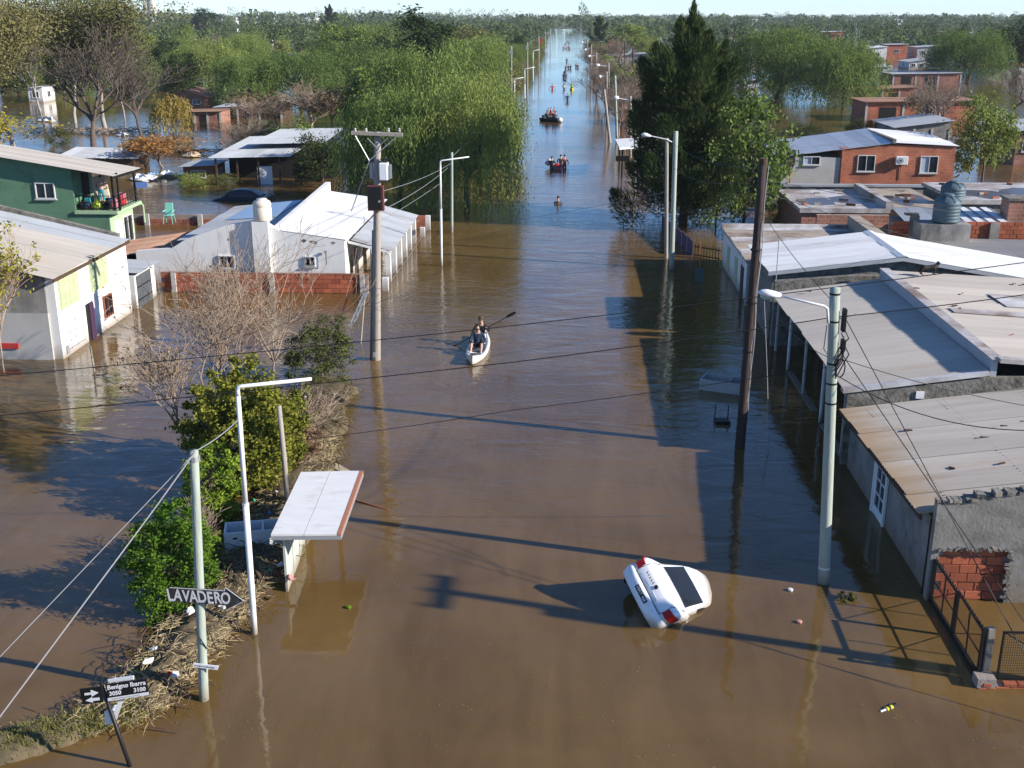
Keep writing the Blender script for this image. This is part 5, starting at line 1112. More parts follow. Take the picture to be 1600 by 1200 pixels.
# left of the street: the great willows
ptree('willow', 622, 320, 136, 146, 'willow_tree', 'big weeping willow behind the transformer pole, nearest of the left clump', var=0, rz=.3)
ptree('willow', 732, 322, 124, 150, 'willow_tree', 'big weeping willow overhanging the left edge of the street', var=1, rz=1.9)
ptree('willow', 672, 250, 70, 150, 'willow_tree', 'tall dense weeping willow in the middle of the left clump', var=2)
ptree('willow', 768, 250, 128, 95, 'willow_tree', 'small weeping willow behind the lamp post at the left bank', var=0)
ptree('willow', 596, 205, 82, 92, 'willow_tree', 'pale weeping willow at the back left of the big clump', var=1, rz=4)
ptree('willow', 735, 190, 58, 110, 'willow_tree', 'yellowing weeping willow at the back of the big clump near the street', var=2, rz=5)
ptree('dark', 655, 150, 26, 130, 'broad_tree', 'dark rounded tree rising behind the left willow clump')
ptree('broad', 735, 120, 42, 90, 'broad_tree', 'olive green tree behind the willows at the left bank', leafm='lf_olive')
ptree('autumn', 748, 215, 150, 60, 'autumn_tree', 'small tree with orange tinged leaves among the left willows')
ptree('willow', 388, 168, 84, 100, 'willow_tree', 'dark weeping willow behind the grey roofed shed on the left', var=0)
ptree('willow', 470, 165, 78, 120, 'willow_tree', 'weeping willow left of the clump, behind bare pinkish scrub', var=2)
ptree('willow', 545, 150, 66, 110, 'willow_tree', 'weeping willow behind the long dark shed left of the big clump', var=1)
ptree('willow', 330, 140, 62, 110, 'willow_tree', 'broad weeping willow beyond the small orange roofed house', var=1)
ptree('willow_gold', 266, 208, 146, 54, 'willow_tree', 'short golden willow beside the water left of the orange roof')
ptree('spire', 517, 60, 8, 34, 'cypress_tree', 'dark narrow conifer standing above the left treeline')
ptree('dark', 322, 60, 14, 44, 'broad_tree', 'dark round topped tree near the white tower')
for i, (bx, by, ty, w, lb) in enumerate([(22, 232, -40, 120, 'at the left edge'), (72, 205, -35, 110, 'second from the left edge'), (118, 192, -30, 120, 'behind the big bare tree'), (165, 200, -30, 120, 'with white upper limbs behind the bare tree'), (195, 185, -15, 80, 'right of the big bare tree'), (-30, 210, -40, 120, 'cut by the left edge of the view')]):
    ptree('euca', bx, by, ty, w, 'eucalyptus_tree', 'tall olive eucalyptus ' + lb, group='eucalyptus stand on the left', var=i)
ptree('bare', 148, 242, 40, 160, 'bare_tree', 'big dark forked bare tree standing in water behind the green house', woodm='bark', var=1)
ptree('bare', 221, 214, 80, 90, 'bare_tree', 'slender bare tree in the water right of the big forked one', woodm='bark', var=2)
ptree('autumn', 8, 255, 165, 80, 'autumn_tree', 'yellow orange autumn tree at the left edge beside the green house', leafm='lf_yellow')
ptree('brown', 256, 262, 205, 90, 'brown_shrub', 'orange brown dry shrub by the water behind the green house', 'shrub', leafm='lf_autumn')
ptree('brown', 215, 250, 212, 44, 'brown_shrub', 'small rusty dry shrub beside the debris bank on the left', 'shrub', leafm='lf_autumn')
for i, (bx, by, ty, w, lb) in enumerate([(365, 238, 185, 80, 'left of the dark shed'), (435, 200, 140, 90, 'behind the dark shed'), (480, 210, 130, 90, 'left of the nearest willow'), (520, 205, 128, 80, 'against the left willow clump'), (405, 205, 150, 80, 'between the two grey roofs')]):
    ptree('brown' if i % 2 else 'bare', bx, by, ty, w, 'scrub_tree', 'pinkish bare scrub tree ' + lb, 'tree', woodm='twig_pale', var=i)
for i, (bx, by, ty, w) in enumerate([(470, 262, 195, 70), (505, 290, 215, 80), (415, 226, 190, 55)]):
    ptree('light', bx, by, ty, w, 'leafy_tree', ['yellowish green small tree beside the dark shed', 'dark leafy tree at the right end of the dark shed', 'pale green sapling behind the dark shed roof'][i], leafm=['lf_light', 'lf_dark', 'lf_light'][i])
for i, (bx, by, ty, w) in enumerate([(300, 292, 268, 50), (345, 290, 272, 60), (250, 140, 105, 50), (95, 228, 200, 40)]):
    ptree('bush', bx, by, ty, w, 'shrub', ['bright green shrub in the water left of the dark shed', 'green reeds along the front of the dark shed', 'light green shrub at the water below the eucalyptus', 'low shrub among the fallen branches on the left'][i], 'shrub', leafm=['lf_light', 'lf_olive', 'lf_light', 'lf_olive'][i])

# filler trees of the wooded blocks on both sides, thinning to a far wood
rng = random.Random(5)
FILL = []
def colof(p): d = Vector(p) - _C; return d.dot(_rt)/d.dot(_fw)
def free(x, y, r):
    return all((x-a)**2 + (y-b)**2 > (r+c)**2 for a, b, c in BLOCK)
NOGO = [(-60, -22, 62, 108), (9, 60, 70, 118)]      # open water and houses seen in the photograph
kinds = [('broad', 'green rounded tree', .38), ('light', 'light green loose tree', .16), ('willow', 'weeping willow', .16), ('dark', 'dark dense tree', .14), ('bare', 'bare grey tree', .11), ('brown', 'brownish dry tree', .05)]
def kd_skip(y, r): return False
cnt = 0
for side in (-1, 1):
    tries = 0
    while tries < 5200 and cnt < (122 if side < 0 else 200):
        tries += 1
        y = 92 + 250*rng.random()**.8; lim = (.50 if side < 0 else .50)*y + 4; x = side*(10 + (lim - 10)*rng.random())
        if any(a < x < b and c < y < d for a, b, c, d in NOGO): continue
        if side > 0 and y < 172 and x > 13: continue
        if kd_skip(y, rng): continue
        if side > 0 and y < 210 and x > 24 and rng.random() < .7: continue
        if side < 0 and y < 168 and x < -18: continue
        if not free(x, y, 2.2): continue
        cpx = 800 + FPX*colof((x, y, 0))
        if any(a - 9 < cpx < b + 9 and d_ - 75 < y < d_ for a, b, d_ in SEEN): continue     # keep the house fronts in sight
        u = rng.random(); acc = 0
        if side > 0 and rng.random() < .25: u = .45
        for kd, lb, pr in kinds:
            acc += pr
            if u < acc: break
        h = (4.6 + 4.0*rng.random()) if side < 0 else (3.6 + 3.2*rng.random())
        if y > 230 and rng.random() < .15: h *= 1.35
        w = h*(.75 + .3*rng.random()); BLOCK.append((x, y, w*.38)); cnt += 1
        band = 'near' if y < 150 else ('middle' if y < 240 else 'far')
        sd_ = 'left' if side < 0 else 'right'
        FILL.append((lb, band, sd_, plant(kd, (x, y, -.5), h + .5, w, kd.replace('broad', 'broad').replace('light', 'leafy') + '_tree', '%s in the %s part of the wooded blocks %s of the street' % (lb, band, sd_), 'tree',
              '%ss, %s part of the %s blocks' % (lb, band, sd_))))
# hedgy growth along the two street edges
HEDGE = []
for i in range(34):
    side = -1 if i % 2 else 1; y = 112 + i*9.5 + rng.uniform(-3, 3); x = side*rng.uniform(8.2, 10.2) + (0 if side > 0 else -.5)
    if side > 0 and y < 150: continue
    if not free(x, y, .6): continue
    kd = rng.choice(['hedge', 'hedge', 'bare', 'light']); h = rng.uniform(2.4, 4.6)
    e = plant(kd, (x, y, -.5), h + .5, rng.uniform(4, 6), 'roadside_tree', 'x', 'tree', 'scrub along the %s street edge' % ('left' if side < 0 else 'right')); HEDGE.append((side, y, kd, e))

# each filler tree is told apart by its place in the row of its kind
ORD = 'first second third fourth fifth sixth seventh eighth ninth tenth eleventh twelfth thirteenth fourteenth fifteenth sixteenth seventeenth eighteenth nineteenth twentieth'.split()
ORD += ['twenty-' + w for w in ORD[:9]] + ['thirtieth'] + ['thirty-' + w for w in ORD[:9]] + ['fortieth'] + ['forty-' + w for w in ORD[:9]]
for key in {(a, b, c) for a, b, c, _ in FILL}:
    es = sorted([e for a, b, c, e in FILL if (a, b, c) == key], key=lambda e: colof(e.location))
    for i, e in enumerate(es): e['label'] = '%s, %s from left in the %s wooded blocks %s of street' % (key[0], ORD[i], key[1], key[2])
for sd_ in (-1, 1):
    es = sorted([(y, kd, e) for s_, y, kd, e in HEDGE if s_ == sd_], key=lambda q: q[0])
    for i, (y, kd, e) in enumerate(es): e['label'] = '%s scrub, %s from the front along the %s edge of the far street' % ({'hedge': 'olive', 'bare': 'bare grey', 'light': 'light green'}[kd], ORD[i], 'left' if sd_ < 0 else 'right')

# the far wood: one mass to the horizon
def far_wood():
    rng = np.random.default_rng(11); Vs = []; Fs = []; off = 0
    Y = []; 
    n1 = 1800; y = 335 + 560*rng.random(n1)**.8; x = (rng.random(n1)*2-1)*.72*y
    keep = (np.abs(x) > 9.5) & ((x < 0) | (rng.random(len(x)) < .62)); x, y = x[keep], y[keep]
    hh = 5 + 4.5*rng.random(len(x)); ww = 3.2 + 2.4*rng.random(len(x)); nn = np.full(len(x), 95)
    n2 = 1500; y2 = 900 + 2600*rng.random(n2)**1.3; x2 = (rng.random(n2)*2-1)*.72*y2
    h2 = 7 + 5*rng.random(n2) + np.where(x2 < -150, 3, 0); w2 = 9 + 10*rng.random(n2)
    x = np.concatenate([x, x2]); y = np.concatenate([y, y2]); hh = np.concatenate([hh, h2]); ww = np.concatenate([ww, w2]); nn = np.concatenate([nn, np.full(n2, 60)])
    # the long dark plantation along the horizon
    n3 = 420; x3 = np.linspace(-2000, 2000, n3) + rng.normal(0, 6, n3); y3 = 2500 + 300*np.sin(x3/400) + rng.normal(0, 25, n3); h3 = np.where(x3 < -60, 20, 13) + rng.normal(0, 2.0, n3) + 3*np.sin(x3/37)
    x = np.concatenate([x, x3]); y = np.concatenate([y, y3]); hh = np.concatenate([hh, h3]); ww = np.concatenate([ww, np.full(n3, 10.)]); nn = np.concatenate([nn, np.full(n3, 50)])
    x = np.concatenate([x, [20, 24]]); y = np.concatenate([y, [1500, 1504]]); hh = np.concatenate([hh, [27, 24]]); ww = np.concatenate([ww, [10., 8]]); nn = np.concatenate([nn, [160, 90]])
    for i in range(len(x)):
        n = int(nn[i]); d = rv(rng, n); rr = .55 + .5*rng.random(n)**.5
        z0 = hh[i]*.55
        P = d*rr[:, None]*np.array([ww[i]*.55, ww[i]*.55, hh[i]*.46]) + np.array([x[i], y[i], z0])
        U = rv(rng, n); sz = (.085*ww[i] + .16)*(.7+.7*rng.random(n))
        v, f = quads(P, U, ortho(rng, U), sz, sz*1.3); Vs.append(v); Fs.append(f + off); off += len(v)
    me = npmesh('far_wood', np.concatenate(Vs), np.concatenate(Fs), 'lf_far')
    tag(link('far_wood', me), 'far off mass of trees reaching to the horizon', kind='stuff')
far_wood()

# ------------------------------------------------------------------ debris bank in the left foreground and what grows on it
def bank(name, pts, wid, hgt, m, seed=1):
    """mound following a line: low, lumpy, ragged at the water"""
    rng = np.random.default_rng(seed); P = [Vector((p[0], p[1], 0)) for p in pts]; path = []
    for a, b in zip(P[:-1], P[1:]):
        n = max(2, int((b-a).length/.18))
        for k in range(n): path.append(a.lerp(b, k/n))
    path.append(P[-1]); V = []; nc = 13
    for i, p in enumerate(path):
        d = (path[min(i+1, len(path)-1)] - path[max(i-1, 0)]).normalized(); s = Vector((-d.y, d.x, 0)); e = min(1, i/4, (len(path)-1-i)/4)
        w_ = (wid if not callable(wid) else wid(i/len(path)))*(.85+.3*math.sin(i*.31+seed)*.5 + rng.normal(0, .05))
        for k in range(nc):
            u = -1 + 2*k/(nc-1); z = -.25 + (hgt*e*(1.2*(1-u*u)**.8 + rng.normal(0, .12)) + .2*e)*(1 if abs(u) < .99 else 0)
            q = p + s*u*w_; V.append((q.x + rng.normal(0, .03), q.y + rng.normal(0, .03), z))
    Fq = [(i*nc+k, i*nc+k+1, (i+1)*nc+k+1, (i+1)*nc+k) for i in range(len(path)-1) for k in range(nc-1)]
    return link(name, npmesh(name, V, Fq, m, smooth=True)), path
o, bpath = bank('debris_bank', [(-7.95, 16.75), (-7.55, 17.7), (-7.35, 19.2), (-7.15, 21.0), (-6.95, 23.2), (-6.9, 25.5), (-7.0, 28), (-7.3, 30.5), (-7.6, 33.0), (-7.9, 36.2)], lambda t: .62 + .5*min(1, max(0, (t-.12)*4)), .32, 'bank', 2)
tag(o, kind='structure')
o, bpath2 = bank('grass_bank', [(-11.2, 15.2), (-10.2, 15.75), (-9.3, 16.15), (-8.5, 16.6), (-7.7, 17.05)], .55, .24, 'bank', 5)
tag(o, kind='structure')
def litter(name, path, n, m, seed, ln=(.12, .5), th=.008, wid=.8, z=(.05, .35), label='', droop=.3):
    rng = random.Random(seed); mb = MB()
    for i in range(n):
        p = path[rng.randrange(len(path))] + Vector((rng.uniform(-wid, wid), rng.uniform(-.2, .2), rng.uniform(*z)))
        a = rng.random()*6.28; d = Vector((math.cos(a), math.sin(a), rng.uniform(-droop, droop))).normalized()*rng.uniform(*ln)
        w_ = d.cross(Vector((0, 0, 1))).normalized()*th; h_ = Vector((0, 0, th*.5)); c = p + d*.5 + Vector((0, 0, rng.uniform(.0, .06)))
        mb.add([p-w_, p+w_, p+h_*2, c-w_, c+w_, c+h_*2, p+d], [(0, 3, 5, 2), (1, 2, 5, 4), (0, 1, 4, 3), (3, 6, 5), (4, 5, 6), (3, 4, 6)])
    return tag(mb.build(name, m), label, kind='stuff')
litter('straw_litter', bpath[:75], 7000, 'straw', 3, (.08, .42), .005, .75, (.0, .32), 'tangled dry straw and reeds on the debris bank')
litter('twig_litter', bpath, 900, 'wood_dark', 4, (.2, .8), .013, 1.0, (.05, .4), 'dark sticks and twigs strewn on the debris bank')
def grass(name, path, n, m, seed, wid, ln, label):
    rng = np.random.default_rng(seed); idx = rng.integers(0, len(path), n)
    P = np.array([tuple(path[i]) for i in idx]) + np.stack([rng.normal(0, wid, n), rng.normal(0, wid*.5, n), .02 + .2*rng.random(n)], 1)
    U = rng.normal(0, .55, (n, 3)); U[:, 2] = 1; U /= np.linalg.norm(U, axis=1, keepdims=True)
    v, f = quads(P + U*ln*.5, U, ortho(rng, U), ln*(.4+.8*rng.random(n)), .015); tag(link(name, npmesh(name, v, f, m)), label, kind='stuff')
grass('bank_grass', bpath2, 15000, 'lf_grass', 2, .26, .07, 'short green and dry grass on the low bank at lower left')
grass('bank_weeds', bpath[:60], 2600, 'lf_olive', 3, .38, .09, 'weeds growing through the debris bank')
grass('bank_weeds', bpath[60:], 6000, 'lf_grass', 4, .42, .10, 'dry weeds around the bushes on the far debris bank')
rng = random.Random(12)
trash = [('plastic_bag', 'trash_white', 'white plastic bag'), ('bottle', 'trash_green', 'green plastic bottle'), ('bottle', 'trash_blue', 'blue plastic bottle'), ('plastic_bag', 'trash_pink', 'pinkish bag'), ('cup', 'trash_red', 'red cup'), ('foam_piece', 'trash_white', 'white foam piece')]
where = [(455, 905, 3, 'under the white board shelter'), (425, 892, 1, 'left of the shelter wall'), (438, 884, 0, 'under the white board roof'), (298, 958, 0, 'behind the arrow sign'), (232, 1035, 0, 'on the straw below the green bush'), (246, 1012, 5, 'in the straw left of the green pole'), (262, 1052, 4, 'on the straw beside the street name sign'), (272, 1060, 5, 'right of the red cup on the straw'), (396, 780, 1, 'beside the white lamp post, half way up'), (420, 800, 2, 'near the wooden post'), (436, 770, 5, 'left of the wooden post foot'), (452, 705, 0, 'beside the wooden post top'), (425, 735, 0, 'grey at the foot of the yellowish bush'), (478, 622, 0, 'snagged in the bush near the lamp arm tip'), (340, 950, 5, 'right of the arrow sign tip'), (405, 815, 4, 'between the lamp post and the white shelter'), (180, 1110, 0, 'below the street name sign')]
for i, (u, v, k, wh) in enumerate(where):
    nm, m_, lb = trash[k]; p = G(u, v, .32); mb = MB()
    if nm == 'bottle':
        mb.lathe([(.045, 0), (.05, .02), (.05, .17), (.02, .23), (.018, .26)], (0, 0, 0), 10); o = mb.build(nm, m_, smooth=True); o.rotation_euler = (R(80), 0, rng.random()*6)
    elif nm == 'cup':
        mb.lathe([(.04, 0), (.055, .13), (.05, .13), (.036, .01)], (0, 0, 0), 12); o = mb.build(nm, m_); o.rotation_euler = (R(60), 0, rng.random()*6)
    elif nm == 'foam_piece':
        mb.prism([(0, 0, 0), (.16, .02, 0), (.2, .1, 0), (.09, .16, 0), (.01, .1, 0)], (0, .01, .05)); o = mb.build(nm, m_); o.rotation_euler = (.2, .1, rng.random()*6)
    else:
        mb.ball((0, 0, .05), (.15, .11, .07), 10, 6); mb.v = [(a*(1+.35*math.sin(31*b+17*c_)), b*(1+.35*math.cos(29*a)), c_*(1+.4*math.sin(23*a+11*b))) for a, b, c_ in mb.v]; o = mb.build(nm, m_); o.rotation_euler = (0, 0, rng.random()*6)
    o.location = p; s = rng.uniform(.45, .85); o.scale = (s, s, s)
    tag(o, lb + ' ' + wh, 'litter', 'litter on the debris bank')
# near shrubs
def near(kind, at, h, w, nm, lb, **k): return plant(kind, at, h, w, nm, lb, 'shrub', **k)
p0 = G(258, 960); p1 = G(375, 790); p2 = G(505, 598)
def dense_bush(seed, n, rx, rz, leaf, m, lab, at, nm, asp=.5, ncl=140, wood=(.04, 2.0), spread=.2, cat='shrub', squash=1.0, down=0):
    e = thing(nm, lab, cat, at); sg, tp = branches(seed, wood[1], 4, wood[0], .6, (3, 4), .25, up=.35, first=5); me = segmesh('stem', sg, 'twig', 4); o = bpy.data.objects.new('stem', me); COL.objects.link(o); o.parent = e
    v, f = clump_crown(seed, n, ncl, rx, rz, rz*.92, leaf, spread, .8, .62, asp, down=down, low=-.98); v = np.array(v); v[:, 1] *= squash
    o = bpy.data.objects.new('foliage', npmesh('foliage', v, f, m)); COL.objects.link(o); o.parent = e; return e
b_ = G(262, 985)
dense_bush(3, 17000, .92, 1.18, .042, 'lf_bush', 'bright green dense bush beside the pole with the arrow sign', (b_.x-.05, b_.y+.75, .05), 'green_bush', squash=.85)
b_ = G(385, 800)
dense_bush(4, 17000, 1.25, 1.6, .055, 'lf_vine', 'yellow green leafy bush behind the white lamp post', (b_.x-.2, b_.y+1.1, .15), 'leafy_bush', asp=.62, ncl=170, spread=.17, down=.4)
b_ = G(345, 740)
dense_bush(5, 6500, 1.0, 1.25, .06, 'lf_vine', 'sparse darker leafy bush left of the white lamp post', (b_.x-.1, b_.y+.6, .1), 'leafy_bush', asp=.62, ncl=90, spread=.18, down=.4)
b_ = G(505, 600)
dense_bush(6, 9000, 1.15, 1.05, .06, 'lf_olive', 'round olive bush in the water left of the transformer pole', (b_.x-.1, b_.y+.4, 0), 'olive_bush', asp=.3, ncl=110)
b_ = G(425, 770)
dense_bush(9, 9000, 1.0, 1.3, .055, 'lf_vine', 'yellow green leafy bush around the wooden post', (b_.x-.2, b_.y+.9, .1), 'leafy_bush', asp=.62, ncl=110, spread=.18, down=.4)
b_ = G(318, 830)
dense_bush(10, 7000, .75, .95, .045, 'lf_bush', 'green bush behind the green grey pole joining the two hedges', (b_.x+.1, b_.y+.7, .1), 'green_bush', ncl=90)
b_ = G(300, 930)
dense_bush(11, 5200, .6, .75, .042, 'lf_bush', 'low green growth at the foot of the bright green bush', (b_.x-.1, b_.y+.4, .05), 'green_bush', ncl=70)
b_ = G(455, 735)
dense_bush(12, 3600, .7, .6, .05, 'lf_brown', 'dry brownish undergrowth beside the wooden post', (b_.x, b_.y+.5, .1), 'dry_bush', ncl=60)
b_ = G(310, 900)
dense_bush(7, 3800, .6, .6, .045, 'lf_olive', 'small weedy bush between the green pole and the green bush', (b_.x, b_.y+.5, .1), 'weedy_bush', ncl=60)
b_ = G(465, 690)
dense_bush(8, 2200, .65, .75, .05, 'lf_grass', 'thin yellowed bush over the water right of the wooden post', (b_.x, b_.y+.4, .1), 'thin_bush', asp=.4, ncl=50)
# the bare shrub trees on the bank
def bare(seed, at, h, lab, spread=.5, first=6, r0=.05, m='twig_pale', lean=(0, 0), lv=5, leaves=0, kids=(2, 4), leafm='lf_brown', lsize=.055):
    e = thing('bare_shrub', lab, 'shrub', at); sg, tp = branches(seed, h, lv, r0, spread, kids, .20, up=.42, wob=.16, first=first, lean=lean)
    o = bpy.data.objects.new('branches', segmesh('branches', sg, m, 4, .0075)); COL.objects.link(o); o.parent = e
    if leaves:
        rng = np.random.default_rng(seed); tpa = np.array(tp); P = tpa[rng.integers(0, len(tpa), leaves)] + rng.normal(0, .06, (leaves, 3)); U = rv(rng, leaves)
        v, f = quads(P, U, ortho(rng, U), lsize, lsize*1.1); o = bpy.data.objects.new('dry_leaves', npmesh('dry_leaves', v, f, leafm)); COL.objects.link(o); o.parent = e
    return e
b_ = G(350, 720); bare(21, (b_.x, b_.y+.3, .1), 8.4, 'bare pinkish many stemmed shrub spreading over the water on the left', .55, 7, .055, lean=(-.15, .1), leaves=220)
b_ = G(300, 740); bare(22, (b_.x-.1, b_.y+.5, .1), 6.0, 'bare shrub with a few dry leaves reaching left over dark water', .6, 6, .045, lean=(-.55, 0), leaves=260)
b_ = G(420, 660); bare(23, (b_.x-.2, b_.y+.6, .1), 9.0, 'bare upright shrub in front of the red brick yard wall', .5, 6, .05, lean=(-.05, .15))
b_ = G(330, 620); bare(24, (b_.x-.4, b_.y+.6, 0), 8.0, 'bare pale shrub standing in water left of the olive bush', .55, 6, .045, lean=(-.1, .1))
b_ = G(470, 720); bare(25, (b_.x, b_.y+.3, .1), 3.4, 'thin orange twigged shrub hanging over the street water', .7, 6, .02, lean=(.5, 0), lv=4)
b_ = G(330, 1000); 
# yellow leaved branches in front of the white house roof, far left
e = bare(27, G(-25, 600) + Vector((0, 1.5, -.4)), 8.2, 'thin tree with yellow green leaves before the beige roof at the left edge', .5, 5, .05, lean=(.12, .1), leaves=1500, leafm='lf_yellow', lsize=.07)

# ------------------------------------------------------------------ shelter with white board roof
t_ = thing('board_shelter', 'small shelter with tilted white board roof and brown edge on the debris bank', 'shelter', (-5.9, 23, -1))
z1 = 1.42
A, B, C_, D = G(423, 838, z1), G(533, 837, z1), G(568, 738, z1+.05), G(470, 740, z1+.05)
ex = (B-A).normalized()*.09
for i in range(2):      # two boards side by side
    a, b, c, d = lerp(A, B-ex, .5*i+.004), lerp(A, B-ex, .5*(i+1)-.004), lerp(D, C_-ex, .5*(i+1)-.004), lerp(D, C_-ex, .5*i+.004)
    MB().prism([a, b, c, d], (0, 0, .045)).build('roof_board', 'board_white', t_)
MB().prism([B-ex*.97, B, C_, C_-ex*.97], (0, 0, .05)).build('edge_board', 'board_edge', t_)
MB().prism([A+Vector((0, 0, -.09)), B+Vector((0, 0, -.09)), C_+Vector((0, 0, -.09)), D+Vector((0, 0, -.09))], (0, 0, .085)).build('roof_frame', 'galv', t_)
f0 = G(450, 926); f1 = G(478, 848)
for i in range(3):      # slabs of the side wall towards the street
    a, b = lerp(f0, f1, i/3+.01), lerp(f0, f1, (i+1)/3-.01); MB().prism([(a.x, a.y, -1), (b.x, b.y, -1), (b.x, b.y, z1-.1), (a.x, a.y, z1-.1)], (-.05, 0, 0)).build('wall_slab', 'slab_green', t_)
for p in (D + (C_-D)*.12, D + (C_-D)*.6): MB().bar((p.x, p.y-.15, -1), (p.x, p.y-.15, z1-.05), .09).build('post', 'wood_dark', t_)
# the chest freezer dumped beneath it
c = G(400, 868, .1); t_ = thing('chest_freezer', 'white chest freezer with open compartment under the white board roof', 'freezer', c)
fx = (G(450, 858, .1)-G(352, 866, .1)).normalized(); fy = Vector((-fx.y, fx.x, 0)); L_, D_, H_ = 1.55, .62, .52; q = G(352, 866, .1)
def FB(u, v, w): return q + fx*u + fy*v + Vector((0, 0, w))
def fbox(mb, u0, v0, w0, u1, v1, w1): return mb.obox(FB((u0+u1)/2, (v0+v1)/2, (w0+w1)/2), fx*(u1-u0)/2, fy*(v1-v0)/2, (0, 0, (w1-w0)/2))
mb = MB()
for a in ((0, 0, 0, L_, .05, H_), (0, D_-.05, 0, L_, D_, H_), (0, .052, 0, .05, D_-.052, H_), (L_-.05, .052, 0, L_, D_-.052, H_), (.052, .052, 0, L_-.052, D_-.052, .06), (L_*.55, .052, .062, L_*.58, D_-.052, H_-.03)): fbox(mb, *a)
mb.build('cabinet', 'enamel', t_); mb = MB(); fbox(mb, .5, .06, .33, .85, .5, .36); mb.build('shelf', 'galv', t_)
mb = MB(); fbox(mb, .2, -.012, .36, .3, -.002, .4); mb.build('badge', 'dark_metal', t_)
# dark beams, planks and a pole in the debris
for i, (a, b, r, m_, lb) in enumerate([((345, 880, .3), (372, 955, .1), .07, 'wood_dark', 'dark beam lying on the bank under the arrow sign'), ((395, 880, .5), (425, 935, .05), .08, 'wood_dark', 'charred beam leaning under the white shelter'), ((430, 890, .4), (448, 915, .05), .05, 'wood_red', 'reddish broken plank beside the shelter wall'), ((238, 1045, .3), (290, 1078, .05), .06, 'wood_dark', 'dark log at the end of the straw heap'), ((500, 716, .12), (552, 745, .05), .16, 'wood_light', 'pale flat board lying at the water behind the shelter'), ((555, 781, .03), (608, 797, .0), .05, 'wood_red', 'red plank floating beside the shelter'), ((322, 960, .25), (384, 938, .3), .02, 'wood_light', 'thin pale cane behind the arrow sign'), ((470, 1010, -.5), (470, 1010, -.4), .01, 'wood_light', '')]):
    if not lb: continue
    A_, B_ = G(*a), G(*b); mb = MB().bar(A_, B_, r*1.6 if 'board' in lb else r, r*.5); tag(mb.build('plank' if r > .03 else 'cane', m_, bevel=.006), lb, 'wood')
t_ = thing('wooden_post', 'bare round wooden post rising from the leafy bush behind the shelter', 'post', G(452, 800))
b_ = G(452, 800); tp_ = FY(436, 634, b_.y); MB().tube([(b_.x, b_.y, -1), lerp(b_, tp_, .5), tp_], [.075, .068, .058], 10).build('shaft', 'pole_grey', t_, smooth=True)

# ------------------------------------------------------------------ signs and lamps, left foreground
def text_mesh(txt, size, depth, bold=0.0, align='CENTER'):
    cu = bpy.data.curves.new('lettering', 'FONT'); cu.body = txt; cu.size = size; cu.extrude = depth; cu.offset = bold; cu.align_x = align; cu.align_y = 'CENTER'; cu.resolution_u = 3
    ob = bpy.data.objects.new('lettering', cu); COL.objects.link(ob); dg = bpy.context.evaluated_depsgraph_get()
    me = bpy.data.meshes.new_from_object(ob.evaluated_get(dg)); bpy.data.objects.remove(ob); me.materials.clear(); return me
def put_text(txt, size, o, ux, uz, m, parent, bold=0., lift=.004, depth=.002, sx=1.0):
    me = text_mesh(txt, size, depth, bold); me.materials.append(M[m]); ux, uz = Vector(ux).normalized(), Vector(uz).normalized(); n_ = ux.cross(uz)
    for v in me.vertices: v.co = Vector(o) + ux*v.co.x*sx + uz*v.co.y + n_*(v.co.z + lift)
    return link('lettering', me, parent)
def pole(name, label, base, top, r0, r1, m, cat='utility pole', n=12, bend=0):
    t_ = thing(name, label, cat, (base[0], base[1], -1)); b_, tp_ = Vector(base), Vector(top); d = (tp_-b_)
    pts = [b_ - d*(1.0/d.z)] + [b_ + d*k/6 + Vector((bend*math.sin(k/6*math.pi), 0, 0)) for k in range(7)]
    MB().tube(pts, [r0*1.02] + [r0+(r1-r0)*k/6 for k in range(7)], n).build('shaft', m, t_, smooth=True); return t_
b_ = G(319, 1093); tp_ = FY(303, 704, b_.y+.0)
t_ = pole('utility_pole', 'short green grey pole carrying the black arrow sign, lower left', b_, tp_, .088, .075, 'pole_green')
mb = MB()
for k in range(5): mb.tube([(tp_.x + .09*math.cos(a), tp_.y + .09*math.sin(a), tp_.z-.1-.02*k) for a in np.linspace(0, 6.28, 12)], .007, 4)
mb.build('wire_wrap', 'wire_light', t_)
MB().tube([lerp(b_, tp_, .28) + Vector((-.09, -.06, .1)), lerp(b_, tp_, .26) + Vector((.05, -.1, -.02)), lerp(b_, tp_, .24) + Vector((.1, -.03, -.1))], .01, 5).build('strap', 'wire', t_)
yS = b_.y - .11
def SP(px, py): return FY(px, py, yS)
s_ = thing('arrow_sign', 'black hand painted arrow sign reading LAVADERO on the green grey pole', 'sign', SP(320, 935))
pts = [SP(265, 918), SP(351, 923), SP(352, 918), SP(381, 939), SP(354, 953), SP(352, 946), SP(265, 939)]
MB().prism(pts[::-1], (0, .02, 0)).build('board', 'chalk_board', s_)
ctr = (SP(309, 933.5)); ux = (SP(345, 935.5)-SP(270, 930.5)); rr = random.Random(6)
for k_, ch_ in enumerate('LAVADERO'): put_text(ch_, .31*rr.uniform(.92, 1.1), ctr + ux.normalized()*(-.50 + .143*k_ + rr.uniform(-.008, .008)) + Vector((0, 0, rr.uniform(-.012, .012))), ux + Vector((0, 0, rr.uniform(-.05, .05))), (rr.uniform(-.09, .09), 0, 1), 'chalk', s_, .007, .004, sx=.68)
mb = MB()
for a, b in ((pts[0], pts[1]), (pts[1], pts[2]), (pts[2], pts[3]), (pts[3], pts[4])): mb.bar(a + Vector((0, -.004, 0)), b + Vector((0, -.004, 0)), .008, .01)
mb.build('painted_edge', 'chalk', s_)
s_ = thing('small_plate', 'small white plate nailed low on the green grey pole', 'sign', SP(322, 1042))
pts = [SP(302, 1036), SP(342, 1041), SP(340, 1047), SP(301, 1042)]; MB().prism(pts[::-1], (0, .012, 0)).build('plate', 'sign_white', s_)
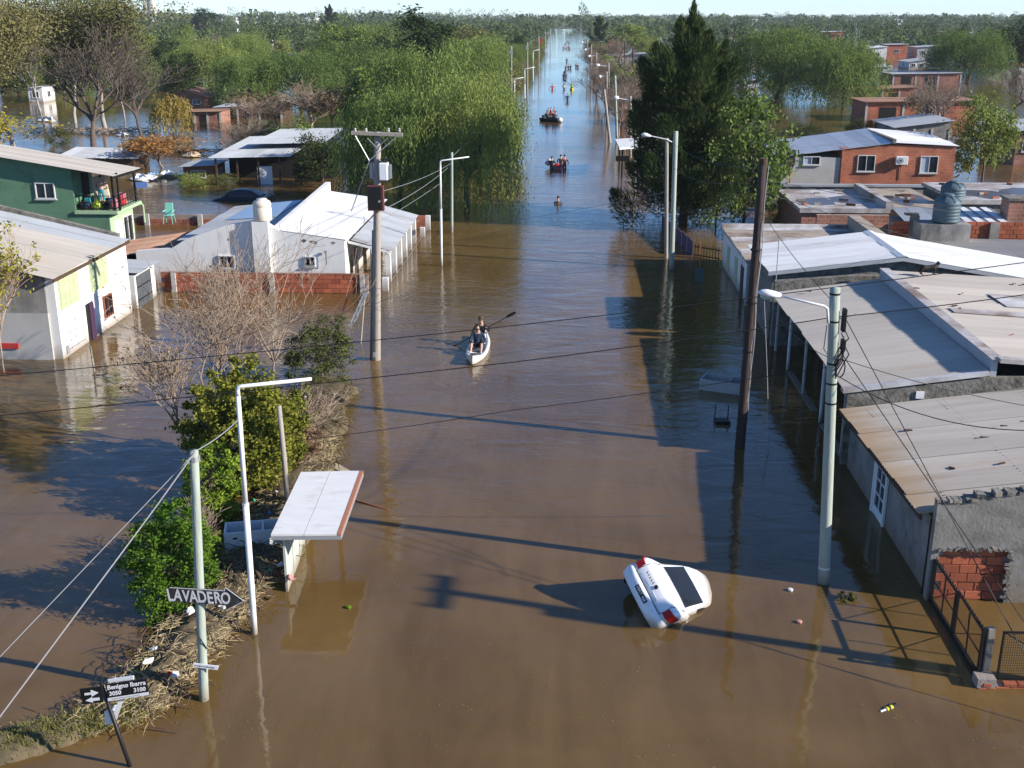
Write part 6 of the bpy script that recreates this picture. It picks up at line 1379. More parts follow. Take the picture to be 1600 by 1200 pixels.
mb = MB(); rr = random.Random(4)
for k in range(9): p = lerp(lerp(pts[0], pts[1], (k+1.2)/11), lerp(pts[3], pts[2], (k+1.2)/11), .5); mb.obox(p + Vector((0, -.004, 0)), (rr.uniform(.006, .012), 0, 0), (0, .002, 0), (rr.uniform(-.004, .004), 0, rr.uniform(.01, .02)))
mb.build('worn_lettering', 'galv', s_)
# white street lamp, arm over the street
def lamp_post(label, base, top, arm, r=.062, head=False, m='white_metal'):
    t_ = thing('street_lamp', label, 'street lamp', (base[0], base[1], -1)); b_, tp_ = Vector(base), Vector(top); d = tp_-b_
    k1 = b_ + d*.55; a = Vector(arm); c1 = tp_ + (a-tp_)*.06 + Vector((0, 0, .02)); 
    MB().tube([b_ - d*(1/d.z), k1], [r, r], 12).build('lower_post', m, t_, smooth=True)
    MB().tube([k1-d*.01, k1], [r*1.1, r*1.1], 12).build('collar', m, t_)
    MB().tube([k1, tp_-d*.03], [r*.8, r*.72], 12).build('upper_post', m, t_, smooth=True)
    MB().tube([tp_-d*.03, tp_-d*.008, tp_ + (a-tp_)*.02 + Vector((0, 0, .02)), c1, a], [r*.72, r*.7, r*.66, r*.62, r*.52], 10).build('arm', m, t_, smooth=True)
    if head:
        u = (a-tp_).normalized(); mb = MB(); s_ = Vector((-u.y, u.x, 0)); c = a + u*.3
        for (q, w_, h_) in ((-.3, .06, .06), (-.1, .13, .10), (.2, .15, .12), (.42, .08, .07)): pass
        mb.tube([a, a+u*.12, a+u*.38, a+u*.62, a+u*.72], [.05, .10, .135, .11, .03], 10); mb.v = [(x, y, a.z + (z-a.z)*.6) for x, y, z in mb.v]
        mb.build('lamp_head', m, t_, smooth=True)
        mb = MB().ball(a+u*.4 + Vector((0, 0, -.05)), (.12, .12, .07), 10, 6); mb.build('lens', 'galv', t_, smooth=True)
    return t_
b_ = G(398, 990); lamp_post('white street lamp post with bare bent arm in the left foreground', b_, FY(371, 606, b_.y), FY(487, 592, b_.y+.25))
b_ = G(690, 415); lamp_post('white street lamp post with bent arm near the columned porch', b_, FY(688, 252, b_.y), FY(733, 245, b_.y), .06)
b_ = G(706, 363); pole('utility_pole', 'thin grey green pole beside the white lamp near the columned porch', b_, FY(706, 238, b_.y), .085, .07, 'pole_green')
# leaning street name sign
b_ = G(203, 1197); yS2 = b_.y; tp_ = FY(157, 1066, yS2); t_ = thing('street_sign', 'leaning black street name sign reading Benigno Ibarra with arrow plate, lower left', 'sign', (b_.x, b_.y, -1))
d = tp_ - b_; MB().tube([b_ - d*(.9/d.z), tp_], .034, 10).build('post', 'sign_black', t_, smooth=True)
def S2(px, py, dy=-.04): return FY(px, py, yS2+dy)
q_ = [S2(165, 1070), S2(228, 1061), S2(233, 1086), S2(169, 1096)]; MB().prism(q_, (0, .02, 0)).build('name_plate', 'sign_black', t_)
q2 = [lerp(q_[0], q_[3], .80), lerp(q_[1], q_[2], .80), lerp(q_[1], q_[2], .985), lerp(q_[0], q_[3], .985)]; MB().prism([p + Vector((0, -.004, 0)) for p in q2], (0, .003, 0)).build('white_band', 'sign_white', t_)
ux = q_[1]-q_[0]; uz = q_[0]-q_[3]; cc = lambda f, g: lerp(lerp(q_[0], q_[1], f), lerp(q_[3], q_[2], f), g)
put_text('Benigno Ibarra', .112, cc(.50, .20), ux, uz, 'sign_white', t_, .0028); put_text('3050', .105, cc(.20, .58), ux, uz, 'sign_white', t_, .0028); put_text('3100', .105, cc(.80, .58), ux, uz, 'sign_white', t_, .0028)
mb = MB()
for k in range(14): p = lerp(q2[0], q2[3], .5) + (q2[1]-q2[0])*(.12+.05*k); mb.obox(p + Vector((0, -.006, 0)), ux.normalized()*.012, (0, .001, 0), uz.normalized()*.006)
mb.build('small_print', 'galv', t_)
q_ = [S2(124, 1077), S2(157, 1073), S2(161, 1097), S2(129, 1101)]; MB().prism(q_, (0, .02, 0)).build('arrow_plate', 'sign_black', t_)
cc = lambda f, g: lerp(lerp(q_[0], q_[1], f), lerp(q_[3], q_[2], f), g) + Vector((0, -.003, 0))
MB().prism([cc(.2, .28), cc(.52, .28), cc(.52, .12), cc(.86, .36), cc(.52, .56), cc(.52, .42), cc(.2, .42)], (0, -.004, 0)).build('right_arrow', 'sign_white', t_)
MB().prism([cc(.86, .66), cc(.52, .66), cc(.52, .52+.06), cc(.18, .76), cc(.52, .94), cc(.52, .84), cc(.86, .84)], (0, -.004, 0)).build('left_arrow', 'sign_white', t_)
# the second plate of the same sign seen from below, turned away, with its white back bracket
MB().prism([S2(168, 1062, .06), S2(208, 1056, .06), S2(209, 1062, .06), S2(170, 1067, .06)], (0, .02, 0)).build('cross_plate', 'sign_white', t_)
MB().prism([S2(186, 1094, .05), S2(193, 1093, .05), S2(180, 1130, .05), S2(164, 1133, .05), S2(163, 1112, .05), S2(172, 1108, .05), S2(173, 1122, .05)], (0, .015, 0)).build('fallen_plate', 'sign_white', t_)

# ------------------------------------------------------------------ the big pole with crossarm, transformer and meter box
b_ = G(588, 562); yP = b_.y; tp_ = FY(590, 206, yP)
t_ = pole('transformer_pole', 'tall grey twin shafted pole with crossarm, transformer and dark red box', b_, tp_, .16, .115, 'pole_grey', n=14)
MB().tube([(b_.x-.20, yP+.05, -1), FY(585, 360, yP+.05)], [.11, .09], 10).build('side_shaft', mat('shaft_grey', (.2, .2, .2), .9, amt=.3, scale=5), t_, smooth=True)
def PP(px, py, dy=0): return FY(px, py, yP+dy)
MB().bar(PP(549, 208, -.16), PP(629, 211, -.16), .13, .1).build('crossarm', 'pole_grey', t_)
MB().bar(PP(549, 207, .16), PP(629, 210, .16), .13, .1).build('crossarm', 'pole_grey', t_)
for u in (555, 572, 607, 624): MB().lathe([(.035, 0), (.05, .03), (.03, .06), (.05, .09), (.02, .13)], PP(u, 206, -.1), 10).build('insulator', 'concrete_post', t_)
for a, b in (((574, 216), (589, 231)), ((606, 216), (589, 231))): MB().bar(PP(*a, -.2), PP(*b, -.2), .05, .02).build('brace', 'galv', t_)
c = PP(601, 265, -.0); MB().box((c.x-.15, yP-.33, c.z-.34), (c.x+.15, yP+.05, c.z+.26)).build('transformer', 'enamel', t_, bevel=.03)
for k in range(4): MB().box((c.x+.165, yP-.3+.09*k, c.z-.28), (c.x+.25, yP-.27+.09*k, c.z+.18)).build('cooling_fin', 'galv', t_)
for k in range(3): MB().lathe([(.03, 0), (.045, .03), (.025, .08), (.045, .12), (.02, .16)], (c.x-.08+.09*k, yP-.15, c.z+.26), 8).build('bushing', 'dark_metal', t_)
c2 = PP(582, 265); MB().box((c2.x-.10, yP-.05, c2.z-.3), (c2.x+.02, yP+.2, c2.z+.25)).build('side_tank', 'galv', t_)
mb = MB()
for zz in (-.55, .25): mb.tube([(b_.x + .17*math.cos(a), yP + .17*math.sin(a), c.z+zz) for a in np.linspace(0, 6.28, 14)], .018, 5)
mb.build('clamp_band', 'dark_metal', t_)
q0, q1 = PP(575, 289, -.2), PP(601, 328, -.2)
MB().box((q0.x, yP-.42, q1.z), (q1.x, yP-.17, q0.z)).build('meter_box', mat('box_red', (.16, .045, .035), .7, amt=.3, scale=6), t_)
MB().box((q0.x+.03, yP-.428, q1.z+.04), (q1.x-.06, yP-.421, q0.z-.04)).build('box_door', 'black', t_)
MB().obox((q1.x-.14, yP-.432, q1.z+.33), (.03, 0, .03), (0, .004, 0), (-.025, 0, .025)).build('box_label', 'galv', t_)
MB().box((b_.x-.08, yP-.22, .15), (b_.x+.02, yP-.15, .32)).build('base_box', 'galv', t_)
# guy wires
def wire(name, label, pts, r=.012, m='wire', sag=0, n=14, group=None, cat='wire'):
    P = [Vector(p) for p in pts]; out = []
    for a, b in zip(P[:-1], P[1:]):
        for k in range(n): f = k/n; out.append(a.lerp(b, f) - Vector((0, 0, sag*4*f*(1-f))))
    out.append(P[-1]); return tag(MB().tube(out, r, 5, cap=False).build(name, m), label, cat, group)
a, b, c = PP(555, 212, -.2), PP(577, 251, -.2), PP(620, 213, -.2)
wire('guy_wire', 'pale guy wire bridle running from the crossarm down to the white roof', [a, b, PP(549, 330, .5)], .018, 'galv', n=3); wire('guy_wire', 'short pale stay from the right end of the crossarm to the bridle', [c, b], .018, 'galv', n=3)
# white pipe stake in the water by the big pole
t_ = thing('pipe_stake', 'thin pale pipe stake leaning in the water left of the transformer pole', 'stake', G(562, 536)); a = G(562, 536); MB().tube([a - Vector((.05, 0, .8)), FY(569, 470, a.y)], .03, 8).build('pipe', 'wood_light', t_)
t_ = thing('wooden_stake', 'thin grey stake in the water before the white two storey house', 'stake', G(149, 580)); a = G(149, 580); MB().tube([a - Vector((0, 0, .8)), FY(141, 541, a.y)], .035, 7).build('shaft', 'pole_grey', t_)
t_ = thing('wooden_stake', 'forked grey stake in the water behind the bare shrub', 'stake', G(266, 572)); a = G(266, 572); tp_ = FY(262, 540, a.y); MB().tube([a - Vector((0, 0, .8)), tp_], .03, 7).build('shaft', 'pole_grey', t_); MB().tube([tp_, tp_ + Vector((-.12, 0, .02))], .02, 6).build('fork', 'pole_grey', t_)

# ------------------------------------------------------------------ right hand poles and lamps
b_ = G(1287, 910); yR = b_.y; tp_ = FY(1305, 450, yR)
t_ = pole('utility_pole', 'thick green grey pole with street lamp arm and black junction boxes at right', b_, tp_, .128, .105, 'pole_green', n=16)
def RP(px, py, dy=0): return FY(px, py, yR+dy)
a0 = RP(1294, 505, -.12); a1 = RP(1293, 482, -.14); a2 = RP(1222, 463, -.3)
MB().tube([a0, a1, lerp(a1, a2, .08) + Vector((0, 0, .03)), a2], [.028, .028, .028, .024], 8).build('lamp_arm', 'white_metal', t_, smooth=True)
mb = MB(); u = (RP(1184, 457, -.3)-a2); L_ = u.length; u.normalize(); s_ = Vector((0, 1, 0)); ks = [(-.0, .05, .05), (.1, .07, .07), (.32, .13, .09), (.62, .13, .10), (.85, .09, .075), (1.0, .02, .02)]
vs = []; fs = []
for (f, w_, h_) in ks:
    c = a2 + u*L_*f
    for k in range(12): a = k*math.pi/6; vs.append(c + s_*w_*math.cos(a) + Vector((0, 0, 1))*(h_*math.sin(a)*(1 if math.sin(a) > 0 else .55)))
for i in range(len(ks)-1):
    for k in range(12): fs.append((i*12+k, i*12+(k+1) % 12, (i+1)*12+(k+1) % 12, (i+1)*12+k))
mb.add(vs, fs + [tuple(range(12)), tuple(range(60, 72))]); mb.build('lamp_head', 'white_metal', t_, smooth=True)
MB().ball(a2 + u*L_*.6 + Vector((0, 0, -.05)), (.15, .10, .08), 12, 6).build('lens', mat('lens', (.35, .45, .42), .2, amt=.2), t_, smooth=True)
for (x0, x1, y0, y1) in ((1314, 1322, 482, 518), (1313, 1320, 530, 548)):
    p, q = RP(x0, y1, -.02), RP(x1, y0, -.02); MB().box((p.x, yR-.1, p.z), (q.x+.02, yR+.06, q.z)).build('junction_box', 'dark_metal', t_, bevel=.015)
mb = MB(); rr = random.Random(2)
for k in range(7):
    a = RP(1314+rr.uniform(0, 6), 515+k*5, -.05); mb.tube([a, a + Vector((rr.uniform(-.02, .1), -.03, -.18)), a + Vector((rr.uniform(-.1, .08), -.02, -.4)), a + Vector((-.12, -.1, -.62))], .014, 5)
mb.tube([RP(1313, 575, -.1) + Vector((.16*math.cos(a)*.6, 0, .2*math.sin(a))) for a in np.linspace(0, 12.5, 26)], .014, 5)
mb.tube([RP(1292, 508, -.14), RP(1287, 545, -.15), RP(1297, 560, -.14)], .01, 5); mb.build('cable_loops', 'wire', t_)
for py in (458, 498, 560, 590, 620, 884):
    f = (910-py)/460; c = lerp(b_, tp_, f); MB().tube([c + Vector((0, 0, -.02)), c + Vector((0, 0, .02))], [.13-.02*f]*2, 16).build('band', 'white_metal' if py == 884 else 'dark_metal', t_)
b_ = G(1156, 699); yB2 = b_.y; tp_ = FY(1193, 248, yB2)
t_ = pole('utility_pole', 'dark brown wooden pole leaning at the edge of the building shadow', b_, tp_, .145, .105, 'pole_brown', n=14)
MB().tube([lerp(b_, tp_, .99) + Vector((0, 0, -.06)), tp_ + Vector((0, 0, .01))], [.115, .115], 12).build('cap_band', 'wood_dark', t_)
mb = MB(); mb.tube([lerp(b_, tp_, f) + Vector((.13+.02*math.sin(f*20), -.06, 0)) for f in np.linspace(.98, .1, 26)], .014, 5); mb.tube([lerp(b_, tp_, f) + Vector((.10+.03*math.sin(f*31), -.10, 0)) for f in np.linspace(.8, .12, 20)], .010, 5); mb.build('cable', 'wire_light', t_)
for f in (.35, .52, .7): c = lerp(b_, tp_, f); MB().tube([c, c + Vector((0, 0, .04))], [.155, .155], 12).build('band', 'dark_metal', t_)
wire('hanging_cable', 'loose pale cable hanging straight down into the shaded water', [FY(1194, 470, 31.4), FY(1199, 590, 31.4), G(1201, 703)], .012, 'wire_light', n=4)
# paired poles near the conifer
b_ = G(1041, 403); tp_ = FY(1042, 216, b_.y); t_ = pole('lamp_pole', 'grey pole with lamp head over the water, left of the green pair pole', b_, tp_, .10, .085, 'pole_grey', 'street lamp')
a2 = FY(1014, 212, b_.y); hd = FY(1002, 209, b_.y); MB().tube([FY(1050, 222, b_.y-.05), tp_ + Vector((0, -.1, -.05)), a2], .03, 8).build('lamp_arm', 'white_metal', t_); 
mb = MB().tube([a2 + (a2-hd)*.25, lerp(a2, hd, .3), lerp(a2, hd, .7), hd], [.05, .14, .15, .04], 10); mb.v = [(x, y, a2.z + (z-a2.z)*.75) for x, y, z in mb.v]; mb.build('lamp_head', 'white_metal', t_, smooth=True)
b_ = G(1049, 420); pole('utility_pole', 'pale green pole standing right beside the grey lamp pole', b_, FY(1056, 205, b_.y), .125, .11, 'pole_green')
b_ = G(992, 300); pole('utility_pole', 'slim grey green pole beside the white shelter roof on the right bank', b_, FY(992, 155, b_.y), .09, .07, 'pole_green')
b_ = G(953, 223); pole('utility_pole', 'leaning wooden pole at the right bank beyond the white shelter', b_, FY(944, 140, b_.y), .15, .12, 'pole_grey')
b_ = G(964, 216); pole('utility_pole', 'upright green grey pole right of the leaning wooden pole', b_, FY(961, 118, b_.y), .13, .11, 'pole_green')
for i, (bx, by, ty, hx, hy) in enumerate([(948, 196, 112, 937, 120), (951, 175, 98, 933, 102), (932, 150, 82, 920, 88), (924, 128, 70, 914, 78), (918, 112, 62, 909, 66), (985, 245, 150, 962, 153)]):
    b_ = G(bx, by); tp_ = FY(bx, ty, b_.y); hd = FY(hx, hy, b_.y); t_ = pole('lamp_pole', 'grey street lamp pole on the right bank, %s in the receding row' % ['second', 'third', 'fourth', 'fifth', 'farthest', 'nearest'][i], b_, tp_, .12, .10, 'pole_grey', 'street lamp')
    MB().tube([lerp(b_, tp_, .93), hd], .04, 6).build('lamp_arm', 'white_metal', t_); mb = MB().tube([lerp(hd, tp_, .22), hd, hd + (hd-tp_)*.2], [.1, .22, .08], 8); mb.build('lamp_head', 'white_metal', t_, smooth=True)
for i, (bx, by, ty) in enumerate([(989, 158, 74), (976, 130, 64), (968, 118, 60), (930, 112, 58)]):
    b_ = G(bx, by); pole('utility_pole', ['dark wooden pole in the bare trees left of the conifer', 'second thin pole among the bare trees on the right bank', 'third thin pole among the bare trees on the right bank', 'thin distant pole on the right bank'][i], b_, FY(bx, ty, b_.y), .12, .1, 'pole_brown')
# left bank far poles
for i, (bx, by, ty, hx) in enumerate([(804, 200, 124, 818), (820, 160, 108, 836), (764, 250, 174, 790), (833, 130, 80, 843)]):
    b_ = G(bx, by); tp_ = FY(bx, ty, b_.y); lamp_post(['pale bent lamp post at the left bank beyond the willows', 'second pale bent lamp post on the far left bank', 'pale bent lamp post rising out of the willow at the left bank', 'farthest pale lamp post on the left bank'][i], b_, tp_, FY(hx, ty-3, b_.y), .075)
for i, (bx, by, ty) in enumerate([(799, 170, 72), (824, 150, 66), (842, 110, 56), (852, 92, 50), (860, 80, 46)]):
    b_ = G(bx, by); t_ = pole('utility_pole', ['thin pole with small box on the left bank of the far street', 'second thin pole with white box on the far left bank', 'third thin pole on the far left bank', 'fourth thin pole on the far left bank', 'farthest thin pole on the left bank'][i], b_, FY(bx, ty, b_.y), .13, .1, 'pole_grey')
    if i < 2: c = FY(bx, ty+8, b_.y); MB().box((c.x-.18, c.y-.3, c.z-.35), (c.x+.18, c.y-.12, c.z+.2)).build('transformer', 'galv', t_)
c = FY(841, 62, 330); t_ = thing('flag', 'red flag like cloth high on the far left bank', 'flag', G(841, 95)); b_ = G(841, 95); tp_ = FY(841, 58, b_.y); MB().tube([b_ - Vector((0, 0, 1)), tp_], .08, 6).build('mast', 'pole_grey', t_); MB().prism([tp_, tp_ + Vector((1.1, 0, -.5)), tp_ + Vector((.9, 0, -2.0)), tp_ + Vector((0, 0, -1.6))], (0, .06, 0)).build('cloth', 'trash_red', t_)
# white roofed stop shelter on the right bank
b_ = G(985, 272); t_ = thing('stop_shelter', 'small stop shelter with flat white roof in the water below the conifer', 'shelter', (b_.x, b_.y, -1))
zs = HT(b_, 226); q = [G(961, 220, zs), G(1018, 216, zs), G(1018, 230, zs), G(968, 234, zs)]
MB().prism([q[0], q[3], q[2], q[1]], (0, 0, .14)).build('roof', 'board_white', t_)
for p in (lerp(q[3], q[0], .2), lerp(q[2], q[1], .2), lerp(q[3], q[0], .8), lerp(q[2], q[1], .8)): MB().bar((p.x+.3*(1 if p.x < b_.x else -1), p.y, -1), (p.x+.3*(1 if p.x < b_.x else -1), p.y, zs), .12).build('post', 'dark_metal', t_)
c = lerp(q[3], q[2], .1); MB().box((c.x-.5, c.y+.2, zs-.9), (c.x+.5, c.y+.3, zs-.5)).build('hanging_sign', 'dark_metal', t_)
b_ = G(977, 222); t_ = thing('bird_house_post', 'little box on a post beside the shelter on the right bank', 'post', (b_.x, b_.y, -1)); tp_ = FY(977, 200, b_.y); MB().bar((b_.x, b_.y, -1), tp_, .1).build('post', 'pole_grey', t_); MB().prism([tp_ + Vector((-.3, -.2, 0)), tp_ + Vector((.3, -.2, 0)), tp_ + Vector((.3, -.2, .35)), tp_ + Vector((0, -.2, .6)), tp_ + Vector((-.3, -.2, .35))], (0, .4, 0)).build('box', 'pole_grey', t_)
# pole past the right edge of the view whose crossarm shadow falls over the water
b_ = Vector((13.99, 17.68, 0)); t_ = pole('utility_pole', 'pole with crossarm past the right edge, seen by its shadow on the water', b_, (13.99, 17.68, 7.7), .15, .12, 'pole_green')
MB().bar((13.9, 16.95, 7.55), (13.9, 18.4, 7.55), .14, .14).build('crossarm', 'pole_grey', t_); MB().box((13.75, 17.35, 5.7), (14.25, 17.75, 6.5)).build('transformer', 'enamel', t_, bevel=.03)
for k in range(3): MB().lathe([(.04, 0), (.06, .04), (.03, .1), (.05, .15)], (13.9, 17.0+.65*k, 7.62), 8).build('insulator', 'concrete_post', t_)

# overhead wires
def wpt(px, py, y): return FY(px, py, y)
rpt = lambda py: RP(1300, py, .0)
wire('overhead_wire', 'dark wire crossing the whole street, upper one of the three', [wpt(-60, 592, 25), wpt(800, 509, 25), wpt(1660, 402, 25)], .011, sag=.04)
wire('overhead_wire', 'dark wire crossing the whole street, middle one of the three', [wpt(-60, 655, 23), wpt(800, 566, 22.8), rpt(496), wpt(1660, 452, 22.8)], .011, sag=.03)
wire('overhead_wire', 'thin wire from the leafy bush to the right hand pole, lowest of the three', [wpt(470, 688, 24.5), wpt(800, 641, 24), rpt(573)], .008, sag=.03)
for i, (a, b, sg, lb) in enumerate([((1312, 548, 22.8), (1640, 1030, 18.0), .0, 'left one of the pair running over the near roof'), ((1318, 492, 22.8), (1690, 1190, 17.0), .0, 'right one of the pair running over the near roof'), ((1310, 588, 22.8), (1640, 672, 20), .35, 'sagging over the near roof to the right'), ((1312, 560, 22.8), (1640, 640, 24), .1, 'thin, over the middle roof to the right'), ((1200, 470, 31), (1300, 560, 22.8), .25, 'from the brown pole to the green grey pole, lower'), ((1190, 330, 31), (1300, 470, 22.8), .1, 'from the brown pole to the green grey pole, upper'), ((1190, 280, 31), (1640, 350, 44), .1, 'from the brown pole top over the white gable roof'), ((1193, 300, 31), (1480, 382, 44), .1, 'from the brown pole down to the white gable roof'), ((1190, 262, 31), (1052, 225, 56), .3, 'from the brown pole to the paired poles, upper'), ((1188, 280, 31), (1050, 260, 56), .4, 'from the brown pole to the paired poles, lower')]):
    wire('service_wire', 'dark service wire ' + lb, [wpt(*a), wpt(*b)], .010 if i < 4 else .008, sag=sg)
wire('service_wire', 'pale wire from the green grey pole down to the lower left corner, left one', [wpt(300, 712, 17.6), wpt(-40, 1068, 14.5)], .007, 'wire_light'); wire('service_wire', 'thick pale wire from the green grey pole down to the lower left corner', [wpt(305, 706, 17.6), wpt(245, 790, 16.8), wpt(-30, 1160, 13.6)], .011, 'wire_light')
wire('service_wire', 'pale wire pair from the green grey pole up to the white lamp post', [wpt(303, 706, 17.6), wpt(372, 656, 20)], .010, 'wire_light', sag=.05)
for i, (a, b) in enumerate([((590, 325, 39), (655, 345, 52)), ((592, 300, 39), (705, 255, 64)), ((594, 330, 39), (700, 262, 64)), ((706, 245, 64), (764, 180, 100)), ((540, 372, 52), (690, 285, 56)), ((700, 358, 64), (1041, 300, 58))]):
    wire('service_wire', 'pale service wire ' + ['from the transformer pole to the porch roof', 'from the transformer pole to the thin pole, upper', 'from the transformer pole to the thin pole, lower', 'along the left bank from the thin pole into the willow', 'from the white house roof to the lamp post', 'low across the street from the thin pole to the paired poles'][i], [wpt(*a), wpt(*b)], .010, 'wire_light', sag=.15)
for i, (a, b) in enumerate([((1046, 222, 58), (993, 170, 85)), ((1046, 235, 58), (980, 285, 70)), ((1046, 240, 58), (985, 292, 70)), ((1046, 245, 58), (990, 300, 70)), ((993, 160, 85), (961, 122, 110)), ((961, 120, 110), (948, 115, 130))]):
    wire('service_wire', 'thin wire ' + ['between the paired poles and the slim pole, topmost', 'fanning from the paired poles to the bank, first', 'fanning from the paired poles to the bank, second', 'fanning from the paired poles to the bank, third', 'from the slim pole to the upright pole up the right bank', 'along the far lamp row on the right bank'][i], [wpt(*a), wpt(*b)], .012, 'wire', sag=.3)

# ------------------------------------------------------------------ half sunk things in the shaded water
c = G(1130, 608); t_ = thing('sunken_crate', 'pale open crate floating in the shaded water beside the brown pole', 'crate', c); ang = R(-22); ux, uy = Vector((math.cos(ang), math.sin(ang), 0)), Vector((-math.sin(ang), math.cos(ang), 0))
for (cu, cv, hu, hv) in ((0, -.38, .72, .02), (0, .38, .72, .02), (-.70, 0, .02, .36), (.70, 0, .02, .36), (.25, 0, .015, .36)): MB().obox(c + ux*cu + uy*cv + Vector((0, 0, .12)), ux*hu, uy*hv, (0, 0, .26)).build('side', 'concrete_post', t_)
MB().obox(c + Vector((0, 0, -.05)), ux*.68, uy*.36, (0, 0, .02)).build('floor', 'concrete_post', t_)
c = G(1128, 660); t_ = thing('floating_chair', 'dark upturned chair half sunk below the pale crate', 'chair', c)
MB().obox(c + Vector((0, 0, .05)), (.22, .03, 0), (-.03, .2, 0), (0, 0, .02)).build('seat', 'dark_metal', t_)
for s in (-1, 1): MB().bar(c + Vector((s*.2, .18, .05)), c + Vector((s*.2, .2, .5)), .03).build('leg', 'dark_metal', t_)
MB().obox(c + Vector((0, -.2, -.1)), (.22, 0, 0), (0, .02, 0), (0, 0, .2)).build('backrest', 'dark_metal', t_)
c = G(1092, 440); t_ = thing('sign_board', 'faded teal board on a thin post in the shaded water', 'sign', c); MB().box((c.x-.2, c.y-.02, .0), (c.x+.2, c.y+.02, .65)).build('board', mat('teal_board', (.09, .15, .15), .8, amt=.3, scale=5), t_); MB().bar((c.x, c.y+.05, -1), (c.x, c.y+.05, 1.9), .045).build('post', 'rust_edge', t_)
for i, (u, v, lb) in enumerate([(1235, 923, 'white foam cup floating near the right hand pole'), (1249, 973, 'small orange lid floating below the right hand pole'), (545, 950, 'tiny green leaf scrap floating below the shelter')]):
    o = MB().lathe([(.05, 0), (.06, .03), (.05, .05), (.01, .055)], (0, 0, 0), 9).build('floating_scrap', ['trash_white', 'trash_pink', 'lf_bush'][i]); o.location = G(u, v); tag(o, lb, 'litter')
c = G(1388, 1107); t_ = thing('toy_torch', 'yellow and black torch shaped toy floating at lower right', 'toy', c); d = (G(1400, 1101)-G(1374, 1112)).normalized()
MB().tube([c - d*.06, c + d*.10], .045, 10).build('body', 'yellow', t_); MB().tube([c + d*.10, c + d*.19], [.05, .055], 10).build('head', 'dark_metal', t_); MB().tube([c - d*.2, c - d*.06], [.02, .025], 8).build('handle', 'trash_white', t_)
MB().tube([c - d*.01, c + d*.03], .052, 10).build('band', 'dark_metal', t_)
o = dense_bush(15, 260, .2, .06, .05, 'lf_grass', 'scrap of weed floating by the edge of the building shadow', G(1325, 936), 'floating_weed', ncl=14, wood=(.006, .1))
# leaves, seed fluff and scum drifting in lines on the water
def drift(n, seed):
    rng = np.random.default_rng(seed); P = []
    for k in range(70):
        u = rng.uniform(-7, 7.2); v = 16.5 + 30*rng.random()**1.6; m_ = rng.integers(3, 26); a = rng.normal(-.15, .25); tt = np.sort(rng.random(m_))*rng.uniform(.5, 3.0)
        P.append(np.stack([u + tt*math.cos(a) + rng.normal(0, .07, m_), v + tt*math.sin(a) + rng.normal(0, .10, m_), np.full(m_, .006)], 1))
    for q in bpath[::2]: P.append(np.array([[q.x + 1.0 + abs(rng.normal(0, .22)), q.y + rng.normal(0, .2), .006] for _ in range(7)]))
    P.append(np.stack([7.75 - np.abs(rng.normal(0, .18, 240)), rng.uniform(19.2, 40, 240), np.full(240, .006)], 1))
    P = np.concatenate(P); n = len(P); a = rng.random(n)*6.28; U = np.stack([np.cos(a), np.sin(a), rng.normal(0, .03, n)], 1); Vv = np.stack([-np.sin(a), np.cos(a), np.zeros(n)], 1)
    v, f = quads(P, U, Vv, .012 + .028*rng.random(n)**2, .014 + .03*rng.random(n)**2); tag(link('drifting_leaves', npmesh('drifting_leaves', v, f, 'lf_grass')), 'specks of leaves and scum drifting on the brown water', kind='stuff')
drift(0, 5)
# green chair on the flooded roof edge, sunken dark car
c = FY(265, 349, 55.5); t_ = thing('plastic_chair', 'mint green plastic chair perched on the brick wall behind the white house', 'chair', c)
gm = 'mint'; mat(gm, (.22, .55, .42), .5, amt=.1)
MB().obox(c + Vector((0, 0, .42)), (.22, 0, 0), (0, .21, 0), (0, 0, .02)).build('seat', gm, t_, bevel=.01); MB().obox(c + Vector((-.03, .2, .72)), (.21, 0, 0), (0, .02, 0), (0, .04, .27)).build('backrest', gm, t_, bevel=.015)
for sx in (-1, 1):
    for sy in (-1, 1): MB().bar(c + Vector((sx*.24, sy*.23, 0)), c + Vector((sx*.19, sy*.18, .41)), .03).build('leg', gm, t_)
    MB().bar(c + Vector((sx*.23, -.2, .62)), c + Vector((sx*.22, .2, .64)), .04).build('armrest', gm, t_)
# fallen branches and rubbish line on the left water
o, _ = bank('rubbish_bank', [(-42, 88), (-36, 87), (-30, 86.5), (-24, 88)], .8, .2, 'bank', 8); tag(o, kind='structure')
litter('branch_litter', [G(u, 208) for u in range(45, 240, 4)], 420, 'twig_pale', 9, (.5, 1.8), .04, .8, (0, .5), 'fallen pale branches along the water on the left'); litter('branch_litter', [G(u, 240) for u in range(200, 345, 4)], 300, 'wood_dark', 10, (.4, 1.6), .04, .8, (0, .4), 'dark driftwood along the water behind the green house')
for i, (u, v, s, m_) in enumerate([(72, 190, 1.3, 'trash_white'), (225, 282, 1.2, 'trash_white'), (240, 276, .7, 'tarp_blue'), (190, 212, .8, 'trash_white'), (300, 245, 1.0, 'wood_light'), (262, 275, .9, 'trash_white')]):
    mb = MB(); mb.ball((0, 0, .14), (.8, .6, .22), 14, 8); rq = random.Random(i); mb.v = [(a*rq.uniform(.7, 1.3), b*rq.uniform(.7, 1.3), c_*rq.uniform(.4, 1.5)) for a, b, c_ in mb.v]; o = mb.build('rubbish_heap', m_); o.location = G(u, v); o.scale = (s, s, s)
    tag(o, ['white tarpaulin heap among the eucalyptus trunks', 'white sheeting heap in the water right of the green house', 'blue sheeting beside the white heap', 'white scrap by the fallen branches', 'pale wooden scrap heap right of the brown shrub', 'pale scrap heap below the brown shrub'][i], 'rubbish heap')

